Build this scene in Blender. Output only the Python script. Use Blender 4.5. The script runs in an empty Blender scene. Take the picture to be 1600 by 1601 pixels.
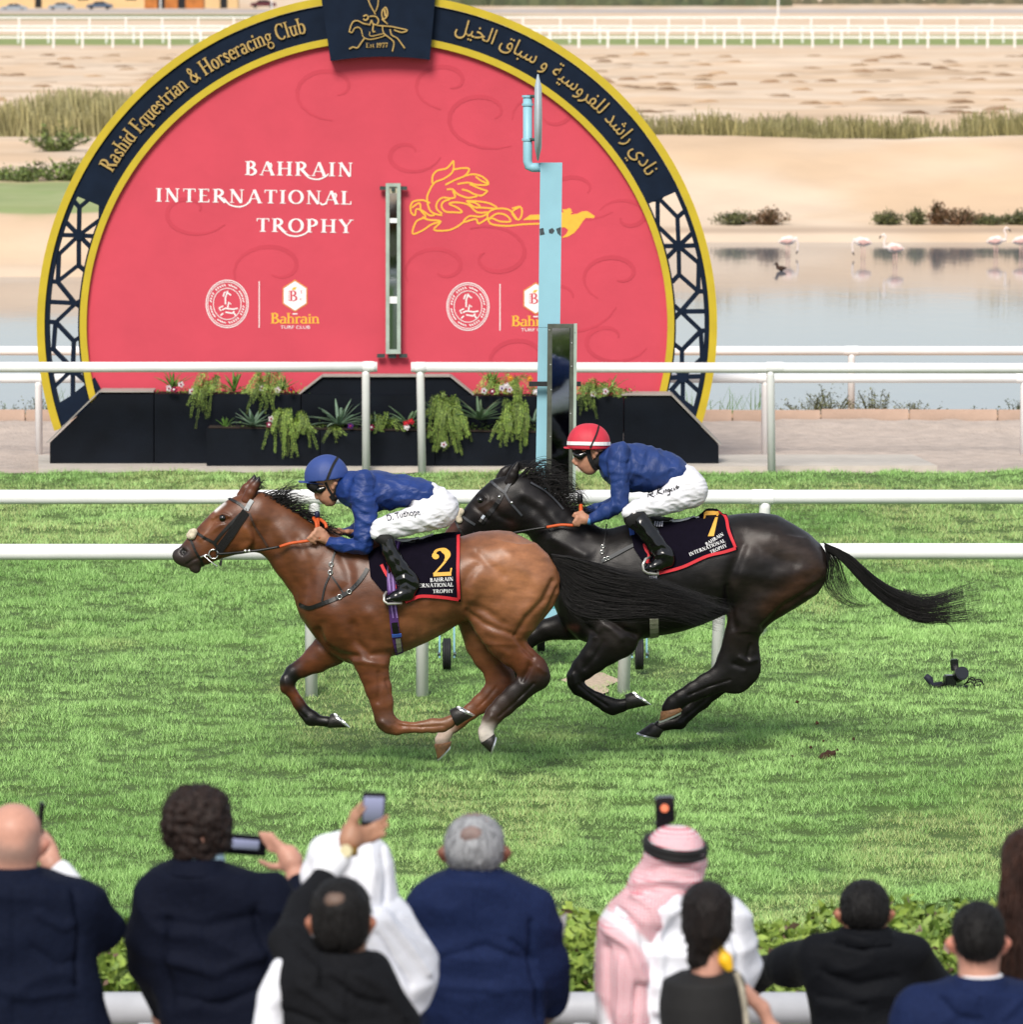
import bpy, bmesh, math, random
import numpy as np
from mathutils import Vector, noise as mnoise
from mathutils.bvhtree import BVHTree

random.seed(7)
rng = np.random.default_rng(7)
scene = bpy.context.scene
COL = scene.collection

# ------------------------------------------------------------------ camera
CAM_H, FOC, CX, CY, HORIZON = 5.15, 9000.0, 800.0, 800.5, -20.0
PITCH = math.atan((CY - HORIZON) / FOC)
cam_data = bpy.data.cameras.new('camera')
cam = bpy.data.objects.new('camera', cam_data)
COL.objects.link(cam)
cam.location = (0, 0, CAM_H)
cam.rotation_euler = (math.pi / 2 - PITCH, 0, 0)
cam_data.sensor_width = 36
cam_data.lens = 36 * FOC / 1600
cam_data.clip_start = 0.5
cam_data.clip_end = 6000
cam_data.dof.use_dof = True
cam_data.dof.focus_distance = 38.6
cam_data.dof.aperture_fstop = 7.3
scene.camera = cam

# ------------------------------------------------------------------ light
SUN_EL, SUN_AZ = math.radians(42), math.radians(14)      # veiled sun behind the camera, a little to the left
world = bpy.data.worlds.new('World')
scene.world = world
world.use_nodes = True
nt = world.node_tree
sky = nt.nodes.new('ShaderNodeTexSky')
sky.sky_type = 'NISHITA'
sky.sun_disc = False
sky.sun_elevation = SUN_EL
sky.sun_rotation = math.pi + SUN_AZ
sky.dust_density = 0.6
sky.air_density = 1.0
bg = nt.nodes['Background']
bg.inputs['Strength'].default_value = 0.115
veil = nt.nodes.new('ShaderNodeMix')          # thin even evening cloud over the clear sky
veil.data_type = 'RGBA'
veil.inputs[0].default_value = 0.9
veil.inputs[7].default_value = (1.08, 1.10, 1.16, 1)
nt.links.new(sky.outputs[0], veil.inputs[6])
nt.links.new(veil.outputs[2], bg.inputs[0])
sun_data = bpy.data.lights.new('sun', 'SUN')
sun_data.energy = 0.9
sun_data.angle = math.radians(22)
sun_data.color = (1.0, 0.93, 0.84)
sun = bpy.data.objects.new('sun', sun_data)
COL.objects.link(sun)
sd = Vector((-math.sin(SUN_AZ) * math.cos(SUN_EL), -math.cos(SUN_AZ) * math.cos(SUN_EL), math.sin(SUN_EL)))
sun.rotation_euler = sd.to_track_quat('Z', 'Y').to_euler()
sun.location = (0, -40, 60)
scene.view_settings.view_transform = 'Standard'
scene.view_settings.look = 'None'
scene.view_settings.gamma = 1
scene.view_settings.use_curve_mapping = False
scene.view_settings.exposure = 2.17
scene.render.engine = 'CYCLES'
scene.cycles.max_bounces = 6
scene.cycles.use_denoising = True

# ------------------------------------------------------------------ photo pixel -> world
_ct, _st = math.cos(PITCH), math.sin(PITCH)


def ray(px, py):
    x = (px - CX) / FOC
    y = -(py - CY) / FOC
    return Vector((x, y * _st + _ct, y * _ct - _st))


def at(px, py, Y):
    d = ray(px, py)
    t = Y / d.y
    return Vector((d.x * t, Y, CAM_H + d.z * t))


def gnd(px, py, z=0.0):
    d = ray(px, py)
    t = (z - CAM_H) / d.z
    return Vector((d.x * t, d.y * t, z))


def to_px(v):
    """world points (n,3) -> photo pixels (n,2)"""
    v = np.asarray(v, dtype=np.float64)
    dz = v[:, 2] - CAM_H
    f = v[:, 1] * _ct - dz * _st
    u = v[:, 1] * _st + dz * _ct
    return np.stack([CX + FOC * v[:, 0] / f, CY - FOC * u / f], 1)


class Crop:
    """coordinates read off an enlarged piece of the photograph"""
    def __init__(self, ox, oy, s):
        self.o, self.s = (ox, oy), s

    def __call__(self, x, y):
        return (self.o[0] + x / self.s, self.o[1] + y / self.s)


PX = Crop(0, 0, 1.0)

# ------------------------------------------------------------------ materials


def lin(c):
    if isinstance(c, str):
        c = c.lstrip('#')
        c = [int(c[i:i + 2], 16) / 255 for i in (0, 2, 4)]
        return tuple(x / 12.92 if x <= 0.04045 else ((x + 0.055) / 1.055) ** 2.4 for x in c)
    return tuple(c)


MATS = {}


def mat(name, col, rough=0.6, var=0.12, scale=8.0, bump=0.0, bscale=None, metal=0.0, spec=0.5, coat=0.0,
        attr=None, stretch=None, sheen=0.0, var2=None, col2=None, trans=0.0, detail=4.0, bdist=0.01):
    if name in MATS:
        return MATS[name]
    m = bpy.data.materials.new(name)
    m.use_nodes = True
    n, l = m.node_tree.nodes, m.node_tree.links
    b = n['Principled BSDF']
    b.inputs['Roughness'].default_value = rough
    b.inputs['Metallic'].default_value = metal
    b.inputs['Specular IOR Level'].default_value = spec
    b.inputs['Coat Weight'].default_value = coat
    b.inputs['Sheen Weight'].default_value = sheen
    if trans:
        b.inputs['Transmission Weight'].default_value = trans
    c = lin(col)
    tc = n.new('ShaderNodeTexCoord')
    vec = tc.outputs['Object']
    if stretch:
        mp = n.new('ShaderNodeMapping')
        mp.inputs['Scale'].default_value = stretch
        l.new(vec, mp.inputs['Vector'])
        vec = mp.outputs['Vector']
    ns = n.new('ShaderNodeTexNoise')
    ns.inputs['Scale'].default_value = scale
    ns.inputs['Detail'].default_value = detail
    l.new(vec, ns.inputs['Vector'])
    rmp = n.new('ShaderNodeValToRGB')
    rmp.color_ramp.elements[0].position = 0.3
    rmp.color_ramp.elements[1].position = 0.7
    if attr:
        rmp.color_ramp.elements[0].color = (1 - var,) * 3 + (1,)
        rmp.color_ramp.elements[1].color = (1 + var,) * 3 + (1,)
        a = n.new('ShaderNodeAttribute')
        a.attribute_name = attr
        mx = n.new('ShaderNodeMix')
        mx.data_type = 'RGBA'
        mx.blend_type = 'MULTIPLY'
        mx.inputs[0].default_value = 1
        l.new(a.outputs['Color'], mx.inputs[6])
        l.new(rmp.outputs[0], mx.inputs[7])
        l.new(ns.outputs[0], rmp.inputs[0])
        l.new(mx.outputs[2], b.inputs['Base Color'])
    else:
        c2 = lin(col2) if col2 else tuple(min(1, x * (1 + var)) for x in c)
        c1 = c if col2 else tuple(x * (1 - var) for x in c)
        rmp.color_ramp.elements[0].color = (*c1, 1)
        rmp.color_ramp.elements[1].color = (*c2, 1)
        l.new(ns.outputs[0], rmp.inputs[0])
        l.new(rmp.outputs[0], b.inputs['Base Color'])
    if bump:
        nb = n.new('ShaderNodeTexNoise')
        nb.inputs['Scale'].default_value = bscale or scale * 4
        nb.inputs['Detail'].default_value = 3
        l.new(vec, nb.inputs['Vector'])
        bp = n.new('ShaderNodeBump')
        bp.inputs['Strength'].default_value = bump
        bp.inputs['Distance'].default_value = bdist
        l.new(nb.outputs[0], bp.inputs['Height'])
        l.new(bp.outputs[0], b.inputs['Normal'])
    MATS[name] = m
    return m

# ------------------------------------------------------------------ objects


def tag(o, label=None, cat=None, group=None, kind=None):
    if label:
        o['label'] = label
    if cat:
        o['category'] = cat
    if group:
        o['group'] = group
    if kind:
        o['kind'] = kind
    return o


def thing(name, label, cat, loc=(0, 0, 0), group=None):
    o = bpy.data.objects.new(name, None)
    o.empty_display_size = 0.2
    COL.objects.link(o)
    o.location = loc
    return tag(o, label, cat, group)


def link(name, me, m=None, parent=None, local=False):
    o = bpy.data.objects.new(name, me)
    COL.objects.link(o)
    if m is not None:
        for mm in (m if isinstance(m, (list, tuple)) else [m]):
            me.materials.append(mm)
    if parent is not None:
        o.parent = parent
        if not local and parent.type == 'EMPTY':
            o.location = -Vector(parent.location)
    return o


def mesh_np(name, v, f, smooth=True):
    """v (n,3); f (m,3) or (m,4) array or list of tuples"""
    me = bpy.data.meshes.new(name)
    if isinstance(f, np.ndarray):
        v = np.asarray(v, dtype=np.float32)
        k = f.shape[1]
        me.vertices.add(len(v))
        me.vertices.foreach_set('co', v.ravel())
        me.loops.add(f.size)
        me.loops.foreach_set('vertex_index', f.astype(np.int32).ravel())
        me.polygons.add(len(f))
        me.polygons.foreach_set('loop_start', np.arange(0, f.size, k, dtype=np.int32))
        me.update(calc_edges=True)
    else:
        me.from_pydata([tuple(p) for p in v], [], f)
        me.update()
    me.polygons.foreach_set('use_smooth', [smooth] * len(me.polygons))
    return me


def set_col(me, cols, name='coat'):
    a = me.color_attributes.new(name, 'FLOAT_COLOR', 'POINT')
    c = np.ones((len(me.vertices), 4), dtype=np.float32)
    c[:, :3] = cols
    a.data.foreach_set('color', c.ravel())


class MB:
    """collects simple solids into one mesh"""
    def __init__(self):
        self.v, self.f = [], []

    def add(self, vs, fs):
        o = len(self.v)
        self.v += [Vector(p) for p in vs]
        self.f += [tuple(i + o for i in q) for q in fs]
        return self

    def box(self, c, size, rz=0.0, rx=0.0, ry=0.0, bev=0.0):
        hx, hy, hz = [s / 2 for s in size]
        if bev <= 0:
            vs = [(x, y, z) for x in (-hx, hx) for y in (-hy, hy) for z in (-hz, hz)]
            fs = [(0, 1, 3, 2), (4, 6, 7, 5), (0, 4, 5, 1), (2, 3, 7, 6), (0, 2, 6, 4), (1, 5, 7, 3)]
        else:
            bm = bmesh.new()
            bmesh.ops.create_cube(bm, size=1)
            for q in bm.verts:
                q.co = (q.co.x * size[0], q.co.y * size[1], q.co.z * size[2])
            bmesh.ops.bevel(bm, geom=list(bm.edges), offset=bev, segments=2, affect='EDGES')
            bm.verts.index_update()
            vs = [tuple(q.co) for q in bm.verts]
            fs = [tuple(q.index for q in p.verts) for p in bm.faces]
            bm.free()
        from mathutils import Euler
        R = Euler((rx, ry, rz)).to_matrix()
        return self.add([R @ Vector(p) + Vector(c) for p in vs], fs)

    def tube(self, pts, r, n=10, cap=True):
        pts = [Vector(p) for p in pts]
        rs = r if isinstance(r, (list, tuple)) else [r] * len(pts)
        vs, fs = [], []
        up = None
        for i, p in enumerate(pts):
            d = (pts[min(i + 1, len(pts) - 1)] - pts[max(i - 1, 0)])
            d = d.normalized() if d.length > 1e-9 else Vector((0, 0, 1))
            if up is None:
                up = Vector((0, 0, 1)) if abs(d.z) < 0.9 else Vector((0, 1, 0))
            a = d.cross(up).normalized()
            b = a.cross(d).normalized()
            up = b
            for k in range(n):
                t = 2 * math.pi * k / n
                vs.append(p + (a * math.cos(t) + b * math.sin(t)) * rs[i])
        for i in range(len(pts) - 1):
            for k in range(n):
                fs.append((i * n + k, i * n + (k + 1) % n, (i + 1) * n + (k + 1) % n, (i + 1) * n + k))
        if cap:
            fs.append(tuple(range(n - 1, -1, -1)))
            fs.append(tuple((len(pts) - 1) * n + k for k in range(n)))
        return self.add(vs, fs)

    def lathe(self, prof, c=(0, 0, 0), n=20, axis='Z'):
        """prof: list of (radius, height) along axis"""
        vs, fs = [], []
        for (r, h) in prof:
            for k in range(n):
                t = 2 * math.pi * k / n
                p = (r * math.cos(t), r * math.sin(t), h)
                if axis == 'Y':
                    p = (p[0], p[2], p[1])
                elif axis == 'X':
                    p = (p[2], p[0], p[1])
                vs.append(Vector(p) + Vector(c))
        for i in range(len(prof) - 1):
            for k in range(n):
                fs.append((i * n + k, i * n + (k + 1) % n, (i + 1) * n + (k + 1) % n, (i + 1) * n + k))
        fs.append(tuple(range(n)))
        fs.append(tuple((len(prof) - 1) * n + k for k in range(n)))
        return self.add(vs, fs)

    def mesh(self, name, smooth=False):
        me = bpy.data.meshes.new(name)
        me.from_pydata([tuple(p) for p in self.v], [], self.f)
        bm = bmesh.new()
        bm.from_mesh(me)
        bmesh.ops.recalc_face_normals(bm, faces=bm.faces)
        bm.to_mesh(me)
        bm.free()
        if smooth:
            for p in me.polygons:
                p.use_smooth = len(p.vertices) <= 4
        return me

    def build(self, name, m, parent=None, smooth=False, local=False):
        return link(name, self.mesh(name, smooth), m, parent, local)

# ------------------------------------------------------------------ implicit modelling: bodies as one continuous surface


def surface_nets(g, org, res):
    s = g < 0
    sh = np.array(g.shape) - 1
    C = [(i, j, k) for i in (0, 1) for j in (0, 1) for k in (0, 1)]

    def view(a, c):
        return a[c[0]:c[0] + sh[0], c[1]:c[1] + sh[1], c[2]:c[2] + sh[2]]
    cnt = np.zeros(sh, dtype=np.uint8)
    for c in C:
        cnt += view(s, c)
    m = (cnt > 0) & (cnt < 8)
    idx = np.argwhere(m)
    num = np.full(sh, -1, dtype=np.int64)
    num[m] = np.arange(len(idx))
    val = np.stack([g[idx[:, 0] + c[0], idx[:, 1] + c[1], idx[:, 2] + c[2]] for c in C], 1)
    acc = np.zeros((len(idx), 3))
    n = np.zeros(len(idx))
    for a in range(8):
        for b in range(a + 1, 8):
            d = np.array(C[b]) - np.array(C[a])
            if np.abs(d).sum() != 1:
                continue
            va, vb = val[:, a], val[:, b]
            x = (va < 0) != (vb < 0)
            t = np.where(x, va / np.where(x, va - vb, 1), 0)
            acc += np.where(x[:, None], np.array(C[a]) + t[:, None] * d, 0)
            n += x
    v = (idx + acc / n[:, None]) * res + org
    quads = []
    for ax in range(3):
        o1, o2 = [(1, 2), (2, 0), (0, 1)][ax]
        sl0 = [slice(1, -1)] * 3
        sl0[ax] = slice(0, -1)
        sl1 = [slice(1, -1)] * 3
        sl1[ax] = slice(1, None)
        a, b = s[tuple(sl0)], s[tuple(sl1)]
        for flip, msk in ((False, a & ~b), (True, ~a & b)):
            e = np.argwhere(msk)
            if not len(e):
                continue
            base = e.copy()
            for q in range(3):
                if q != ax:
                    base[:, q] += 1
            def cell(d1, d2):
                c = base.copy()
                c[:, o1] -= d1
                c[:, o2] -= d2
                return num[c[:, 0], c[:, 1], c[:, 2]]
            qd = np.stack([cell(1, 1), cell(0, 1), cell(0, 0), cell(1, 0)], 1)
            quads.append(qd[:, ::-1] if flip else qd)
    f = np.concatenate(quads)
    f = f[(f >= 0).all(1)]
    return v, f


class Body:
    def __init__(self, res=0.01):
        self.res, self.ch, self.cuts = res, [], []

    def chain(self, st, k=0.03, col=None, lat=(0, 1, 0)):
        """st: list of (center Vector, in-plane radius, lateral radius)"""
        self.ch.append((st, k, col, np.array(lat, dtype=np.float64)))
        return self

    def outline(self, C, Y, st, k=0.03, col=None, shrink=0.0):
        """st: (x1,y1,x2,y2,lateral[,depth offset]) pairs of outline points read from the photograph"""
        out = []
        for q in st:
            yo = q[5] if len(q) > 5 else 0.0
            a = at(*C(q[0], q[1]), Y + yo)
            b = at(*C(q[2], q[3]), Y + yo)
            out.append(((a + b) / 2, max(0.004, (a - b).length / 2 - shrink), max(0.004, q[4] - shrink)))
        return self.chain(out, k, col)

    def tube(self, C, Y, pts, k=0.02, col=None, shrink=0.0):
        """pts: (x, y, depth offset, radius in metres)"""
        return self.chain([(at(*C(p[0], p[1]), Y + p[2]), p[3] - shrink, p[3] - shrink) for p in pts], k, col)

    def loft(self, C, Y, st, k=0.03, col=None, shrink=0.0, p=2.0, dy=0.0):
        """upright form from horizontal slices: (x1, y, x2, depth radius[, depth offset]) in photo coordinates"""
        out = []
        for q in st:
            a, b = at(*C(q[0], q[1]), Y), at(*C(q[2], q[1]), Y)
            c = (a + b) / 2
            c.y += dy + (q[4] if len(q) > 4 else 0)
            out.append((c, max(.006, (a - b).length / 2 - shrink), max(.006, q[3] - shrink)))
        out.sort(key=lambda o: o[0].z)
        self.ch.append((out, k, col, ('loft', p, shrink)))
        return self

    def loftx(self, Y, st, k=0.03, col=None, p=2.0, dy=0.0):
        """trunk from upright slices: (x, y_top, y_bottom, half width) in photo px"""
        out = []
        for q in st:
            a, b = at(q[0], q[1], Y + dy), at(q[0], q[2], Y + dy)
            out.append(((a + b) / 2, (a - b).length / 2, q[3]))
        self.ch.append((out, k, col, ('loftx', p, 0.0)))
        return self

    @staticmethod
    def _slice(P, st, spec):
        if spec[0] == 'loftx':
            x = P[..., 0]
            xs = [s[0].x for s in st]
            I = lambda f: np.interp(x, xs, [f(s) for s in st]).astype(np.float32)
            rz, ry = I(lambda s: s[1]), I(lambda s: s[2])
            q = (np.abs((P[..., 2] - I(lambda s: s[0].z)) / rz) ** spec[1] + np.abs((P[..., 1] - I(lambda s: s[0].y)) / ry) ** spec[1]) ** (1 / spec[1])
            return np.maximum((q - 1) * np.minimum(rz, ry), np.maximum(x - xs[-1], xs[0] - x)).astype(np.float32)
        z = P[..., 2]
        zs = [s[0].z for s in st]
        I = lambda f: np.interp(z, zs, [f(s) for s in st]).astype(np.float32)
        rx, ry = I(lambda s: s[1]), I(lambda s: s[2])
        p = spec[1]
        q = (np.abs((P[..., 0] - I(lambda s: s[0].x)) / rx) ** p + np.abs((P[..., 1] - I(lambda s: s[0].y)) / ry) ** p) ** (1 / p)
        d = (q - 1) * np.minimum(rx, ry)
        return np.maximum(d, np.maximum(z - zs[-1] + spec[2], zs[0] - z)).astype(np.float32)

    def ball(self, c, rx, ry, rz, k=0.02, col=None):
        c = Vector(c)
        if rx >= rz:
            e = max(0.0, rx - rz)
            return self.chain([(c - Vector((e, 0, 0)), rz, ry), (c + Vector((e, 0, 0)), rz, ry)], k, col)
        e = rz - rx
        return self.chain([(c - Vector((0, 0, e)), rx, ry), (c + Vector((0, 0, e)), rx, ry)], k, col)

    def cut(self, p, n):
        """keep the side the normal n points away from"""
        self.cuts.append((np.array(p, dtype=np.float64), np.array(Vector(n).normalized(), dtype=np.float64)))
        return self

    @staticmethod
    def _seg(P, a, b, lat):
        A, B = np.array(a[0], dtype=np.float32), np.array(b[0], dtype=np.float32)
        ab = B - A
        L2 = float(ab @ ab)
        V = P - A
        t = np.clip((V @ ab) / L2, 0, 1) if L2 > 1e-12 else np.zeros(P.shape[:-1], np.float32)
        V = V - t[..., None] * ab
        r = a[1] + (b[1] - a[1]) * t
        w = a[2] + (b[2] - a[2]) * t
        ly = V @ lat.astype(np.float32)
        q = r / w
        d2 = (V * V).sum(-1) + ly * ly * (q * q - 1)
        return (np.sqrt(np.maximum(d2, 0)) - r) * np.minimum(1, w / r)

    def build(self):
        res = self.res
        lo = np.min([np.min([np.array(s[0]) - max(s[1], s[2]) for s in c[0]], 0) for c in self.ch], 0) - 4 * res
        hi = np.max([np.max([np.array(s[0]) + max(s[1], s[2]) for s in c[0]], 0) for c in self.ch], 0) + 4 * res
        dim = np.ceil((hi - lo) / res).astype(int) + 1
        g = np.full(dim, 1.0, dtype=np.float32)
        ax = [lo[i] + res * np.arange(dim[i]) for i in range(3)]
        for st, k, col, lat in self.ch:
            m = k + 3 * res
            clo = np.min([np.array(s[0]) - max(s[1], s[2]) for s in st], 0) - m
            chi = np.max([np.array(s[0]) + max(s[1], s[2]) for s in st], 0) + m
            i0 = np.maximum(0, np.floor((clo - lo) / res).astype(int))
            i1 = np.minimum(dim, np.ceil((chi - lo) / res).astype(int) + 1)
            loc = np.full(i1 - i0, 1.0, dtype=np.float32)
            if isinstance(lat, tuple):
                P = np.stack(np.meshgrid(*[ax[q][i0[q]:i1[q]] for q in range(3)], indexing='ij'), -1).astype(np.float32)
                loc = self._slice(P, st, lat)
                st = []
            for a, b in (zip(st[:-1], st[1:]) if len(st) != 1 else [(st[0], st[0])]):
                R = max(a[1], a[2], b[1], b[2]) + m
                slo = np.minimum(np.array(a[0]), np.array(b[0])) - R
                shi = np.maximum(np.array(a[0]), np.array(b[0])) + R
                j0 = np.maximum(i0, np.floor((slo - lo) / res).astype(int))
                j1 = np.minimum(i1, np.ceil((shi - lo) / res).astype(int) + 1)
                if (j1 <= j0).any():
                    continue
                P = np.stack(np.meshgrid(*[ax[q][j0[q]:j1[q]] for q in range(3)], indexing='ij'), -1).astype(np.float32)
                d = self._seg(P, a, b, lat)
                sl = tuple(slice(j0[q] - i0[q], j1[q] - i0[q]) for q in range(3))
                o = loc[sl]
                kk = min(0.012, k)
                h = np.maximum(kk - np.abs(o - d), 0) / kk
                loc[sl] = np.minimum(o, d) - h * h * kk * 0.25
            sl = tuple(slice(i0[q], i1[q]) for q in range(3))
            o = g[sl]
            h = np.maximum(k - np.abs(o - loc), 0) / k
            g[sl] = np.minimum(o, loc) - h * h * k * 0.25
        for p, n in self.cuts:
            d = ((ax[0] - p[0]) * n[0])[:, None, None] + ((ax[1] - p[1]) * n[1])[None, :, None] + ((ax[2] - p[2]) * n[2])[None, None, :]
            g = np.maximum(g, d.astype(np.float32))
        v, f = surface_nets(g, lo, res)
        self.v, self.f = v, f
        return v, f

    def colours(self, v, default, sig=0.012):
        W = np.full(len(v), 1e-9)
        Cc = np.zeros((len(v), 3))
        P = v.astype(np.float32)
        for st, k, col, lat in self.ch:
            if isinstance(lat, tuple):
                w = np.exp(-np.clip(self._slice(P, st, lat), -0.05, 0.4) / sig)
                W += w
                Cc += w[:, None] * np.array(col or default)
                continue
            pairs = list(zip(st[:-1], st[1:])) if len(st) > 1 else [(st[0], st[0])]
            for i, (a, b) in enumerate(pairs):
                c = col[min(i, len(col) - 1)] if isinstance(col, list) else (col or default)
                d = self._seg(P, a, b, lat)
                w = np.exp(-np.clip(d, -0.05, 0.4) / sig)
                W += w
                Cc += w[:, None] * np.array(c)
        return Cc / W[:, None]


def vnormals(v, f):
    a = v[f[:, 2]] - v[f[:, 0]]
    b = v[f[:, 3]] - v[f[:, 1]]
    fn = np.cross(a, b)
    n = np.zeros_like(v)
    for i in range(4):
        np.add.at(n, f[:, i], fn)
    return n / np.maximum(1e-12, np.linalg.norm(n, axis=1))[:, None]


def relax(v, f, it=2, lam=0.5):
    e = np.concatenate([f[:, [0, 1]], f[:, [1, 2]], f[:, [2, 3]], f[:, [3, 0]]])
    for _ in range(it):
        s = np.zeros_like(v)
        c = np.zeros(len(v))
        np.add.at(s, e[:, 0], v[e[:, 1]])
        np.add.at(c, e[:, 0], 1)
        v = v + lam * (s / np.maximum(c, 1)[:, None] - v)
    return v


def seg_dist(P, poly):
    """distance of 2d points to a polyline, and the parameter along it"""
    best = np.full(len(P), 1e9)
    for (a, b) in zip(poly[:-1], poly[1:]):
        a, b = np.array(a, float), np.array(b, float)
        ab = b - a
        t = np.clip(((P - a) @ ab) / max(1e-9, ab @ ab), 0, 1)
        best = np.minimum(best, np.linalg.norm(P - a - t[:, None] * ab, axis=1))
    return best


def sculpt(v, f, marks, side=-1, gain=1.0):
    """marks: (crop, polyline, half width in photo px, height in metres): grooves (-) and ridges (+) on the camera side"""
    n = vnormals(v, f)
    p = to_px(v)
    face = np.clip(-n[:, 1] * 2.0, 0, 1) if side < 0 else np.ones(len(v))
    d = np.zeros(len(v))
    for C, poly, w, h in marks:
        q = [C(*xy) for xy in poly]
        dd = seg_dist(p, q)
        d += gain * h * np.exp(-(dd / w) ** 2)
    return v + n * (d * face)[:, None]


def wrinkle(v, f, amp, sc, seed=0.0):
    n = vnormals(v, f)
    d = np.array([mnoise.noise(Vector((p[0] * sc[0] + seed, p[1] * sc[1], p[2] * sc[2]))) for p in v])
    d = 1 - 2 * np.abs(d) * 1.6
    return v + n * (d * amp)[:, None]


def bvh_of(v, f):
    return BVHTree.FromPolygons([tuple(p) for p in v], [tuple(int(i) for i in q) for q in f])


def hit(bvhs, px, py, Yfall, off=0.006):
    """nearest surface under a photo pixel, pushed out by off"""
    d = ray(px, py).normalized()
    best = None
    for b in bvhs:
        loc, nor, i, dist = b.ray_cast(cam.location, d)
        if loc is not None and (best is None or dist < best[1]):
            best = (loc, dist, nor)
    if best is None:
        return at(px, py, Yfall), Vector((0, -1, 0))
    n = best[2]
    if n.dot(d) > 0:
        n = -n
    return best[0] + n * off, n


def resample(pts, n):
    P = np.array(pts, float)
    s = np.concatenate([[0], np.cumsum(np.linalg.norm(np.diff(P, axis=0), axis=1))])
    t = np.linspace(0, s[-1], n)
    return [tuple(np.interp(t, s, P[:, i]) for i in range(P.shape[1]))] if n == 1 else \
        list(zip(*[np.interp(t, s, P[:, i]) for i in range(P.shape[1])]))


def smooth_poly(pts, n):
    """Catmull-Rom through the points"""
    P = [np.array(p, float) for p in pts]
    P = [2 * P[0] - P[1]] + P + [2 * P[-1] - P[-2]]
    out = []
    for i in range(1, len(P) - 2):
        for t in np.linspace(0, 1, n, endpoint=False):
            a, b, c, d = P[i - 1], P[i], P[i + 1], P[i + 2]
            out.append(tuple(0.5 * (2 * b + (c - a) * t + (2 * a - 5 * b + 4 * c - d) * t * t + (3 * b - 3 * c + d - a) * t ** 3)))
    out.append(tuple(P[-2]))
    return out


def strap(mb, bvhs, C, poly, width, Yfall, thick=0.006, off=0.004, step=5.0):
    """a flat strap lying on a surface along a line in the photograph"""
    q = [C(*p) for p in poly]
    L = sum(math.dist(a, b) for a, b in zip(q[:-1], q[1:]))
    q = resample(smooth_poly(q, 6) if len(q) > 2 else q, max(3, int(L / step)))
    pts = [hit(bvhs, *p, Yfall, off) for p in q]
    lastY = None
    vs, fs = [], []
    for i, (p, n) in enumerate(pts):
        d = (pts[min(i + 1, len(pts) - 1)][0] - pts[max(i - 1, 0)][0]).normalized()
        s = d.cross(n)
        if s.length < 1e-6:
            s = Vector((0, 0, 1))
        s = s.normalized() * width / 2
        vs += [p - s, p + s, p + s + n * thick, p - s + n * thick]
    for i in range(len(pts) - 1):
        for k in range(4):
            a, b = i * 4 + k, i * 4 + (k + 1) % 4
            fs.append((a, b, b + 4, a + 4))
    fs.append((0, 1, 2, 3))
    e = (len(pts) - 1) * 4
    fs.append((e, e + 1, e + 2, e + 3))
    mb.add(vs, fs)
    return mb


# ------------------------------------------------------------------ flat shapes given in the photograph's picture of a vertical plane
def slab(mb, polys, Y, depth, eps=0.0005, C=PX, base=0.0):
    """polys (2d, photo px) on the plane Y, raised towards the camera by depth"""
    for i, poly in enumerate(polys):
        y1 = Y - depth - eps * (i % 23)
        q = [C(*p) for p in poly]
        fr = [at(*p, y1) for p in q]
        bk = [Vector((p.x, Y - base, p.z)) for p in fr]
        n = len(q)
        mb.add(fr + bk, [tuple(range(n))] + [(k, (k + 1) % n, n + (k + 1) % n, n + k) for k in range(n)])
    return mb


def stroke(pts, w):
    """polyline with widths -> list of quads (2d)"""
    ws = w if isinstance(w, (list, tuple)) else [w] * len(pts)
    L, R = [], []
    for i, p in enumerate(pts):
        a, b = pts[max(i - 1, 0)], pts[min(i + 1, len(pts) - 1)]
        dx, dy = b[0] - a[0], b[1] - a[1]
        l = math.hypot(dx, dy) or 1
        nx, ny = -dy / l * ws[i] / 2, dx / l * ws[i] / 2
        L.append((p[0] + nx, p[1] + ny))
        R.append((p[0] - nx, p[1] - ny))
    return [[L[i], L[i + 1], R[i + 1], R[i]] for i in range(len(pts) - 1)]


def arc(cx, cy, rx, ry, a0, a1, n=12):
    return [(cx + rx * math.cos(math.radians(a0 + (a1 - a0) * i / n)), cy + ry * math.sin(math.radians(a0 + (a1 - a0) * i / n))) for i in range(n + 1)]


# ---- a small serif alphabet drawn with thick and thin strokes: unit capital height, y up
TK, TN = 0.17, 0.065


def _bow(cx, cy, rx, ry, a0, a1, tk=TK, tn=TN, n=12):
    p = arc(cx, cy, rx, ry, a0, a1, n)
    w = [tn + (tk - tn) * abs(math.cos(math.radians(a0 + (a1 - a0) * i / n))) for i in range(n + 1)]
    return stroke(p, w)


def _stem(x, y0=0.0, y1=1.0, w=TK, s0=True, s1=True):
    q = stroke([(x, y0), (x, y1)], w)
    sw = w / 2 + 0.09
    if s0:
        q += [[(x - sw, y0), (x + sw, y0), (x + sw, y0 + 0.05), (x - sw, y0 + 0.05)]]
    if s1:
        q += [[(x - sw, y1 - 0.05), (x + sw, y1 - 0.05), (x + sw, y1), (x - sw, y1)]]
    return q


def _ln(x0, y0, x1, y1, w):
    return stroke([(x0, y0), (x1, y1)], w)


def _bx(x0, y0, x1, y1):
    return [[(x0, y0), (x1, y0), (x1, y1), (x0, y1)]]


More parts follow.
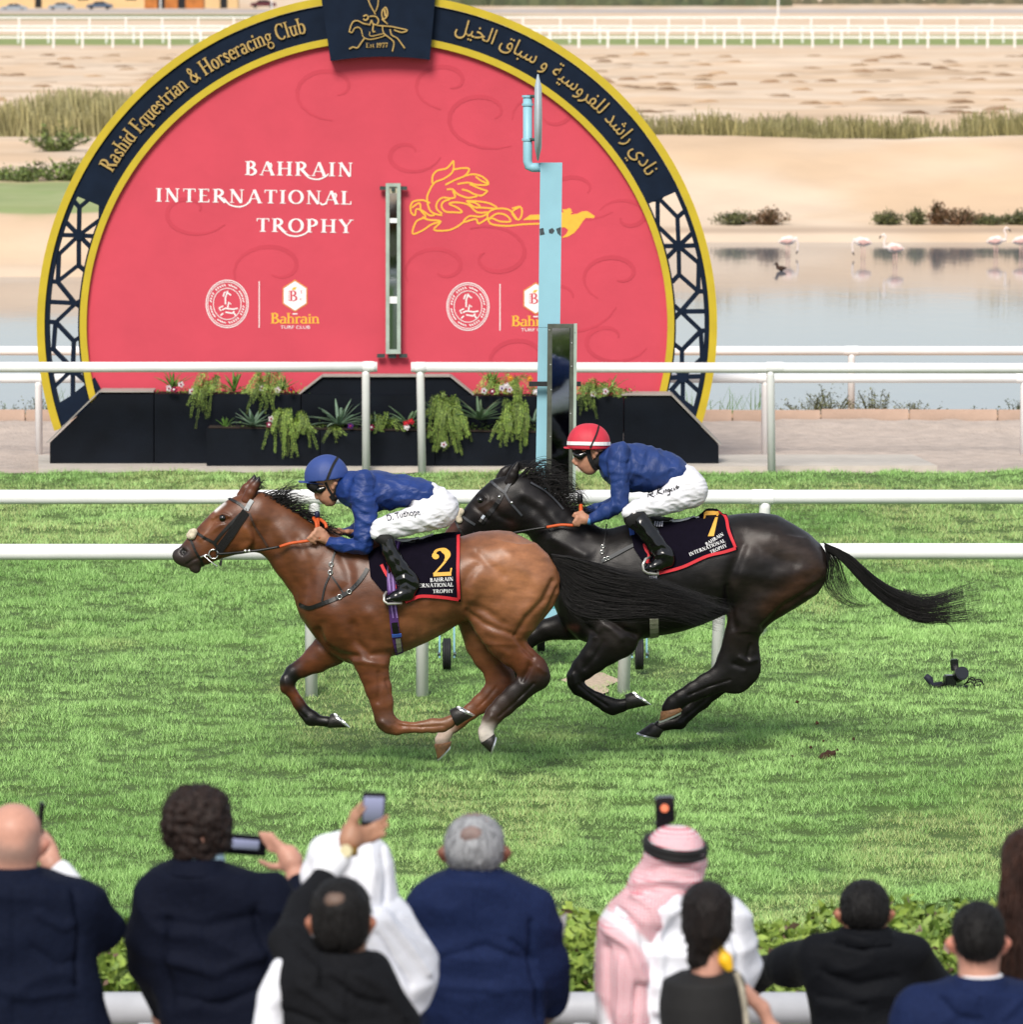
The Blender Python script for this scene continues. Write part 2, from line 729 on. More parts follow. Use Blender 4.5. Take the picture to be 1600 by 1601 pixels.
GLYPH = {
    'A': (.84, lambda: _ln(.08, 0, .4, 1, TN) + _ln(.4, 1, .74, 0, TK) + _ln(.2, .33, .6, .33, .05) + _bx(-.02, 0, .2, .05) + _bx(.6, 0, .88, .05)),
    'B': (.72, lambda: _stem(.17) + _bow(.24, .76, .28, .24, 90, -90) + _bow(.26, .26, .34, .26, 90, -90)),
    'C': (.76, lambda: _bow(.42, .5, .36, .5, 45, 315) + _bx(.64, .7, .7, 1)),
    'E': (.7, lambda: _stem(.17) + _bx(.2, .94, .6, 1) + _bx(.2, .48, .5, .53) + _bx(.2, 0, .62, .06) + _bx(.57, .8, .62, 1) + _bx(.58, 0, .64, .22)),
    'F': (.66, lambda: _stem(.17) + _bx(.2, .94, .6, 1) + _bx(.2, .48, .5, .53) + _bx(.55, .8, .6, 1)),
    'H': (.9, lambda: _stem(.17) + _stem(.71) + _bx(.2, .48, .7, .54)),
    'I': (.38, lambda: _stem(.18)),
    'L': (.64, lambda: _stem(.17) + _bx(.2, 0, .58, .06) + _bx(.54, 0, .6, .24)),
    'N': (.9, lambda: _stem(.15, w=TN) + _ln(.14, 1, .7, 0, TK) + _stem(.72, w=TN, s0=False)),
    'O': (.88, lambda: _bow(.43, .5, .36, .49, 0, 360, n=24)),
    'P': (.7, lambda: _stem(.17) + _bow(.24, .73, .34, .27, 90, -90)),
    'R': (.82, lambda: _stem(.17) + _bow(.24, .74, .32, .26, 90, -90) + _ln(.34, .5, .72, 0, TK) + _bx(.62, 0, .88, .05)),
    'T': (.76, lambda: _stem(.38, s1=False) + _bx(.03, .94, .73, 1) + _bx(.02, .78, .07, 1) + _bx(.69, .78, .74, 1)),
    'U': (.86, lambda: _stem(.17, .3, 1, s0=False) + _bow(.43, .32, .26, .32, 180, 360) + _stem(.69, .3, 1, w=TN, s0=False)),
    'Y': (.78, lambda: _ln(.08, 1, .4, .45, TK) + _ln(.72, 1, .4, .45, TN) + _stem(.4, 0, .46, s1=False) + _bx(-.04, .95, .22, 1) + _bx(.58, .95, .84, 1)),
    'a': (.58, lambda: _bow(.24, .18, .17, .17, 60, 330) + _stem(.44, 0, .5, .14, s1=False) + _bow(.28, .44, .18, .18, 0, 150, .12, .1)),
    'b': (.64, lambda: _stem(.14, 0, 1, .14, s0=False) + _bow(.34, .31, .22, .31, 120, -120)),
    'c': (.52, lambda: _bow(.3, .31, .22, .31, 40, 320)),
    'd': (.64, lambda: _stem(.5, 0, 1, .14) + _bow(.28, .31, .22, .31, 60, 300)),
    'e': (.54, lambda: _bow(.3, .31, .22, .31, 0, 310) + _bx(.12, .3, .52, .36)),
    'g': (.58, lambda: _bow(.28, .42, .18, .2, 0, 360, .13) + _bow(.28, -.14, .24, .2, 0, 360, .1) + _ln(.2, .24, .14, .08, .08) + _bx(.42, .52, .58, .6)),
    'h': (.66, lambda: _stem(.14, 0, 1, .14) + _bow(.32, .4, .18, .22, 150, 0, .12, .08) + _stem(.5, 0, .42, .14, s1=False)),
    'i': (.32, lambda: _stem(.16, 0, .62, .14) + [arc(.16, .82, .09, .09, 0, 330, 8)]),
    'l': (.32, lambda: _stem(.16, 0, 1, .14)),
    'n': (.66, lambda: _stem(.14, 0, .62, .14) + _bow(.32, .4, .18, .22, 150, 0, .12, .08) + _stem(.5, 0, .42, .14, s1=False)),
    'o': (.6, lambda: _bow(.3, .31, .22, .3, 0, 360, n=18)),
    'q': (.64, lambda: _stem(.5, -.34, .62, .14) + _bow(.28, .31, .22, .31, 60, 300)),
    'r': (.46, lambda: _stem(.14, 0, .62, .14) + _bow(.32, .42, .16, .2, 160, 30, .12, .08)),
    's': (.48, lambda: stroke(smooth_poly([(.4, .48), (.26, .6), (.11, .48), (.24, .33), (.4, .16), (.24, .02), (.08, .14)], 4), .11)),
    't': (.42, lambda: stroke(smooth_poly([(.18, .82), (.18, .2), (.26, .03), (.38, .08)], 4), .12) + _bx(.04, .56, .36, .62)),
    'u': (.66, lambda: _stem(.14, .2, .62, .14, s0=False) + _bow(.31, .2, .17, .2, 180, 360, .12, .08) + _stem(.5, 0, .62, .14)),
    '&': (.86, lambda: stroke(smooth_poly([(.8, .02), (.55, .3), (.26, .76), (.38, .98), (.52, .8), (.3, .54), (.1, .24), (.3, .02), (.56, .14), (.72, .48)], 4), .12)),
    '2': (.62, lambda: stroke(smooth_poly([(.1, .72), (.16, .93), (.34, .97), (.5, .8), (.42, .54), (.1, .12)], 5), [.14] * 3 + [.09] * 6 + [.1, .14, .18, .2, .2, .2, .19, .18, .16, .12, .1, .08, .07, .06, .06, .06, .06, .06][:17]) + _bx(.05, 0, .58, .14) + [[(.54, .1), (.58, .1), (.62, .28), (.57, .28)]] + [arc(.15, .73, .1, .1, 0, 330, 9)]),
    '7': (.58, lambda: _bx(.06, .84, .56, 1) + [[(.04, .68), (.09, .68), (.12, .9), (.06, .98)]] + [[(.5, .9), (.56, .9), (.36, 0), (.16, 0)]]),
    '1': (.4, lambda: _stem(.2, s1=False) + _ln(.04, .8, .2, .98, .06)),
    '9': (.6, lambda: _bow(.28, .7, .2, .28, 0, 360, n=16) + stroke(smooth_poly([(.48, .66), (.4, .2), (.14, .02)], 5), .1)),
    '.': (.3, lambda: [arc(.14, .08, .09, .09, 0, 330, 8)]),
    ' ': (.34, lambda: []),
}


def text_polys(s, track=0.0):
    """-> list of (2d poly) with baseline y=0, y up; total advance"""
    out, x = [], 0.0
    for ch in s:
        adv, fn = GLYPH[ch]
        out.append([[(px + x, py) for px, py in poly] for poly in fn()])
        x += adv + track
    return out, x - track


def text_fit(s, x0, y0, x1, y1, h, track=0.0, sh=0.0, sc=None):
    """text on the photo line (x0,y0)-(x1,y1) (baseline), letters h px tall -> photo px polys"""
    g, adv = text_polys(s, track)
    L = math.hypot(x1 - x0, y1 - y0)
    ux, uy = (x1 - x0) / L, (y1 - y0) / L
    k = L / adv
    out = []
    for gl in g:
        for p in gl:
            out.append([(x0 + ux * (a * k + b * sh * h) + uy * b * h, y0 + uy * (a * k + b * sh * h) - ux * b * h) for a, b in p])
    return out


def font_polys(s, size=1.0, shear=0.0):
    """Blender's own type, as triangles: list of 2d polys and width"""
    cu = bpy.data.curves.new('lettering_source', 'FONT')
    cu.body = s
    cu.size = size
    cu.shear = shear
    cu.resolution_u = 3
    o = bpy.data.objects.new('lettering_source', cu)
    COL.objects.link(o)
    dg = bpy.context.evaluated_depsgraph_get()
    me = o.evaluated_get(dg).to_mesh()
    polys = [[(me.vertices[i].co.x, me.vertices[i].co.y) for i in p.vertices] for p in me.polygons]
    o.evaluated_get(dg).to_mesh_clear()
    bpy.data.objects.remove(o)
    bpy.data.curves.remove(cu)
    return polys


def bounds(polys):
    xs = [p[0] for q in polys for p in q]
    ys = [p[1] for q in polys for p in q]
    return min(xs), min(ys), max(xs), max(ys)


def drape(mb, polys, bvhs, Yfall, off=0.006, eps=0.0):
    """photo-px polys laid onto a surface"""
    for i, q in enumerate(polys):
        if len(q) == 4:                      # long strokes follow the curve in small steps
            L = [math.dist(q[k], q[(k + 1) % 4]) for k in range(4)]
            n, m = max(1, int(max(L[0], L[2]) / 4)), max(1, int(max(L[1], L[3]) / 4))
            if n * m > 1:
                P = []
                for a in range(n + 1):
                    for b in range(m + 1):
                        u, v = a / n, b / m
                        P.append(hit(bvhs, *[(q[0][k] * (1 - u) + q[1][k] * u) * (1 - v) + (q[3][k] * (1 - u) + q[2][k] * u) * v for k in (0, 1)], Yfall, off + eps * (i % 20))[0])
                mb.add(P, [(a * (m + 1) + b, (a + 1) * (m + 1) + b, (a + 1) * (m + 1) + b + 1, a * (m + 1) + b + 1) for a in range(n) for b in range(m)])
                continue
        mb.add([hit(bvhs, *p, Yfall, off + eps * (i % 20))[0] for p in q], [tuple(range(len(q)))])
    return mb
# ================================================================== setting
def vnoise2(x, y, seed=0, oct=3):
    """smooth value noise on arrays"""
    out = np.zeros_like(x, dtype=np.float64)
    amp, tot = 1.0, 0.0
    for o in range(oct):
        r = np.random.default_rng(seed * 31 + o)
        T = r.random((256, 256))
        xi, yi = np.floor(x).astype(int), np.floor(y).astype(int)
        fx, fy = x - xi, y - yi
        fx, fy = fx * fx * (3 - 2 * fx), fy * fy * (3 - 2 * fy)
        g = lambda a, b: T[(xi + a) & 255, (yi + b) & 255]
        v = g(0, 0) * (1 - fx) * (1 - fy) + g(1, 0) * fx * (1 - fy) + g(0, 1) * (1 - fx) * fy + g(1, 1) * fx * fy
        out += amp * v
        tot += amp
        amp *= 0.5
        x, y = x * 2.03 + 11, y * 2.03 + 7
    return out / tot


def sstep(a, b, x):
    t = np.clip((x - a) / (b - a), 0, 1)
    return t * t * (3 - 2 * t)


def grid_sheet(name, xs, ys, zfun, m, kind='structure'):
    X, Y = np.meshgrid(xs, ys, indexing='ij')
    Z = zfun(X, Y)
    v = np.stack([X, Y, Z], -1).reshape(-1, 3)
    nx, ny = len(xs), len(ys)
    i = (np.arange(nx - 1)[:, None] * ny + np.arange(ny - 1)[None, :]).ravel()
    f = np.stack([i, i + ny, i + ny + 1, i + 1], 1)
    o = link(name, mesh_np(name, v, f), m)
    return tag(o, kind=kind)


SAND = mat('sand_far', '#c9a27c', 0.95, 0.16, 0.35, 0.5, 3.0, bdist=0.05)
TRACK = mat('sand_track', (.46,.385,.33), 0.95, 0.12, 5.0, 0.9, 22.0, bdist=0.03)
TURFB = mat('turf_soil', (0.06, 0.11, 0.02), 0.95, 0.3, 6.0)
CONC = mat('pale_concrete', '#b9b2a8', 0.85, 0.08, 4.0, 0.2, 60)
WHITE = mat('white_plastic', (0.88, 0.88, 0.885), 0.35, 0.05, 3.0, 0.05, 30)

# base ground to the horizon
gm = MB().add([(-3000, -60, -1.5), (3000, -60, -1.5), (3000, 5500, -1.5), (-3000, 5500, -1.5)], [(0, 1, 2, 3)])
tag(gm.build('ground', SAND), kind='structure')


def turf_z(X, Y):
    return 0.05 * (vnoise2(X * 0.9, Y * 1.5, 3) - 0.5) + 0.05 * (vnoise2(X * 3.4, Y * 4.4, 41) - 0.5)


grid_sheet('turf', np.linspace(-26, 26, 420), np.linspace(22.5, 61.15, 420), turf_z, TURFB)


def track_z(X, Y):
    z = -0.02 + 0.05 * (vnoise2(X * 1.7, Y * 1.7, 5) - 0.5) + 0.03 * (vnoise2(X * 6, Y * 6, 6) - .5)
    z += 0.09 * sstep(66.2, 67.4, Y) + 0.05 * sstep(66.3, 67, Y) * (vnoise2(X * 5, Y * 5, 8) - 0.4)
    return z


grid_sheet('sand_track', np.linspace(-30, 30, 500), np.linspace(61.15, 67.6, 90), track_z, TRACK)
tb = MB().add([(-30, 61.15, -0.2), (30, 61.15, -0.2), (30, 61.15, 0.0), (-30, 61.15, 0.0)], [(0, 1, 2, 3)])

# kerb boards along the far edge of the track
ORANGE = mat('kerb_clay', (.50, .36, .28), 0.9, 0.12, 3.0, 0.3, 30)
kerb = thing('track_kerb', 'low clay coloured kerb boards along the far edge of the sand track', 'kerb', (0, 67.7, 0))
kb = MB().box((0, 0, 0), (1.03, 0.08, 0.34), bev=0.008).mesh('kerb_board')
kb.materials.append(ORANGE)
for i in range(-9, 10):
    o = bpy.data.objects.new('kerb_board', kb)
    COL.objects.link(o)
    o.parent = kerb
    o.location = (i * 1.042, random.uniform(-.008, .008), 0.02 + random.uniform(-.008, .008))

# water and its near bank
bank = grid_sheet('near_bank', np.linspace(-30, 30, 120), np.linspace(67.75, 71, 20),
                  lambda X, Y: 0.06 - 0.5 * sstep(68.3, 70.6, Y) + 0.05 * vnoise2(X * 2, Y * 2, 2), SAND)
wm = bpy.data.materials.new('lake_water')
wm.use_nodes = True
_n, _l = wm.node_tree.nodes, wm.node_tree.links
_b = _n['Principled BSDF']
_b.inputs['Base Color'].default_value = (0.15, 0.175, 0.21, 1)
_b.inputs['Roughness'].default_value = 0.06
_b.inputs['IOR'].default_value = 1.19
_tc = _n.new('ShaderNodeTexCoord')
_mp = _n.new('ShaderNodeMapping')
_mp.inputs['Scale'].default_value = (0.9, 0.35, 1)
_l.new(_tc.outputs['Object'], _mp.inputs[0])
_ns = _n.new('ShaderNodeTexNoise')
_ns.inputs['Scale'].default_value = 2.2
_ns.inputs['Detail'].default_value = 3
_l.new(_mp.outputs[0], _ns.inputs['Vector'])
_bp = _n.new('ShaderNodeBump')
_bp.inputs['Strength'].default_value = 0.05
_bp.inputs['Distance'].default_value = 0.05
_l.new(_ns.outputs[0], _bp.inputs['Height'])
_l.new(_bp.outputs[0], _b.inputs['Normal'])
w = MB().add([(-60, 69.5, -0.3), (60, 69.5, -0.3), (60, 128, -0.3), (-60, 128, -0.3)], [(0, 1, 2, 3)]).build('lake_water', wm)
tag(w, kind='structure')


# far bank and plain
def far_z(X, Y):
    a = 800 + FOC * X / Y
    w = sstep(260, 900, a)
    nz = vnoise2(X * 0.16, Y * 0.10, 21)
    n2 = vnoise2(X * 0.55, Y * 0.28, 22)
    crest = 1.62 + 0.16 * (vnoise2(X * 0.25, Y * 0.0, 23) - 0.5) * 2
    zr = -0.42 + 0.30 * sstep(122.5, 124.6, Y) + 0.12 * sstep(124.5, 128, Y) + crest * sstep(127, 137.5, Y)
    zr = zr - (crest - 0.9) * sstep(138, 144, Y)
    zl = -0.5 + 0.35 * sstep(107.5, 109.5, Y) + 0.87 * sstep(109.5, 113.0, Y) + 0.03 * sstep(113, 130, Y)
    zl = zl + 0.30 * sstep(136, 165, Y)
    z = zl * (1 - w) + zr * w
    plain = 0.9 + 0.40 * sstep(175, 365, Y) + 0.3 * (nz - 0.5) * sstep(150, 200, Y) * (1 - sstep(300, 340, Y)) \
        + 0.12 * (n2 - 0.5) * sstep(170, 200, Y) * (1 - sstep(310, 345, Y))
    k = sstep(150, 185, Y)
    z = z * (1 - k) + plain * k
    return z + 0.05 * (vnoise2(X * 1.3, Y * 0.9, 24) - 0.5) * sstep(125, 130, Y)


fy = np.concatenate([np.linspace(106, 150, 130), np.linspace(150.5, 350, 200), np.linspace(352, 900, 80), np.linspace(920, 5200, 30)])
FX = np.linspace(-1, 1, 400)


def far_sheet():
    T, Y = np.meshgrid(FX, fy, indexing='ij')
    X = T * Y * 0.26
    Z = far_z(X, Y)
    v = np.stack([X, Y, Z], -1).reshape(-1, 3)
    nx, ny = T.shape
    i = (np.arange(nx - 1)[:, None] * ny + np.arange(ny - 1)[None, :]).ravel()
    f = np.stack([i, i + ny, i + ny + 1, i + 1], 1)
    me = mesh_np('desert', v, f)
    a = 800 + FOC * X / Y
    sand = np.array((.60, .43, .28))
    pale = np.array((.66, .52, .385))
    wet = np.array((.36, .25, .17))
    lawn = np.array([0.22, 0.30, 0.09])
    turf2 = np.array([0.22, 0.27, 0.08])
    pink = np.array((.52, .41, .35))
    scrub = np.array((.33, .22, .13))
    n = vnoise2(X * 0.2, Y * 0.2, 31)
    c = sand + (pale - sand) * sstep(0.3, 0.7, n)[..., None]
    # brown dead scrub streaks on the plain
    m = sstep(0.56, 0.68, vnoise2(X * 0.35, Y * 0.10, 33, 4)) * sstep(176, 190, Y) * (1 - sstep(300, 335, Y))
    c = c * (1 - 0.3 * m[..., None]) + scrub * (0.3 * m[..., None])
    m = sstep(124.0, 124.6, Y) * (1 - sstep(125.2, 126.6, Y)) * 0.6
    c = c * (1 - m[..., None]) + wet * m[..., None]
    lw = 3.5 * (vnoise2(X * .8, Y * .2, 35) - .5)
    lm = (1 - sstep(420, 520, a)) * sstep(112.6 + lw, 114.2 + lw, Y) * (1 - sstep(128 - lw, 131 - lw, Y)) * (.75 + .25 * vnoise2(X * 2, Y * .7, 36))
    c = c * (1 - lm[..., None]) + lawn * lm[..., None]
    lm = sstep(366, 368, Y) * (1 - sstep(372, 378, Y))
    c = c * (1 - lm[..., None]) + pink * lm[..., None]
    lm = sstep(380, 384, Y) * (1 - sstep(455, 470, Y))
    c = c * (1 - lm[..., None]) + turf2 * lm[..., None]
    lm = sstep(660, 700, Y) * (1 - sstep(800, 830, Y)) * (1 - sstep(500, 1000, a))
    c = c * (1 - lm[..., None]) + turf2 * 0.6 * lm[..., None]
    lm = sstep(850, 870, Y) * (1 - sstep(1000, 1020, Y))
    c = c * (1 - lm[..., None]) + np.array(lin('#a8a09c')) * lm[..., None]
    set_col(me, c.reshape(-1, 3), 'tint')
    return me


FARM = mat('desert_ground', '#ffffff', 0.95, 0.10, 0.3, 0.35, 1.2, attr='tint', bdist=0.08)
tag(link('desert', far_sheet(), FARM), kind='structure')

# concrete slab under the board
p0, p1, p2, p3 = gnd(60, 739.5), gnd(1466, 734.5), gnd(1428, 717), gnd(60, 717)
cs = MB()
pts = [Vector((p.x, p.y, 0)) for p in (p0, p1, p2, p3)]
cs.add([p + Vector((0, 0, -0.1)) for p in pts] + [p + Vector((0, 0, 0.045)) for p in pts],
       [(0, 1, 2, 3), (4, 5, 6, 7), (0, 1, 5, 4), (1, 2, 6, 5), (2, 3, 7, 6), (3, 0, 4, 7)])
o = cs.build('concrete_slab', CONC)
tag(o, kind='structure')
slabm = None

# ------------------------------------------------------------------ grass
def blades(n, y0, y1, dens_pow, hmin, hmax, wid, seed):
    r = np.random.default_rng(seed)
    # more blades nearer the camera
    u = r.random(n)
    Y = (y0 ** (-dens_pow) + u * (y1 ** (-dens_pow) - y0 ** (-dens_pow))) ** (-1 / dens_pow)
    X = (r.random(n) - 0.5) * 2 * (Y * 0.097 + 0.5)
    Z = turf_z(X, Y) - 0.004
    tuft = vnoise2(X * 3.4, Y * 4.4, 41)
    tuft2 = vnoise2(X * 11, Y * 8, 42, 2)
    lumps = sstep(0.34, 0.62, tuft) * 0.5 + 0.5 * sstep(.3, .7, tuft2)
    H = (hmin + (hmax - hmin) * lumps) * (0.65 + 0.7 * r.random(n))
    ang = r.random(n) * 2 * math.pi
    lean = 0.25 + 0.75 * r.random(n)
    wx, wy = np.cos(ang) * wid * (0.6 + 0.8 * r.random(n)), np.sin(ang) * wid
    la = r.random(n) * 2 * math.pi
    lx, ly = np.cos(la) * H * lean, np.sin(la) * H * lean
    v = np.empty((n, 3, 3), np.float32)
    v[:, 0] = np.stack([X - wx, Y - wy, Z], 1)
    v[:, 1] = np.stack([X + wx, Y + wy, Z], 1)
    v[:, 2] = np.stack([X + lx, Y + ly, Z + H], 1)
    big = vnoise2(X * 0.35, Y * 0.22, 43)
    dry = sstep(0.55, 0.75, vnoise2(X * 0.8, Y * 0.35, 44)) * sstep(0.35, 0.8, r.random(n) + 0.15)
    g1 = np.array([0.14, 0.295, 0.068])
    g2 = np.array([0.40, 0.64, 0.22])
    g3 = np.array([0.54, 0.50, 0.24])
    k = np.clip(0.18 + 0.8 * (big - .5) * 1.3 + .4 + 0.7 * (r.random(n) - 0.5), 0, 1)[:, None]
    c = (g1 * (1 - k) + g2 * k) * (.70 + .42 * lumps[:, None])  # blades in the hollows darkened: shade of the low spots put into the colour
    dry = dry * .8
    strip = sstep(55.5, 58.2, Y) * (1 - sstep(58.6, 60.4, Y)) * 0.55
    d = np.clip(dry * 0.6 + strip * (r.random(n) < 0.7), 0, 0.85)[:, None]
    c = c * (1 - d) + g3 * d
    c = np.repeat(c, 3, 0)
    return v.reshape(-1, 3), c


GRASS = mat('grass_blades', '#ffffff', 0.55, 0.2, 30, attr='tint', spec=0.3)
gv, gc = [], []
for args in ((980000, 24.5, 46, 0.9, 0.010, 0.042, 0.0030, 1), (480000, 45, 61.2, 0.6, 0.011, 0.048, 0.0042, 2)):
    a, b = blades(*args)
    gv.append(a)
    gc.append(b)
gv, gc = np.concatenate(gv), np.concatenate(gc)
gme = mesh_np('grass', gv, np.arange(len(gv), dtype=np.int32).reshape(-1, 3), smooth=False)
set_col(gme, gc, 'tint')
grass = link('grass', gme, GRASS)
tag(grass, 'short green turf of the racecourse', 'grass', kind='stuff')

# bare sandy patch in the turf
bp_ = MB()
c0 = gnd(925, 1072)
ring = [(c0.x + 0.17 * math.cos(t) * (1 + 0.25 * math.sin(3 * t) + .2 * math.sin(7 * t)), c0.y + 0.75 * math.sin(t), 0.02) for t in np.linspace(0, 2 * math.pi, 24, endpoint=False)]
bp_.add([(c0.x, c0.y, 0.045)] + ring, [(0, i + 1, (i + 1) % 24 + 1) for i in range(24)])
tag(bp_.build('sand_patch', mat('patch_sand', '#b7a48e', 0.95, 0.2, 30, 0.6, 60)), kind='structure')


# ------------------------------------------------------------------ running rails
def rail(name, label, py, Y, r, px0, px1, posts, joints=(), foot=0.0, caps=(), tilt=0.0, group=None, mat_=None, lean=0.0, pr=None):
    """horizontal tube seen at photo height py, with posts at photo x"""
    mat_ = mat_ or WHITE
    z = at(800, py, Y).z
    X = lambda px: at(px, py, Y).x
    t = thing(name, label, 'rail', (X(posts[0]) if posts else X(px0), Y, foot), group)
    m = MB().tube([(X(px0), Y, z + tilt * (px0 - 800)), (X(px1), Y, z + tilt * (px1 - 800))], r, 18)
    m.build('rail_tube', mat_, t, True)
    for j in joints:
        w = 0.09
        MB().lathe([(r * 1.02, -w), (r * 1.07, -w + .01), (r * 1.07, w - .01), (r * 1.02, w)], (X(j), Y, z), 18, 'X').build('rail_coupling', mat_, t, True)
    for e, s in caps:
        MB().lathe([(r * 1.08, -.11 * s), (r * 1.08, -.01 * s), (r * 1.0, .01 * s), (r * .6, .035 * s), (0.001, .04 * s)], (X(e), Y, z), 18, 'X').build('end_cap', mat_, t, True)
    for p in posts:
        x = X(p)
        pr_ = pr or r * 0.78
        q = [(x + lean * 0.0, Y, z - r * 0.6), (x + lean * .1, Y + .02, z - r * 1.6), (x + lean, Y + .03, foot - 0.02)]
        MB().tube(q, pr_, 14).build('post', mat_, t, True)
    return t


rail('running_rail', 'thick nearest white running rail at left, ending at a post under the bay horse', 863, 41.75, 0.059, -400, 655, (486, 660), (486,), lean=0.0)
rail('running_rail', 'thick nearest white running rail at right, starting behind the black horse', 862, 41.75, 0.059, 978, 2100, (982, 1128), (1128,), lean=-0.03)
rail('running_rail', 'long unbroken white running rail passing behind both jockeys', 777, 45.6, 0.0575, -400, 2100, (492, 1197), (487, 1193), lean=-0.03)
rail('running_rail', 'white running rail in front of the flower planters, left section with a rounded end', 573.5, 61.0, 0.055, -300, 590, (-135, 572), (), caps=((584, 1),), tilt=0.000006)
rail('running_rail', 'white running rail in front of the round red board, right section with a rounded end', 574.5, 61.0, 0.055, 643, 2000, (657, 1205, 1770), (1212,), caps=((650, -1),), tilt=-0.000012, lean=0.02)
rail('track_rail', 'low white rail on the near edge of the sand track behind the board', 591.5, 63.6, 0.052, -300, 2000, (-200, 60, 1197, 1602), (1197, 1602), foot=-0.02)
rail('track_rail', 'white rail at the water edge beyond the sand track', 548.5, 69.0, 0.055, -300, 2000, (-130, 240, 1332, 1900), (1332,), foot=0.0)

# ------------------------------------------------------------------ far rails on the desert track
FR = mat('sunlit_white_plastic', (0.8, 0.8, 0.78), 0.5, 0.04, 2)


def far_rail(label, Y, z0, h, dx, xr, two=True):
    t = thing('far_rail', label, 'rail', (0, Y, z0), 'rails along the far desert track')
    MB().tube([(-xr, Y, z0 + h), (xr, Y, z0 + h)], 0.075, 8).build('rail_tube', FR, t)
    if two:
        MB().tube([(-xr, Y, z0 + h * .6), (xr, Y, z0 + h * .6)], 0.06, 8).build('rail_tube', FR, t)
    pm = MB().tube([(0, 0, -0.3), (0, 0, h)], 0.075, 6).mesh('post')
    pm.materials.append(FR)
    x = -xr
    while x < xr:
        o = bpy.data.objects.new('post', pm)
        COL.objects.link(o)
        o.parent = t
        o.location = (x + random.uniform(-.1, .1), 0, 0)
        x += dx
    return t


far_rail('pale two barred rail with many posts on the distant desert track', 366, 1.28, 1.12, 1.85, 42)
far_rail('pale rail on the distant strip of turf, behind the nearer desert rail', 398, 1.3, 1.12, 2.0, 46, False)
far_rail('pale upper rail farthest off beyond the distant turf strip', 480, 1.3, 1.3, 3.0, 56, False)
# ================================================================== the round board
YB = 62.3
NAVY = mat('navy_board', (.0062, .0125, .028), 0.6, 0.15, 6, 0.1, 60, spec=.1)
YEL = mat('yellow_trim', (.50, .37, .012), 0.5, 0.06, 5)
REDB = mat('red_banner', (.57, .055, .089), 0.8, 0.055, 1.6, 0.25, 5.0, detail=6, bdist=0.02)
GOLD = mat('gold_letters', '#c9a868', 0.35, 0.15, 20, metal=0.6)
PRINTW = mat('white_print', (0.82, 0.82, 0.82), 0.7, 0.03, 20)
PRINTY = mat('yellow_print', '#f0b23a', 0.7, 0.05, 20)
PRINTR = mat('red_print', (.57, .055, .089), 0.7, 0.05, 20)
BX, BY = 590.0, 508.0


def ell(rx, ry, a):
    return (BX + rx * math.cos(math.radians(a)), BY - ry * math.sin(math.radians(a)))


def ring_polys(rx0, ry0, rx1, ry1, a0, a1, n):
    out = []
    for i in range(n):
        t0, t1 = a0 + (a1 - a0) * i / n, a0 + (a1 - a0) * (i + 1) / n
        out.append([ell(rx0, ry0, t0), ell(rx0, ry0, t1), ell(rx1, ry1, t1), ell(rx1, ry1, t0)])
    return out


def band(mb, rx0, ry0, rx1, ry1, a0, a1, n, Y, d0, d1):
    """closed band between two ellipses, from depth d0 to d1 in front of Y"""
    vs, fs = [], []
    for i in range(n + 1):
        t = a0 + (a1 - a0) * i / n
        for (rx, ry) in ((rx0, ry0), (rx1, ry1)):
            p = at(*ell(rx, ry, t), Y)
            vs += [Vector((p.x, Y - d0, p.z)), Vector((p.x, Y - d1, p.z))]
    for i in range(n):
        a, b = i * 4, i * 4 + 4
        fs += [(a + 1, b + 1, b + 3, a + 3), (a, a + 2, b + 2, b), (a, b, b + 1, a + 1), (a + 2, a + 3, b + 3, b + 2)]
    fs += [(0, 1, 3, 2), (n * 4, n * 4 + 2, n * 4 + 3, n * 4 + 1)]
    return mb.add(vs, fs)


board = thing('display_board', 'large round red display board with a navy and yellow rim behind the rails', 'board', (at(590, 735, YB).x, YB, 0))
# red banner disc
n = 96
vs = [at(*ell(454, 443, a), YB) for a in np.linspace(-22, 202, n + 1)]
q = MB()
fr = [Vector((p.x, YB - 0.05, p.z)) for p in vs]
bk = [Vector((p.x, YB + 0.05, p.z)) for p in vs]
# fine fan of quads so that the cloth can sag a little
rings = 14
cvs, cfs = [], []
cen = at(590, 700, YB)
for j in range(rings + 1):
    s = j / rings
    for i in range(n + 1):
        p = cen.lerp(fr[i], s)
        wv = 0.0022 * mnoise.noise(Vector((p.x * 1.3, 0, p.z * 2.1))) + (0.004 * mnoise.noise(Vector((p.x * 4, 3, p.z * 4))) if j > 9 else 0) * (s - .6)
        cvs.append(Vector((p.x, YB - 0.05 + (wv if j < rings else 0), p.z)))
for j in range(rings):
    for i in range(n):
        a = j * (n + 1) + i
        cfs.append((a, a + 1, a + n + 2, a + n + 1))
q.add(cvs, cfs)
q.add(fr + bk, [(i, i + 1, n + 2 + i, n + 1 + i) for i in range(n)] + [tuple(range(2 * n + 1, n, -1))])
banner = q.build('banner', REDB, board, True)
# ring
rg = MB()
A0, A1 = 24.6, 156.2
band(rg, 518.6, 505.6, 464.4, 453.4, A0, A1, 90, YB, -0.06, 0.10)
rg.build('ring_panel', NAVY, board)
yt = MB()
band(yt, 531, 518, 519, 506, -18.5, 198.5, 130, YB, -0.08, 0.13)
yt.build('rim_trim', YEL, board)
yt = MB()
band(yt, 464.3, 453.3, 453.5, 442.5, -17, 197, 120, YB, -0.02, 0.115)
yt.build('rim_trim', YEL, board)
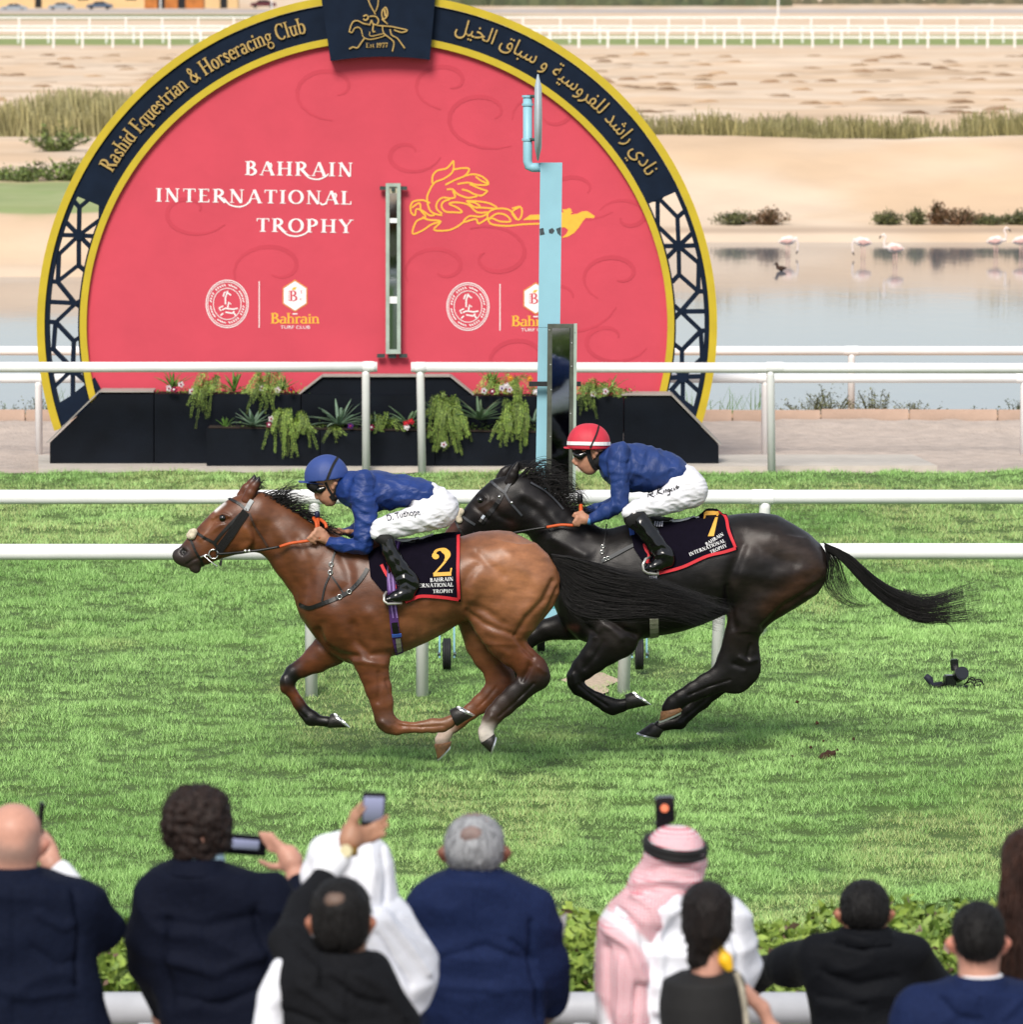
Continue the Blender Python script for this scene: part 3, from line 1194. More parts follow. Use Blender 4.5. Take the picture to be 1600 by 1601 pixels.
# thin navy liners that carry the lattice
for rx0_, ry0_, rx1_, ry1_, a0_, a1_ in ((518.5, 505.5, 512, 499, -17, A0), (518.5, 505.5, 512, 499, A1, 197), (467, 456, 464.5, 453.5, -14, A0), (467, 456, 464.5, 453.5, A1, 194)):
    band(MB(), rx0_, ry0_, rx1_, ry1_, a0_, a1_, 36, YB, -0.05, 0.10).build('rim_liner', NAVY, board)

# lattice struts, read off the photograph
CL = Crop(40, 250, 3.204)
CR = Crop(1000, 270, 3.8125)
LS = [((290, 70), (375, 150)), ((375, 150), (445, 152)), ((375, 150), (268, 240)), ((220, 185), (268, 240)), ((378, 150), (375, 290)),
      ((268, 240), (265, 380)), ((182, 295), (265, 380)), ((150, 378), (265, 380)), ((265, 380), (355, 385)), ((265, 380), (372, 300)),
      ((265, 380), (330, 445)), ((265, 380), (265, 530)), ((265, 380), (165, 475)), ((130, 475), (165, 475)), ((165, 475), (160, 610)),
      ((100, 612), (160, 612)), ((160, 610), (262, 530)), ((262, 530), (300, 560)), ((160, 615), (245, 720)), ((95, 712), (250, 720)),
      ((250, 720), (285, 700)), ((250, 720), (150, 815)), ((250, 720), (280, 745)), ((90, 812), (150, 815)), ((148, 815), (138, 950)), ((150, 815), (240, 910)),
      ((95, 950), (138, 950)), ((138, 950), (235, 1050)), ((240, 910), (235, 1050)), ((240, 910), (278, 885)), ((235, 1050), (235, 1190)),
      ((235, 1060), (300, 1062)), ((235, 1050), (130, 1150)), ((110, 1062), (235, 1060)), ((240, 1060), (310, 1120)), ((235, 1070), (290, 1010))]
RS = [((215, 65), (110, 165)), ((40, 163), (125, 163)), ((110, 165), (110, 320)), ((125, 163), (228, 268)), ((228, 268), (290, 215)), ((228, 268), (235, 440)),
      ((120, 330), (235, 440)), ((335, 345), (235, 440)), ((150, 440), (235, 440)), ((235, 440), (365, 435)), ((170, 505), (235, 440)), ((235, 440), (365, 550)),
      ((235, 440), (238, 610)), ((365, 550), (390, 550)), ((355, 550), (352, 710)), ((200, 650), (238, 610)), ((238, 610), (352, 710)), ((352, 710), (420, 710)),
      ((352, 710), (248, 830)), ((215, 800), (248, 830)), ((248, 830), (420, 828)), ((248, 830), (215, 865)), ((248, 830), (368, 945)), ((368, 945), (425, 942)),
      ((368, 945), (375, 1110)), ((368, 945), (255, 1060)), ((215, 1030), (255, 1060)), ((255, 1060), (255, 1215)), ((375, 1110), (415, 1105)), ((375, 1110), (260, 1215)),
      ((195, 1225), (260, 1220)), ((260, 1220), (410, 1215)), ((190, 1300), (260, 1220)), ((260, 1220), (260, 1370)), ((260, 1220), (380, 1330)), ((200, 1160), (260, 1220))]
for C, S, wd in ((CL, LS, 20), (CR, RS, 25)):
    for a, b in S:
        d = (b[0] - a[0], b[1] - a[1])
        L = math.hypot(*d)
        e = wd * 0.25 / L
        a2, b2 = (a[0] - d[0] * e, a[1] - d[1] * e), (b[0] + d[0] * e, b[1] + d[1] * e)
        slab(MB(), stroke([a2, b2], wd), YB, 0.085 + random.uniform(0, 0.012), C=C, base=-0.03).build('lattice_strut', NAVY, board)
# star hubs and the solid corners at the foot
for C, x, y, r in ((CL, 265, 380, 26), (CL, 238, 1060, 26), (CR, 235, 440, 34), (CR, 260, 1220, 36)):
    slab(MB(), [arc(x, y, r, r, 22.5, 382.5, 8)[:-1]], YB, 0.1, C=C, base=-0.04).build('lattice_hub', NAVY, board)
for C, pl_ in ((CL, [(140, 1235), (215, 1190), (345, 1090), (400, 1190), (165, 1345)]), (CR, [(205, 1290), (260, 1350), (350, 1415), (345, 1520), (160, 1345)]), (CL, [(288, 68), (322, 65), (378, 150), (362, 152)]),
               (CL, [(322, 62), (450, 132), (500, 30), (380, -60)]), (CR, [(35, 130), (185, 66), (150, -40), (-40, 60)])):
    slab(MB(), [pl_], YB, 0.098, C=C, base=-0.04).build('lattice_plate', NAVY, board)

# raised gold lettering on the ring


def on_ring(polys, width, a0, a1, rmid, hpx, flip=False):
    """bend flat text (x right, y up) onto the ring between the angles a0 -> a1"""
    x0, y0, x1, y1 = bounds(polys)
    out = []
    for p in polys:
        q = []
        for x, y in p:
            t = a0 + (a1 - a0) * (x - x0) / (x1 - x0)
            rr = rmid + (y - 0.32) * hpx
            q.append(ell(rr, rr * 0.9755, t))
        out.append(q)
    return out


gl, adv = text_polys('Rashid Equestrian & Horseracing Club', 0.03)
allp = [p for g in gl for p in g]
for g in gl:
    if g:
        x0, _, x1, _ = bounds(allp)
        polys = []
        for p in g:
            polys.append([ell(481 + y * 25, (481 + y * 25) * 0.9755, 149.5 + (103.3 - 149.5) * (x - x0) / (x1 - x0)) for x, y in p])
        slab(MB(), polys, YB - 0.1, 0.028, C=PX).build('letter', GOLD, board)
AR = ['\ufede', '\ufef4', '\ufea8', '\ufedf', '\ufe8d', ' ', '\ufed5', '\ufe8e', '\ufe92', '\ufeb3', ' ', '\ufeed', ' ',
      '\ufe94', '\ufef4', '\ufeb3', '\ufeed', '\ufeae', '\ufed4', '\ufee0', '\ufedf', ' ', '\ufeaa', '\ufeb7', '\ufe8d', '\ufead', ' ',
      '\ufef1', '\ufea9', '\ufe8e', '\ufee7']
ap = font_polys(''.join(AR))
x0, y0, x1, y1 = bounds(ap)
pl = []
for p in ap:
    pl.append([ell(484 + y * 34, (484 + y * 34) * 0.9755, 75.5 + (29.5 - 75.5) * (x - x0) / (x1 - x0)) for x, y in p])
slab(MB(), pl, YB - 0.1, 0.028, eps=0.0, C=PX).build('lettering', GOLD, board)

# plaque at the top
PL = Crop(440, 0, 5.0)
pq = MB()
top = [(275, -260), (1225, -260)]
bot = arc(765, 1250, 900, 800, -65, -115, 14)
bot = [(1160, 470), (1030, 455), (900, 447), (770, 445), (640, 450), (510, 462), (385, 480)]
slab(pq, [top + bot], YB, 0.24, C=PL, base=0.0)
pq.build('plaque', NAVY, board)
art = []
for pts, wd in [([(660, -60), (690, 30), (725, 95), (735, 115)], 9), ([(760, -60), (755, 40), (735, 95)], 8),
                ([(530, 250), (545, 200), (565, 170), (600, 165), (640, 185), (690, 195)], 9), ([(530, 250), (555, 255), (570, 225), (600, 215), (625, 235), (635, 280), (650, 300)], 8),
                ([(640, 130), (665, 120), (680, 140), (660, 160), (640, 150)], 11), ([(690, 130), (735, 130), (760, 160), (745, 195), (715, 185), (705, 160), (690, 200)], 10),
                ([(720, 190), (715, 245), (735, 250)], 10), ([(650, 300), (700, 310), (800, 285), (800, 265), (700, 285), (690, 250)], 7), ([(650, 300), (625, 335), (595, 375), (560, 370), (530, 385)], 11),
                ([(745, 200), (800, 205), (860, 210), (910, 220), (985, 238), (940, 255), (880, 235)], 9), ([(790, 205), (800, 260), (860, 310), (880, 340), (868, 405)], 9),
                ([(850, 230), (862, 275), (905, 300), (940, 345), (965, 380)], 9), ([(785, 150), (830, 190)], 10), ([(790, 80), (815, 60), (830, 95), (825, 130), (800, 150), (785, 120), (790, 80)], 10), ([(805, 75), (815, 130)], 16)]:
    art += stroke(smooth_poly(pts, 4), wd)
slab(MB(), art, YB - 0.24, 0.02, C=PL).build('crest', GOLD, board)
slab(MB(), text_fit('Est 1977', 662, 375, 832, 372, 36, 0.04), YB - 0.24, 0.015, C=PL).build('lettering', GOLD, board)

# ------------------------------------------------------------------ print on the banner
YP = YB - 0.0532
TONE = mat('tonal_red_print', (.515, .044, .074), 0.8, 0.05, 3)
rt_ = random.Random(12)
for cx_, cy_, R_, a0_ in ((905, 300, 70, 40), (965, 430, 60, 120), (880, 470, 85, 10), (980, 340, 45, 200), (760, 180, 80, 60), (690, 420, 60, 150), (820, 560, 70, 80), (955, 530, 60, 20), (700, 130, 60, 100), (640, 240, 50, 10), (860, 180, 60, 170), (770, 400, 70, 240), (520, 140, 70, 90), (300, 330, 60, 30), (430, 420, 70, 140)):
    pts = [(cx_ + R_ * (1 - t * .8) * math.cos(math.radians(a0_ + 330 * t)), cy_ + R_ * .7 * (1 - t * .8) * math.sin(math.radians(a0_ + 330 * t))) for t in np.linspace(0, 1, 20)]
    slab(MB(), stroke(pts, [2 + 5 * math.sin(math.pi * i / 19) for i in range(20)]), YP + .0004, 0.0, 0.00002, PX, base=-.001).build('tonal_swirl', TONE, board)
TT = Crop(230, 230, 4.571)
for s, a, b, h, hts in (('BAHRAIN', (700, 200), (1475, 212), 98, None), ('INTERNATIONAL', (62, 390), (1465, 412), 95, None), ('TROPHY', (780, 605), (1468, 615), 95, None)):
    pol = text_fit(s, *a, *b, h, 0.14)
    slab(MB(), pol, YP, 0.0007, 0.00005, TT).build('lettering', PRINTW, board)
for pts in ([(1110, 160), (1150, 215), (1215, 232), (1270, 215), (1300, 190)], [(545, 360), (590, 412), (655, 428), (710, 412), (750, 370)], [(955, 580), (1000, 625), (1070, 638), (1130, 620), (1150, 600)],
            [(860, 130), (885, 120), (890, 150)], [(1320, 345), (1348, 335), (1352, 365)], [(1235, 395), (1250, 412), (1275, 405), (1290, 380)]):
    slab(MB(), stroke(smooth_poly(pts, 6), [5] * 2 + [10] * (6 * (len(pts) - 1) - 3) + [5] * 2), YP, 0.0005, 0.00005, TT).build('letter_swash', PRINTW, board)

# tail-and-horse line drawing
PH = Crop(580, 230, 4.211)
S = [[(545, 90), (545, 140), (530, 175), (480, 210), (420, 235), (385, 290), (370, 340), (385, 410), (420, 440), (470, 450)], [(545, 90), (500, 140), (440, 155), (408, 190), (405, 240)],
     [(540, 150), (600, 140), (648, 145), (620, 190), (560, 215), (490, 250)], [(620, 190), (680, 180), (740, 200), (775, 245), (700, 250), (640, 235), (570, 245)], [(690, 195), (730, 225), (770, 240)],
     [(770, 290), (720, 275), (650, 245)], [(770, 290), (730, 320), (680, 310), (640, 290), (600, 280)], [(700, 325), (640, 335), (570, 310), (540, 280), (500, 280)], [(540, 290), (555, 330), (520, 340)],
     [(530, 340), (470, 335), (435, 370), (435, 410), (470, 440)], [(520, 345), (480, 360), (465, 390), (490, 425), (540, 430), (600, 430), (570, 400), (515, 375), (560, 365), (640, 380), (700, 430), (770, 430)],
     [(630, 355), (680, 395), (720, 395), (690, 370), (630, 355), (720, 360), (790, 375), (830, 405), (740, 400), (690, 400)], [(770, 480), (770, 440), (800, 415), (860, 405), (920, 420), (970, 480), (995, 440), (985, 395), (930, 405)],
     [(980, 395), (930, 430), (960, 480)], [(770, 480), (830, 440), (890, 450), (920, 490), (850, 490), (800, 470), (770, 480)], [(770, 480), (800, 510), (900, 520), (1000, 510), (1120, 505)], [(770, 470), (710, 505), (690, 475), (610, 495), (650, 455), (720, 460), (770, 440)],
     [(610, 495), (560, 530), (500, 550), (415, 545), (460, 490), (380, 480), (340, 460)], [(260, 390), (280, 360), (340, 350), (390, 370)], [(260, 390), (265, 430), (290, 450), (300, 410), (340, 420), (385, 450), (420, 450)], [(270, 400), (320, 370), (330, 420), (360, 460), (300, 490), (275, 570), (340, 550), (400, 510), (465, 490)]]
pol = []
for p in S:
    pol += stroke(smooth_poly(p, 4), 11)
slab(MB(), pol, YP, 0.0007, 0.00005, PH).build('tail_drawing', PRINTY, board)
pol = [[(1000, 482), (1050, 448), (1120, 445), (1120, 478)], [(1255, 430), (1290, 435), (1320, 445), (1360, 440), (1390, 425), (1425, 422), (1475, 455), (1470, 468), (1415, 468), (1395, 490), (1370, 530)],
        [(1255, 430), (1370, 530), (1340, 565), (1300, 590), (1255, 600), (1290, 570), (1300, 545), (1280, 530), (1255, 530)], arc(1305, 418, 17, 15, 0, 330, 9), [(1260, 410), (1290, 412), (1330, 430), (1310, 445), (1270, 430)]]
slab(MB(), pol[:4] + pol[5:], YP, 0.0007, 0.00005, PH).build('horse_emblem', PRINTY, board)
slab(MB(), pol[4:5], YP, 0.0008, 0.00005, PH).build('rider_emblem', PRINTY, board)

# two pairs of club seals
SL = Crop(300, 420, 2.857)


def seal(dx, dy):
    C = lambda x, y: SL(x + dx, y + dy)
    p = []
    for rx, ry, wd in ((94, 106, 4), (87, 98, 3), (62, 70, 3)):
        p += stroke(arc(158, 158, rx, ry, 0, 360, 40), wd)
    for k in range(44):           # the ring of tiny letters
        a = 360 * k / 44
        if k % 11 in (0, 5):
            continue
        x, y = 158 + 74 * math.cos(math.radians(a)), 158 + 84 * math.sin(math.radians(a))
        p += stroke([(x - 4, y - 3 - (k % 3)), (x + 3, y + 4)], 4.5)
    for pts in ([(135, 185), (150, 178), (185, 182), (205, 178)], [(130, 190), (122, 176), (140, 168)], [(150, 195), (180, 200), (190, 190)], [(140, 200), (128, 210)], [(185, 195), (196, 210)],
                [(160, 175), (165, 150), (175, 160)], [(150, 160), (150, 130), (160, 100), (145, 108), (140, 125)], [(155, 105), (175, 120)]):
        p += stroke(pts, 6)
    slab(MB(), p, YP, 0.0005, 0.00005, C).build('seal', PRINTW, board)
    slab(MB(), stroke([(301, 57), (301, 265)], 4), YP, 0.0005, 0.00005, C=C).build('divider', PRINTW, board)
    slab(MB(), [[(461 + 58 * math.sin(math.radians(a)), 122 - 66 * math.cos(math.radians(a))) for a in range(0, 360, 60)]], YP, 0.0005, 0.00005, C=C).build('badge', PRINTW, board)
    slab(MB(), stroke([(461 + 62 * math.sin(math.radians(a)), 122 - 70 * math.cos(math.radians(a))) for a in list(range(0, 361, 60))], 2.5) + [[(445, 95), (455, 84), (470, 82), (462, 96)]], YP, 0.0007, 0.00005, C=C).build('badge_edge', PRINTY, board)
    slab(MB(), text_fit('B', 435, 145, 474, 145, 46) + [[(432, y), (438, y + 4), (432, y + 8)] for y in range(100, 145, 9)], YP, 0.0010, 0.00005, C).build('lettering', PRINTR, board)
    slab(MB(), text_fit('T', 482, 112, 497, 112, 14) + text_fit('c', 482, 142, 494, 142, 14), YP, 0.0010, 0.00005, C).build('lettering', PRINTR, board)
    slab(MB(), text_fit('Bahrain', 352, 245, 572, 245, 46, -0.02), YP, 0.0007, 0.00005, C).build('lettering', PRINTY, board)
    tp = font_polys('TURF CLUB')
    x0, y0, x1, y1 = bounds(tp)
    slab(MB(), [[(396 + (x - x0) / (x1 - x0) * 132, 269 - (y - y0) / (y1 - y0) * 14) for x, y in q] for q in tp], YP, 0.0005, 0.0, C).build('lettering', PRINTW, board)
    slab(MB(), [[(450, 200), (472, 200), (472, 205), (450, 205)]], YP, 0.0005, 0.00005, C=C).build('small_print', PRINTW, board)


seal(0, 0)
seal(1076, 12)

# ------------------------------------------------------------------ mirror hung on the board
MIR = bpy.data.materials.new('mirror_glass')
MIR.use_nodes = True
_b = MIR.node_tree.nodes['Principled BSDF']
_b.inputs['Metallic'].default_value = 1
_b.inputs['Roughness'].default_value = 0.03
_b.inputs['Base Color'].default_value = (0.42, 0.44, 0.45, 1)  # reflection of an absent dark grandstand painted in as a dark tint
PALE = mat('pale_green_metal', '#aab9ae', 0.45, 0.12, 8, metal=0.3)
DKM = mat('dark_metal', '#3c4a48', 0.5, 0.2, 10, metal=0.4)
mr = thing('tall_mirror', 'tall narrow mirror with pale frame mounted on the red board', 'mirror', (at(615, 555, YB).x, YB - 0.1, at(615, 555, YB).z))
MC = Crop(580, 230, 4.211)
slab(MB(), [[(98, 240), (122, 240), (122, 1360), (98, 1360)], [(172, 240), (196, 240), (196, 1360), (172, 1360)], [(98, 240), (196, 240), (196, 262), (98, 262)], [(98, 1335), (196, 1335), (196, 1362), (98, 1362)]],
     YB - 0.1, 0.09, C=MC).build('mirror_frame', PALE, mr)
slab(MB(), [[(98, 262), (196, 262), (196, 305), (98, 305)]], YB - 0.1, 0.07, C=MC).build('head_plate', mat('cream_metal', '#bfb79f', .5, .1, 9), mr)
slab(MB(), [[(135, 268), (158, 268), (158, 292), (135, 292)]], YB - 0.18, 0.03, C=MC).build('hook', DKM, mr)
slab(MB(), [[(118, 300), (176, 300), (176, 1340), (118, 1340)]], YB - 0.1, 0.05, C=MC).build('mirror_pane', MIR, mr)
for y0_, y1_ in ((470, 500), (985, 1030)):
    slab(MB(), [[(112, y0_), (180, y0_), (180, y1_), (112, y1_)]], YB - 0.1, 0.065, C=MC).build('joint_band', WHITE, mr)
for xx, yy in ((85, 272), (212, 272), (66, 1375), (214, 1375), (140, 1378)):
    slab(MB(), [[(xx - 26, yy - 12), (xx + 26, yy - 12), (xx + 26, yy + 12), (xx - 26, yy + 12)]], YB - 0.1, 0.05, C=MC).build('bracket', DKM, mr)

# ------------------------------------------------------------------ plinth and planters
PLN = mat('black_plinth', (.0042, .0062, .0105), 0.65, 0.3, 2.5, 0.15, 40, spec=.12)
LEDGE = mat('weathered_ledge', '#9a958f', 0.8, 0.12, 6)


def prism(mb, poly_px, Yf, Yb):
    """outline on the front plane Yf, pushed straight back to Yb"""
    f = [at(*p, Yf) for p in poly_px]
    b = [Vector((p.x, Yb, p.z)) for p in f]
    n = len(f)
    mb.add(f + b, [tuple(range(n)), tuple(range(2 * n - 1, n - 1, -1))] + [(k, (k + 1) % n, n + (k + 1) % n, n + k) for k in range(n)])
    return mb


plinth = thing('board_plinth', 'long black plinth with sloping ends and planter troughs under the red board', 'plinth', (at(590, 735, 61.6).x, 61.6, 0))
YF = 61.75
GP = Crop(230, 540, 2.54)
PLATE = [[(78, 735), (78, 692), (157, 616), (240, 616), (240, 735)], [(241.5, 735), (241.5, 616), (470, 617), (470, 735)], [(471.5, 735), (471.5, 617), (700, 619), (700, 735)],
         [(701.5, 735), (701.5, 619), (975, 621), (975, 736)], [(976.5, 736), (976.5, 621), (1049, 621), (1124, 697), (1124, 737)]]
for p in PLATE:
    prism(MB(), p, YF, YB - 0.14).build('plinth_panel', PLN, plinth)
for a, b in (((74, 693), (156, 613)), ((156, 613.5), (240, 613.5)), ((972, 618.5), (1050, 618.5)), ((1050, 618.5), (1127, 697))):
    d = (b[0] - a[0], b[1] - a[1])
    L = math.hypot(*d)
    nx, ny = d[1] / L * 2.2, -d[0] / L * 2.2
    prism(MB(), [(a[0], a[1]), (b[0], b[1]), (b[0] + nx, b[1] + ny), (a[0] + nx, a[1] + ny)], YF - 0.02, YB - 0.135).build('ledge', LEDGE, plinth)
prism(MB(), [(470, 616.5), (505, 590), (703, 590), (738, 618.5)], YF + 0.12, YB - 0.141).build('raised_panel', PLN, plinth)
for a, b in (((468, 615), (504, 587)), ((504, 587), (704, 587)), ((704, 587), (740, 616))):
    d = (b[0] - a[0], b[1] - a[1])
    L = math.hypot(*d)
    nx, ny = d[1] / L * 2, -d[0] / L * 2
    prism(MB(), [(a[0], a[1] + 2.5), (b[0], b[1] + 2.5), (b[0] + nx, b[1] + ny + 2.4), (a[0] + nx, a[1] + ny + 2.4)], YF + 0.08, YB - 0.145).build('ledge', LEDGE, plinth)
YT = YF - 0.34
for p in ([(323, 736), (323, 670), (500, 673), (500, 737)], [(501, 737), (501, 673), (680, 676), (680, 738)], [(681, 738), (681, 676), (845, 678), (845, 738.5)]):
    prism(MB(), p, YT, YF - 0.005).build('trough', PLN, plinth)
prism(MB(), [(326, 669.3), (843, 676.6), (843, 675.2), (326, 668)], YT + 0.02, YF - 0.02).build('soil', mat('dark_soil', '#2b2018', .95, .3, 30), plinth)

# ------------------------------------------------------------------ winning post on its trolley
BLUE = mat('pale_blue_paint', (.26, .50, .60), 0.45, 0.06, 3, 0.05, 40)
GREYP = mat('pale_grey_paint', '#a9b6bd', 0.4, 0.06, 6)
BLK = mat('black_rubber', '#17181a', 0.7, 0.25, 20)
YW = 43.6
wp = thing('winning_post', 'tall pale blue winning post with a disc on its elbow, standing on a wheeled frame', 'post', (at(855, 735, YW).x, YW, 0))
z46 = 0.5
prism(MB(), [(845, 255), (879.5, 255), (876, 512), (842, 512)], YW, YW + 0.09).build('post_panel', BLUE, wp)
prism(MB(), [(842, 512.5), (866, 512.5), (862, 735), (858, 900), (836, 900), (838, 735)], YW + 0.001, YW + 0.09).build('post_panel', BLUE, wp)
PW = Crop(680, 0, 3.478)
e = lambda x, y, dy=0.0: at(*PW(x, y), YW + 0.05 + dy)
MB().tube([e(505, 520), e(505, 880), e(512, 905), e(530, 912), e(590, 912)], at(*PW(505, 600), YW).x - at(*PW(480, 600), YW).x, 18).build('elbow_pipe', BLUE, wp, True)
for y in (525, 570, 760):
    MB().lathe([(0.036, -.008), (0.043, -.008), (0.043, .008), (0.036, .008)], e(505, y), 18).build('pipe_band', BLUE, wp)
# disc seen nearly edge-on
c = e(560, 640)
R = (e(560, 405) - e(560, 875)).length / 2
d = MB()
vs, fs = [], []
for (rr, xo) in ((0.02, -.028), (R * .7, -.024), (R, -0.004), (R, .006), (R * .7, .03), (.02, .034)):
    for k in range(40):
        t = 2 * math.pi * k / 40
        vs.append(c + Vector((xo, rr * math.sin(t) * .98 + xo * 0, rr * math.cos(t))))
for i in range(5):
    for k in range(40):
        fs.append((i * 40 + k, i * 40 + (k + 1) % 40, (i + 1) * 40 + (k + 1) % 40, (i + 1) * 40 + k))
fs += [tuple(range(40)), tuple(200 + k for k in range(40))]
dd = d.add(vs, fs).build('disc', GREYP, wp, True)
for y in (525, 760):
    MB().tube([e(505, y, -.02), e(575, y, -.06)], 0.012, 8).build('disc_clamp', DKM, wp)
# dents with a small stencilled mark
for p in ([(570, 1245), (590, 1240), (598, 1275), (572, 1280)], [(660, 1245), (686, 1235), (686, 1285), (668, 1270)], [(620, 1250), (640, 1240), (652, 1255), (640, 1272), (622, 1268)]):
    slab(MB(), [p], YW, 0.003, C=PW).build('chipped_paint', mat('bare_metal', '#39444a', .6, .5, 60), wp)
# trolley
fz = at(870, 957, YW).z
fb = MB()
xa, xb = at(692, 1000, YW).x, at(1008, 1000, YW).x
for yy in (-0.25, 0.35):
    fb.box(((xa + xb) / 2, YW + yy, fz), (xb - xa, 0.07, 0.1))
for xx in (xa, at(850, 1000, YW).x, xb):
    fb.box((xx, YW + 0.05, fz - .001), (0.07, 0.66, 0.09))
fb.build('trolley_frame', BLUE, wp)
MB().box((at(850, 955, YW).x, YW + 0.05, fz + .06), (0.3, 0.5, 0.02)).build('base_plate', mat('teal_paint', '#4d9a9c', .5, .1, 5), wp)
MB().tube([at(838, 838, YW + .3), at(846, 862, YW + .3), at(864, 930, YW + .3)], 0.02, 8).build('brace', BLUE, wp)
for px, yo in ((699, 0.0), (846, 0.9), (1000, 0.0)):
    g = gnd(px, 1051) if yo == 0 else gnd(px, 1022)
    r = 0.12
    whl = MB().lathe([(0.03, -.03), (r * .75, -.032), (r * .95, -.03), (r, -.02), (r, -.012), (r * .96, -.010), (r * .96, -.006), (r, -.004), (r, .004), (r * .96, .006), (r * .96, .01), (r, .012), (r, .02), (r * .95, .03), (r * .75, .032), (.03, .03)], (g.x, g.y, r + .02), 26, 'X').build('wheel', BLK, wp, True)
    for s in (-1, 1):
        MB().box((g.x + s * 0.055, g.y, (r + fz) / 2 + .02), (0.014, 0.03, fz - r + .06)).build('fork', BLUE, wp)
        MB().lathe([(0.02, -.012), (0.02, .012)], (g.x + s * 0.06, g.y, r + .02), 10, 'X').build('axle_nut', DKM, wp)

# mirror strapped to the winning post
YM = YW - 0.06
wood = mat('worn_green_frame', '#4b4f45', 0.6, 0.3, 12, 0.2, 40)
m2 = thing('post_mirror', 'narrow mirror in a worn dark frame strapped to the blue winning post', 'mirror', (at(880, 735, YM).x, YM, at(880, 735, YM).z))
QM = Crop(780, 480, 4.444)
mirror_fr = [[(340, 122), (372, 122), (366, 1290), (330, 1290)], [(498, 122), (543, 122), (530, 1290), (488, 1290)], [(340, 120), (543, 120), (543, 148), (340, 148)]]
slab(MB(), mirror_fr, YM, 0.05, C=QM).build('mirror_frame', wood, m2)
slab(MB(), [[(523, 118), (545, 118), (534, 1290), (515, 1290)]], YM, 0.056, C=QM).build('frame_edge', PALE, m2)
q_ = [(364, 140), (505, 140), (495, 1290), (360, 1290)]
pane = slab(MB(), [q_], YM, 0.02, C=QM)
for v_ in pane.v:                       # hung a few degrees towards the stand's right
    v_.y += (v_.x - at(*QM(430, 600), YM).x) * 0.064
pane.build('mirror_pane', MIR, m2)
for x_, y_ in ((352, 160), (530, 180), (360, 400), (506, 412), (365, 575), (508, 250), (500, 740), (360, 900)):
    slab(MB(), [arc(x_, y_, 4, 4, 0, 330, 8)], YM - .05, 0.006, C=QM).build('screw', mat('bright_steel', '#d8dadc', .3, .05, 9, metal=.6), m2)
for x0_, x1_ in ((210, 338), (542, 572)):
    slab(MB(), [[(x0_, 520), (x1_, 520), (x1_, 552), (x0_, 552)]], YM, 0.035, C=QM).build('clamp', BLK, m2)

# black stake in the turf
g = gnd(1151, 1078)
tag(MB().tube([(g.x, g.y, -.02), (g.x, g.y, .06), (g.x + .004, g.y, .12)], [.024, .022, .017], 10).build('ground_stake', BLK), 'short black stake in the turf under the black horse hind leg', 'stake')
# ================================================================== horses
C1, C2, C3, C4 = Crop(420, 980, 6.667), Crop(660, 950, 6.405), Crop(860, 920, 6.67), Crop(980, 900, 5.93)
C5, C6, C7, C8 = Crop(260, 730, 8.0), Crop(690, 710, 6.667), Crop(450, 700, 5.926), Crop(870, 650, 5.333)
CA, CB, CC = Crop(260, 690, 3.14), Crop(640, 640, 2.86), Crop(1000, 740, 2.667)
YH1, YH2 = 37.3, 38.6

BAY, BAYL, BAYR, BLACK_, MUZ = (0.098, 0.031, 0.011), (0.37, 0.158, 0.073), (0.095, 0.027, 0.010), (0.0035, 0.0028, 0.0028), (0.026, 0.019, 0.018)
SOCK = (0.55, 0.52, 0.48)
DK, DKB, DKR = (0.0062, 0.0052, 0.0052), (0.011, 0.008, 0.007), (0.020, 0.011, 0.008)
COAT1 = mat('bay_coat', '#ffffff', 0.38, 0.25, 11, 0.25, 120, attr='coat', spec=0.4, bdist=0.004, stretch=(1, 1, 2.2))
COAT2 = mat('black_coat', '#ffffff', 0.38, 0.35, 11, 0.25, 120, attr='coat', spec=0.24, bdist=0.004, stretch=(1, 1, 2.2))
HOOF = mat('hoof_horn', '#1d1a18', 0.5, 0.3, 40, 0.2, 90)
HOOFP = mat('pale_hoof_horn', '#8a6240', 0.55, 0.3, 60, 0.2, 90)
SHOE = mat('aluminium_shoe', '#d4d6d8', 0.28, 0.08, 40, metal=0.8)
EYE = mat('horse_eye', '#050404', 0.06, 0.1, 9, spec=0.8)
HAIRB = mat('black_horsehair', (.0045, .0035, .0035), 0.5, 0.6, 40, spec=0.4)
LEATH = mat('black_leather', (.003, .0028, .003), 0.45, 0.3, 30, 0.1, 120)
STEEL = mat('bit_steel', '#d8d8d6', 0.2, 0.05, 20, metal=0.9)
FLEECE = mat('cream_fleece', '#c9bda6', 0.95, 0.2, 60, 0.6, 160)
ORNG = mat('orange_rubber', '#c2521f', 0.6, 0.12, 60, 0.3, 200)


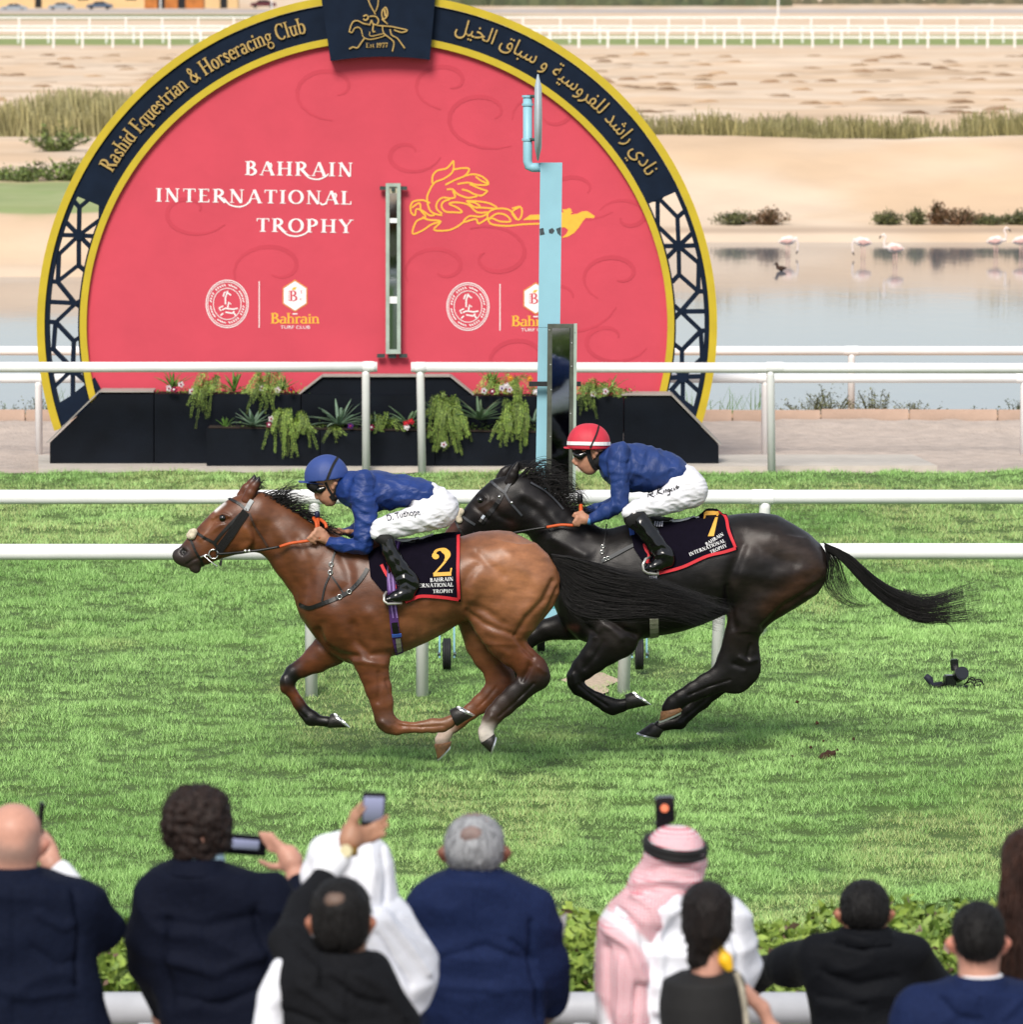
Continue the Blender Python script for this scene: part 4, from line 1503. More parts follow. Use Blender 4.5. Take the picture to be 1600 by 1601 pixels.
def hoof(parent, C, Y, yo, c1, c2, s1, s2, m, lat=0.052):
    """coronet c1-c2, sole s1(heel)-s2(toe)"""
    A, B = at(*C(*c1), Y + yo), at(*C(*c2), Y + yo)
    S, T = at(*C(*s1), Y + yo), at(*C(*s2), Y + yo)
    vs, fs = [], []
    n = 22
    for u, ex in ((0, 1.0), (0.08, 1.06), (0.5, 1.02), (0.93, 1.02), (1, 0.98)):
        P, Q = A.lerp(S, u), B.lerp(T, u)
        c, h = (P + Q) / 2, (Q - P) / 2
        for k in range(n):
            t = 2 * math.pi * k / n
            vs.append(c + h * math.cos(t) * ex + Vector((0, (lat * 0.9 + lat * 0.15 * u) * ex * math.sin(t), 0)))
    for i in range(4):
        for k in range(n):
            fs.append((i * n + k, i * n + (k + 1) % n, (i + 1) * n + (k + 1) % n, (i + 1) * n + k))
    fs += [tuple(range(n)), tuple(4 * n + k for k in range(n))]
    h_ = MB().add(vs, fs).build('hoof', m, parent, True)
    # shoe: an open rim under the sole
    down = ((S + T) / 2 - (A + B) / 2).normalized()
    c, h = (S + T) / 2 + down * 0.002, (T - S) / 2
    vs, fs = [], []
    ks = [k for k in range(n + 1)]
    for k in ks:
        t = -2.6 + 5.2 * k / n
        for e, dz in ((1.03, 0), (1.03, 0.012), (0.70, 0.012), (0.70, 0)):
            vs.append(c + h * math.cos(t) * e + Vector((0, lat * 1.04 * e * math.sin(t), 0)) + down * dz)
    for k in range(n):
        for q in range(4):
            fs.append((k * 4 + q, k * 4 + (q + 1) % 4, k * 4 + 4 + (q + 1) % 4, k * 4 + 4 + q))
    fs += [(0, 1, 2, 3), tuple(n * 4 + q for q in range(4))]
    MB().add(vs, fs).build('horseshoe', SHOE, h_)
    return h_


def strands(name, roots, parent, m, seed, r0=0.0022, seg=9):
    """roots: list of (px polyline, Y0, Y1, radius factor)"""
    r = random.Random(seed)
    vs, fs = [], []
    for poly, Y0, Y1, rf in roots:
        q = resample(smooth_poly(poly, 5), seg)
        pts = [at(q[i][0], q[i][1], Y0 + (Y1 - Y0) * i / (seg - 1)) for i in range(seg)]
        o = len(vs)
        for i, p in enumerate(pts):
            d = (pts[min(i + 1, seg - 1)] - pts[max(i - 1, 0)]).normalized()
            a = d.cross(Vector((0, 1, 0))).normalized()
            rad = r0 * rf * (1.15 - 0.95 * (i / (seg - 1)) ** 1.5)
            for k in range(3):
                t = 2 * math.pi * k / 3
                vs.append(p + a * math.cos(t) * rad + Vector((0, math.sin(t) * rad, 0)))
        for i in range(seg - 1):
            for k in range(3):
                fs.append((o + i * 3 + k, o + i * 3 + (k + 1) % 3, o + i * 3 + 3 + (k + 1) % 3, o + i * 3 + 3 + k))
    me = mesh_np(name, np.array([tuple(v) for v in vs]), np.array(fs, dtype=np.int32))
    o_ = link(name, me, m, parent)
    o_['kind'] = 'stuff'
    return o_


def fan(r, top, bot, n, jit, yc, ys, drift=0.0, rf=(0.8, 1.6), cut=(0.75, 1.0)):
    """strands filling the space between two photo polylines"""
    T, B = resample(smooth_poly(top, 6), 12), resample(smooth_poly(bot, 6), 12)
    out = []
    for i in range(n):
        u = r.random()
        u2 = min(1, max(0, u + r.gauss(0, 0.12)))
        c = r.uniform(*cut)
        ph, am = r.uniform(0, 6.28), r.uniform(0, jit)
        q = []
        for k in range(12):
            s = k / 11
            w = u * (1 - s) + u2 * s
            a, b = T[k], B[k]
            q.append((a[0] + (b[0] - a[0]) * w, a[1] + (b[1] - a[1]) * w + am * s * math.sin(ph + s * 5)))
        kk = max(3, int(round(12 * c)))
        q = q[:kk]
        y = yc + r.uniform(-ys, ys)
        out.append((q, yc + (y - yc) * 0.4, y + drift, r.uniform(*rf)))
    return out


# ------------------------------------------------------------------ bay horse
h1 = Body(0.0085)
h1.loftx(YH1, [(462, 926, 945, .05), (468, 906, 962, .10), (480, 886, 980, .15), (495, 869, 1000, .19), (515, 856, 1022, .215), (540, 846, 1035, .235), (560, 842, 1041, .25), (585, 840, 1038, .26), (610, 841, 1027, .27), (640, 845, 1016, .285), (670, 846, 1003, .295),
               (700, 844, 987, .295), (725, 838, 971, .29), (750, 831, 960, .285), (780, 829, 955, .28), (800, 831, 950, .265), (820, 841, 945, .24), (845, 856, 938, .19), (862, 874, 925, .13), (872, 890, 912, .07)], 0.03, BAY)
h1.outline(PX, YH1, [(412, 777, 388, 852, .075), (440, 787, 406, 862, .085), (470, 806, 420, 874, .1), (501, 825, 442, 905, .125), (530, 838, 463, 932, .15), (552, 850, 500, 952, .18)], 0.035, BAY)
h1.outline(C5, YH1, [(1120, 330, 1250, 720, .085), (960, 335, 1230, 920, .098), (850, 375, 1120, 1045, .1), (720, 465, 980, 1062, .092), (590, 580, 830, 1098, .08), (480, 700, 680, 1145, .068), (370, 815, 540, 1195, .06)],
           0.02, BAY)
h1.outline(C5, YH1, [(330, 850, 500, 1215, .058), (250, 930, 430, 1235, .054), (185, 995, 330, 1235, .053), (140, 1050, 230, 1215, .045)], 0.02, [BAY, MUZ, MUZ])
h1.outline(C5, YH1, [(300, 1240, 420, 1180, .03), (300, 1285, 430, 1240, .032), (340, 1300, 420, 1270, .026)], 0.012, MUZ)
h1.outline(C5, YH1, [(120, 1030, 200, 1180, .04), (250, 1000, 280, 1120, .05)], 0.015, MUZ)
# near fore
h1.outline(C1, YH1, [(760, 60, 1290, 100, .11, -.11), (820, 220, 1285, 220, .095, -.12), (890, 370, 1262, 340, .08, -.13), (950, 500, 1252, 470, .066, -.135), (1010, 640, 1282, 640, .056, -.14), (1065, 780, 1298, 800, .048, -.14), (1103, 920, 1300, 925, .042, -.14),
                     (1125, 1000, 1325, 965, .044, -.14), (1185, 1065, 1350, 975, .042, -.14), (1290, 1112, 1385, 985, .036, -.14), (1420, 1105, 1450, 990, .030, -.14), (1600, 1105, 1600, 985, .029, -.14)], 0.03, [BAY, BAY, BAYR, BAYR, BAYR, BAYR, BLACK_, BLACK_, BAYR, BAYR, BAYR])
h1.outline(C2, YH1, [(0, 1255, 0, 1130, .029, -.14), (110, 1252, 110, 1108, .031, -.14), (210, 1245, 200, 1108, .036, -.14), (290, 1205, 250, 1090, .036, -.14), (345, 1160, 300, 1060, .036, -.14)], 0.012, BLACK_)
# far fore
h1.outline(C1, YH1, [(480, 120, 800, 340, .09, .1), (380, 255, 620, 418, .07, .11), (275, 362, 430, 490, .052, .12), (185, 430, 330, 520, .045, .12), (120, 560, 275, 580, .046, .12), (122, 635, 272, 625, .043, .12), (180, 690, 295, 665, .036, .12),
                     (255, 815, 370, 775, .029, .12), (325, 925, 440, 860, .030, .12), (380, 1000, 510, 900, .037, .12), (500, 1022, 560, 935, .032, .12), (605, 1045, 620, 930, .036, .12)], 0.03,
           [BAY, BAYR, BLACK_, BLACK_, BLACK_, BAYR, BAYR, BLACK_, BLACK_, BLACK_, BLACK_])
# near hind
h1.loft(PX, YH1, [(775, 846, 838, .09), (748, 865, 858, .13), (737, 885, 870, .15), (734, 907, 875, .16), (731, 925, 875, .16), (729, 945, 866, .155), (732, 966, 850, .14), (746, 985, 828, .12), (755, 1000, 818, .105)], 0.035, BAY, 0, 2.0, -.1)
h1.outline(C2, YH1, [(545, 220, 1130, 240, .105, -.12), (640, 350, 1040, 290, .085, -.12), (760, 470, 1062, 390, .066, -.12), (880, 550, 1150, 485, .052, -.12), (960, 650, 1240, 570, .046, -.12), (985, 735, 1272, 640, .042, -.12),
                     (935, 770, 1165, 765, .040, -.12), (830, 870, 1055, 868, .034, -.12), (720, 970, 930, 985, .031, -.12), (640, 1045, 820, 1080, .034, -.12), (600, 1110, 770, 1150, .037, -.12)], 0.035, [BAY, BAYR, BAYR, BAYR, BLACK_, BLACK_, BLACK_, BLACK_, BLACK_, BLACK_])
h1.outline(C2, YH1, [(590, 1185, 735, 1175, .034, -.12), (565, 1240, 712, 1235, .035, -.12), (575, 1325, 722, 1265, .04, -.12)], 0.012, SOCK)
# far hind
h1.outline(C2, YH1, [(430, -20, 720, 300, .1, .1), (450, 280, 760, 430, .085, .11), (515, 430, 815, 530, .066, .11), (600, 575, 860, 605, .05, .11), (640, 700, 925, 690, .046, .11), (645, 790, 935, 765, .044, .11), (595, 850, 800, 890, .038, .11),
                     (500, 940, 680, 985, .031, .11), (410, 1020, 560, 1065, .03, .11), (320, 1115, 450, 1150, .033, .11), (262, 1180, 375, 1215, .034, .11)], 0.03, [BAY, BAY, BAYR, BAYR, BAYR, BLACK_, BAYR, BAYR, BAYR, BLACK_])
h1.outline(C2, YH1, [(255, 1190, 350, 1210, .033, .11), (165, 1250, 300, 1275, .034, .11), (128, 1335, 275, 1315, .04, .11)], 0.012, SOCK)
v1, f1 = h1.build()
v1 = relax(v1, f1, 2, 0.4)
v1 = sculpt(v1, f1, gain=1.5, marks=[
    (CB, [(240, 870), (245, 800), (270, 740), (300, 700)], 9, -.014),          # flank fold
    (CB, [(590, 960), (630, 880), (665, 800)], 4, -.008), (CB, [(480, 1010), (520, 930), (600, 850), (640, 770)], 5, -.012), (CB, [(500, 930), (560, 860), (600, 760)], 12, .012),
    (CB, [(300, 640), (360, 700), (420, 740)], 9, -.009), (CB, [(420, 620), (500, 700), (560, 760)], 12, .008), (CB, [(280, 880), (340, 900), (420, 960)], 7, -.010), (CB, [(300, 690), (270, 800), (290, 900)], 10, .008),
    (C2, [(460, 40), (600, 150), (760, 220), (880, 260)], 5, -.010), (C2, [(560, 280), (700, 380), (860, 460)], 6, .006), (C2, [(930, 290), (1010, 400), (1110, 500)], 3.5, -.008), (C2, [(1000, 700), (1050, 640), (1080, 560)], 4, -.006),
    (CA, [(660, 800), (700, 700), (690, 580), (640, 480)], 8, -.008), (CA, [(860, 560), (900, 640), (900, 700), (830, 760)], 9, -.008), (CA, [(740, 930), (770, 1000), (850, 1050), (930, 1060)], 6, -.012), (CA, [(760, 900), (740, 980)], 8, -.008),
    (CA, [(920, 900), (930, 980), (1000, 1050), (1090, 1040)], 7, -.013), (CA, [(1000, 850), (1060, 950), (1090, 1030)], 12, .010), (CA, [(820, 850), (880, 950)], 14, .009),
    (C1, [(1350, 1030), (1480, 1040), (1600, 1045)], 1.8, -.005), (C2, [(0, 1195), (110, 1190), (210, 1180)], 1.8, -.005), (C1, [(215, 740), (300, 860), (390, 950)], 1.8, -.004), (C1, [(1180, 990), (1250, 1040)], 4, .006), (C1, [(160, 520), (180, 620)], 4, .005), (C1, [(1330, 1000), (1390, 1030)], 3, -.005),
    (C2, [(1120, 760), (950, 930), (770, 1090)], 1.8, -.006), (C2, [(1085, 590), (1040, 680), (1010, 730)], 3, -.008), (C2, [(1180, 600), (1230, 640)], 4, .005), (C2, [(740, 800), (660, 900), (560, 1000)], 1.8, -.005), (C2, [(690, 1090), (660, 1120)], 4, .005),
    (C1, [(900, 350), (1050, 370), (1200, 390)], 5, .007), (C1, [(1150, 480), (1160, 640), (1140, 780)], 4, -.006), (C1, [(1230, 560), (1270, 700)], 3, -.005),
    (CA, [(430, 420), (440, 480), (420, 540)], 5, -.010), (CA, [(500, 420), (560, 560), (620, 700)], 10, -.007), (CA, [(460, 350), (560, 450), (660, 560)], 14, .006),
    (C5, [(620, 640), (560, 760), (480, 900)], 3, -.005), (C5, [(690, 720), (560, 800), (430, 900)], 4, .005), (C5, [(580, 640), (700, 580), (790, 620)], 2.5, .006), (C5, [(640, 690), (720, 690), (780, 650)], 2, -.005),
    (C5, [(205, 1030), (240, 1060), (205, 1090), (185, 1055), (205, 1030)], 2.2, -.012), (C5, [(260, 1220), (330, 1170), (390, 1140)], 2.0, -.006), (C5, [(1000, 780), (1090, 930), (960, 1020)], 6, .006), (C5, [(1010, 230), (1090, 280), (1060, 380)], 2, -.008),
    (CA, [(1160, 860), (1280, 900), (1420, 880)], 10, -.006), (CA, [(1180, 800), (1200, 950)], 6, -.004), (CA, [(1240, 800), (1260, 930)], 6, -.004), (CA, [(1310, 810), (1330, 900)], 6, -.004)])
nz = np.array([mnoise.noise(Vector(p) * 9.0) + 0.6 * mnoise.noise(Vector(p) * 19.0) for p in v1])
v1 = v1 + vnormals(v1, f1) * (0.0018 * nz)[:, None]
me = mesh_np('bay_horse', v1, f1)
c = h1.colours(v1, BAY, .006)
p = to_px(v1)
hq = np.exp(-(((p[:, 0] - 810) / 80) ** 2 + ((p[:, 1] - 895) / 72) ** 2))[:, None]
c = c * (1 - 0.85 * hq) + np.array(BAYL) * 0.85 * hq  # tan croup, with the light on the near hindquarter put into the coat
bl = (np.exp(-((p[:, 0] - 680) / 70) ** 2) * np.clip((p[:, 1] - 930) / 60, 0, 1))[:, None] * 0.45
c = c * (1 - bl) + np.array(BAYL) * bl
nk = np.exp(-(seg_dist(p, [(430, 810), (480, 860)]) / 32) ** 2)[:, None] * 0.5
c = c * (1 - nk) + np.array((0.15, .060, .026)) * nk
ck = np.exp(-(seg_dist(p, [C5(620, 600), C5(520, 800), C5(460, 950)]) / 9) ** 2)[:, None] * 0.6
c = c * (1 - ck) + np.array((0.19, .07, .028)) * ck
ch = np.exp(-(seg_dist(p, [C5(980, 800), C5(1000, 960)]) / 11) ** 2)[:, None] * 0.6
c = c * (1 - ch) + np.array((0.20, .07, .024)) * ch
mz = np.exp(-(seg_dist(p, [C5(180, 1080), C5(300, 1180), C5(400, 1230)]) / 13) ** 3)[:, None] * 0.9
c = c * (1 - mz) + np.array(MUZ) * mz
ns_ = np.exp(-(seg_dist(p, [C5(205, 1040), C5(215, 1070)]) / 5) ** 3)[:, None]
c = c * (1 - ns_) + np.array((.006, .005, .005)) * ns_
st_ = np.exp(-(seg_dist(p, [C5(620, 545), C5(725, 455)]) / 2.6) ** 2)[:, None]
c = c * (1 - st_) + np.array((.7, .67, .64)) * st_
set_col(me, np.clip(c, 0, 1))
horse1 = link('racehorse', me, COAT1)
tag(horse1, 'bay racehorse with black legs and two white hind feet, galloping ahead wearing cloth number 2', 'horse')
hoof(horse1, C1, YH1, .12, (640, 915), (615, 1050), (665, 900), (825, 1048), HOOF)
hoof(horse1, C2, YH1, -.14, (275, 1030), (345, 1185), (335, 995), (512, 1088), HOOF)
hoof(horse1, C2, YH1, -.12, (722, 1262), (588, 1352), (738, 1285), (684, 1450), HOOF)
hoof(horse1, C2, YH1, .11, (290, 1338), (125, 1365), (292, 1372), (155, 1515), HOOFP)
b1 = bvh_of(v1, f1)


def ear(parent, C, Y, yo, out, m_in):
    """out: outline pairs from base to tip"""
    e_ = Body(0.0045).outline(C, Y, [(q[0], q[1], q[2], q[3], q[4], yo) for q in out], 0.012)
    v_, f_ = e_.build()
    me_ = mesh_np('ear', v_, f_)
    p_ = to_px(v_)
    base, tip = np.array(C((out[0][0] + out[0][2]) / 2, (out[0][1] + out[0][3]) / 2)), np.array(C((out[-1][0] + out[-1][2]) / 2, (out[-1][1] + out[-1][3]) / 2))
    t_ = ((p_ - base) @ (tip - base)) / ((tip - base) @ (tip - base))
    rear = np.clip(((p_ - base) @ np.array([tip[1] - base[1], -(tip[0] - base[0])])) / ((tip - base) @ (tip - base)) * -6 - .2, 0, 1)
    k_ = np.clip(np.maximum((t_ - .62) * 4, rear), 0, 1)[:, None]
    set_col(me_, np.array(m_in) * (1 - k_) + np.array(BLACK_) * k_)
    return link('ear', me_, COAT1 if parent is horse1 else COAT2, parent)


def eyeball(parent, C, x, y, Y, bv, r=0.019):
    p_, n_ = hit(bv, *C(x, y), Y, -0.006)
    b = MB().lathe([(0.001, -r)] + [(r * math.sin(t), -r * math.cos(t)) for t in np.linspace(.3, 2.84, 9)] + [(0.001, r)], p_, 16, 'Y')
    return b.build('eye', EYE, parent, True)


eyeball(horse1, C5, 702, 638, YH1, [b1], .024)
ear(horse1, C5, YH1, -.05, [(935, 420, 1105, 420, .028), (985, 330, 1125, 330, .028), (1040, 250, 1165, 240, .024), (1100, 185, 1178, 185, .018), (1135, 150, 1172, 150, .011), (1155, 122, 1166, 124, .006)], BAYR)
ear(horse1, C5, YH1, .05, [(880, 370, 1050, 360, .028), (940, 280, 1080, 280, .028), (1020, 200, 1120, 200, .022), (1070, 145, 1128, 145, .014), (1098, 98, 1112, 100, .006)], BAYR)
strands('eyelash', [([C5(660 + k * 9, 612 - 3 * (k % 3)), C5(655 + k * 10, 606 - 3 * (k % 3)), C5(650 + k * 10, 604)], YH1 - .11, YH1 - .12, .8) for k in range(12)], horse1, HAIRB, 1, .002, 4)
# mane, forelock, tail of the bay
r_ = random.Random(3)
man = []
for i in range(420):
    u = r_.random()
    root = (406 + 108 * u + r_.uniform(-2, 2), 777 + 56 * u + r_.uniform(-2, 3) - 6 * math.sin(u * 3.14))
    L = r_.uniform(14, 46) * (1.15 - .5 * u)
    lift = r_.uniform(-0.75, 0.12) if u < 0.55 else r_.uniform(-0.35, .3)
    if 0.12 < u < 0.3:
        lift -= 0.5
    q = [root, (root[0] + L * .4, root[1] + L * .45 * lift), (root[0] + L * .8, root[1] + L * .75 * lift + 3), (root[0] + L * 1.1, root[1] + L * .75 * lift + r_.uniform(0, 12))]
    man.append((q, YH1 - .01 + r_.uniform(-.03, .03), YH1 + r_.uniform(-.09, .09), r_.uniform(.9, 2.4)))
strands('mane', man, horse1, HAIRB, 4, 0.0014)
fl = []
for i in range(40):
    a = C5(1150 + r_.uniform(-20, 20), 240 + r_.uniform(-90, 60))
    e = C5(1230 + r_.uniform(-40, 60), 190 + r_.uniform(-60, 110))
    fl.append(([a, ((a[0] + e[0]) / 2, (a[1] + e[1]) / 2 - 2), e], YH1 - .04, YH1 + r_.uniform(-.06, .06), r_.uniform(.7, 1.3)))
strands('forelock', fl, horse1, HAIRB, 5, 0.0018, 6)
tl = fan(r_, [(862, 866), (900, 872), (960, 890), (1020, 905), (1080, 925), (1150, 946)], [(872, 900), (882, 945), (905, 962), (960, 968), (1040, 962), (1118, 982)], 1300, 12, YH1 - .02, .12, 0.0, (.9, 2.2), (.5, 1.0))
tl += fan(r_, [(862, 866), (900, 872), (960, 890), (1030, 912), (1100, 935)], [(868, 885), (880, 908), (930, 928), (1000, 945), (1110, 962)], 500, 12, YH1 - .03, .08, 0.0, (1.2, 2.6), (.6, 1.0))
tl += fan(r_, [(864, 867), (910, 870), (970, 880), (1030, 900), (1090, 925), (1165, 940)], [(875, 920), (890, 960), (915, 978), (970, 978), (1050, 975), (1130, 995)], 60, 22, YH1 - .02, .14, 0.0, (.5, .9), (.6, 1.0))
strands('tail', tl, horse1, HAIRB, 6, 0.0012, 10)

# ------------------------------------------------------------------ black horse
h2 = Body(0.0085)
h2.loftx(YH2, [(866, 900, 946, .07), (874, 885, 965, .12), (888, 868, 985, .17), (905, 852, 1000, .2), (925, 840, 1007, .225), (950, 828, 1009, .245), (985, 818, 1007, .265), (1005, 815, 999, .28), (1030, 815, 994, .29), (1064, 814, 988, .296), (1100, 811, 976, .296), (1132, 807, 962, .288), (1160, 803, 952, .28),
               (1190, 802, 946, .275), (1215, 805, 942, .26), (1240, 819, 933, .23), (1265, 834, 920, .185), (1284, 851, 904, .12), (1291, 862, 890, .06)], 0.03, DK)
h2.outline(PX, YH2, [(818, 748, 806, 822, .08), (842, 760, 812, 826, .088), (866, 775, 824, 832, .1), (891, 793, 841, 855, .12), (918, 811, 858, 888, .15), (945, 825, 874, 922, .18)], 0.035, DK)
h2.outline(C6, YH2, [(760, 225, 900, 700, .085), (640, 235, 880, 800, .1), (540, 275, 780, 820, .1), (430, 375, 640, 815, .092), (330, 490, 520, 835, .08), (240, 590, 420, 860, .068), (150, 690, 340, 895, .06)], 0.02, DK)
h2.outline(C6, YH2, [(120, 715, 310, 905, .058), (60, 785, 240, 935, .054), (10, 850, 150, 940, .05), (-25, 900, 60, 935, .045)], 0.02, [DK, DKR, DKR])
h2.outline(C3, YH2, [(420, 150, 950, 300, .12, -.11), (470, 330, 960, 430, .1, -.12), (445, 490, 920, 525, .085, -.13), (390, 590, 765, 630, .068, -.135), (310, 710, 605, 745, .054, -.14), (225, 820, 465, 850, .046, -.14), (180, 900, 350, 935, .045, -.14), (188, 1000, 345, 965, .044, -.14),
                     (225, 1062, 372, 1012, .038, -.14), (330, 1120, 450, 1072, .031, -.14), (450, 1200, 560, 1112, .030, -.14), (545, 1272, 640, 1140, .035, -.14), (622, 1308, 700, 1155, .037, -.14), (720, 1280, 775, 1162, .034, -.14), (800, 1265, 800, 1140, .036, -.14)], 0.03, [DKB, DKB, DK])
h2.outline(PX, YH2, [(925, 945, 940, 1000, .09, .1), (885, 955, 892, 1000, .075, .11), (852, 968, 857, 1001, .056, .12), (828, 982, 838, 1008, .048, .12), (811, 1000, 830, 1016, .045, .12), (800, 1022, 822, 1027, .036, .12), (793, 1050, 812, 1052, .03, .12), (787, 1076, 809, 1080, .036, .12), (784, 1092, 804, 1094, .034, .12)], 0.03, DK)
h2.loft(PX, YH2, [(1180, 838, 1260, .09), (1157, 860, 1282, .14), (1143, 885, 1292, .16), (1139.5, 905, 1291, .165), (1139, 926, 1278, .16), (1139, 949, 1242, .145), (1139.5, 967, 1212, .125), (1140, 982, 1191, .11)], 0.035, DKB, 0, 2.0, -.1)
h2.outline(C4, YH2, [(948, 420, 1280, 460, .09, -.12), (910, 550, 1222, 560, .07, -.12), (890, 650, 1222, 660, .055, -.12), (870, 740, 1226, 760, .048, -.12), (830, 830, 1237, 850, .044, -.12), (800, 905, 1165, 915, .042, -.12),
                     (740, 940, 950, 985, .036, -.12), (640, 985, 840, 1045, .032, -.12), (545, 1035, 700, 1110, .032, -.12), (430, 1110, 575, 1170, .036, -.12), (355, 1195, 520, 1195, .034, -.12), (325, 1250, 512, 1222, .036, -.12)], 0.035, [DKB, DKB, DK])
h2.outline(C4, YH2, [(960, 300, 1150, 380, .1, .08), (900, 590, 1150, 600, .06, .1), (840, 790, 1120, 800, .046, .1), (810, 890, 1090, 930, .042, .1), (700, 1040, 890, 1055, .035, .1), (600, 1150, 775, 1150, .031, .1), (505, 1240, 640, 1285, .032, .1), (440, 1320, 545, 1395, .037, .1), (340, 1345, 430, 1405, .034, .1), (262, 1362, 345, 1432, .037, .1)], 0.03, DK)
v2, f2 = h2.build()
v2 = relax(v2, f2, 2, 0.4)
v2 = sculpt(v2, f2, gain=1.5, marks=[
    (CC, [(370, 560), (375, 450), (400, 380), (430, 300)], 9, -.014), (CC, [(520, 640), (600, 560), (700, 500), (770, 450)], 6, -.012), (CC, [(440, 260), (520, 330), (640, 380)], 12, -.009), (CC, [(560, 250), (660, 300), (740, 360)], 14, .009), (CC, [(430, 430), (560, 440), (680, 400)], 12, .008),
    (C4, [(940, 120), (960, 330), (1000, 480)], 6, -.010), (C4, [(1050, 760), (1130, 800), (1200, 780)], 4, .006), (C4, [(1080, 850), (1000, 820)], 4, -.006),
    (C3, [(300, 1000), (430, 1110), (600, 1225)], 1.8, -.005), (C3, [(240, 900), (260, 990)], 4, .005), (C4, [(960, 965), (760, 1030), (570, 1110)], 1.8, -.005), (C4, [(1150, 640), (1120, 760)], 3, -.008), (C4, [(840, 1060), (640, 1230), (500, 1340)], 1.8, -.004),
    (C3, [(500, 180), (640, 220), (780, 320), (800, 380)], 9, .014), (C3, [(450, 260), (600, 330), (760, 420), (900, 480)], 5, -.014), (C3, [(470, 490), (560, 380), (640, 420), (740, 520)], 6, .010), (C3, [(560, 560), (480, 700), (360, 830)], 4, -.005), (C3, [(300, 270), (380, 400), (470, 470)], 5, -.012),
    (C6, [(870, 420), (960, 460), (1060, 520)], 7, .006), (C6, [(880, 520), (1000, 600), (1150, 760)], 9, -.008), (C6, [(1160, 880), (1320, 960), (1500, 1050)], 8, .008), (C6, [(1250, 640), (1400, 760), (1500, 850)], 10, -.006), (C6, [(550, 560), (600, 640), (720, 700)], 5, -.006),
    (C6, [(370, 430), (430, 410), (470, 460)], 2.5, .005), (C6, [(330, 520), (420, 600), (480, 680)], 3.5, -.005), (C6, [(400, 560), (520, 480)], 3, .004), (C6, [(700, 180), (760, 160), (740, 260)], 2, -.008)])
nz = np.array([mnoise.noise(Vector(p) * 9.0 + Vector((5, 1, 2))) + 0.6 * mnoise.noise(Vector(p) * 21.0) for p in v2])
v2 = v2 + vnormals(v2, f2) * (0.0018 * nz)[:, None]
me = mesh_np('black_horse', v2, f2)
c = h2.colours(v2, DK, .006)
p = to_px(v2)
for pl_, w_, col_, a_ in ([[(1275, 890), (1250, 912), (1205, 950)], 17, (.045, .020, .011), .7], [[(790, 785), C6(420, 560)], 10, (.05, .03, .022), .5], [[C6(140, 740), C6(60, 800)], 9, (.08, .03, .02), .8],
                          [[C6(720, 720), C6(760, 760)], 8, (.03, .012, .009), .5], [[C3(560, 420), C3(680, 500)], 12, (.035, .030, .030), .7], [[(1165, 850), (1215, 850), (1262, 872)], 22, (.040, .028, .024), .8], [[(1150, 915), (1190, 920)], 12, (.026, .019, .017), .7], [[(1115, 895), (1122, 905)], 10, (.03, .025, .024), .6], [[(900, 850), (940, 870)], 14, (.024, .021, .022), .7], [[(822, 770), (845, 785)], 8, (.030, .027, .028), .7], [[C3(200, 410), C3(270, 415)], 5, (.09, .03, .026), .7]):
    k = a_ * np.exp(-(seg_dist(p, pl_) / w_) ** 2)[:, None]  # the croup patch is a brown-grey highlight painted into the coat
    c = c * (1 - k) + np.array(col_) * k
set_col(me, np.clip(c, 0, 1))
horse2 = link('racehorse', me, COAT2)
tag(horse2, 'black racehorse galloping half a length behind the bay, wearing cloth number 7', 'horse')
hoof(horse2, C3, YH2, -.14, (785, 1110), (800, 1262), (850, 1082), (1032, 1214), HOOF)
hoof(horse2, C4, YH2, -.12, (508, 1218), (322, 1255), (518, 1250), (303, 1345), HOOFP)
hoof(horse2, C4, YH2, .1, (345, 1428), (238, 1362), (300, 1500), (106, 1452), HOOF)
hoof(horse2, PX, YH2, .12, (806, 1092), (783, 1092), (811, 1098), (784, 1123), HOOF)
b2 = bvh_of(v2, f2)
eyeball(horse2, C6, 408, 478, YH2, [b2], .024)
ear(horse2, C6, YH2, -.05, [(655, 300, 790, 300, .028), (690, 225, 800, 225, .028), (725, 165, 812, 165, .024), (760, 120, 815, 120, .017), (785, 95, 813, 95, .010), (800, 78, 810, 80, .006)], DKB)
ear(horse2, C6, YH2, .05, [(570, 250, 700, 250, .028), (610, 195, 720, 195, .026), (655, 160, 735, 160, .02), (705, 132, 742, 134, .010), (735, 122, 744, 124, .006)], DKB)
man = []
for i in range(560):
    u = r_.random()
    root = (812 + 90 * u + r_.uniform(-2, 2), 745 + 68 * u - 8 * math.sin(u * 3.14) + r_.uniform(-2, 2))
    L = r_.uniform(18, 62) * (1.1 - .45 * u)
    lift = r_.uniform(-0.85, -.1) if u < .75 else r_.uniform(-.5, .1)
    q = [root, (root[0] + L * .35, root[1] + L * .55 * lift), (root[0] + L * .75, root[1] + L * .7 * lift + 2), (root[0] + L, root[1] + L * .55 * lift + r_.uniform(2, 18))]
    man.append((q, YH2 - .01 + r_.uniform(-.03, .03), YH2 + r_.uniform(-.1, .1), r_.uniform(.9, 2.4)))
strands('mane', man, horse2, HAIRB, 8, 0.0014)
fl = []
for i in range(60):
    a = C6(800 + r_.uniform(-20, 20), 150 + r_.uniform(-60, 40))
    e = C6(930 + r_.uniform(-60, 70), 130 + r_.uniform(-60, 60))
    fl.append(([a, ((a[0] + e[0]) / 2, (a[1] + e[1]) / 2 - 3), e], YH2 - .04, YH2 + r_.uniform(-.06, .06), r_.uniform(.6, 1.2)))
strands('forelock', fl, horse2, HAIRB, 9, 0.0018, 6)
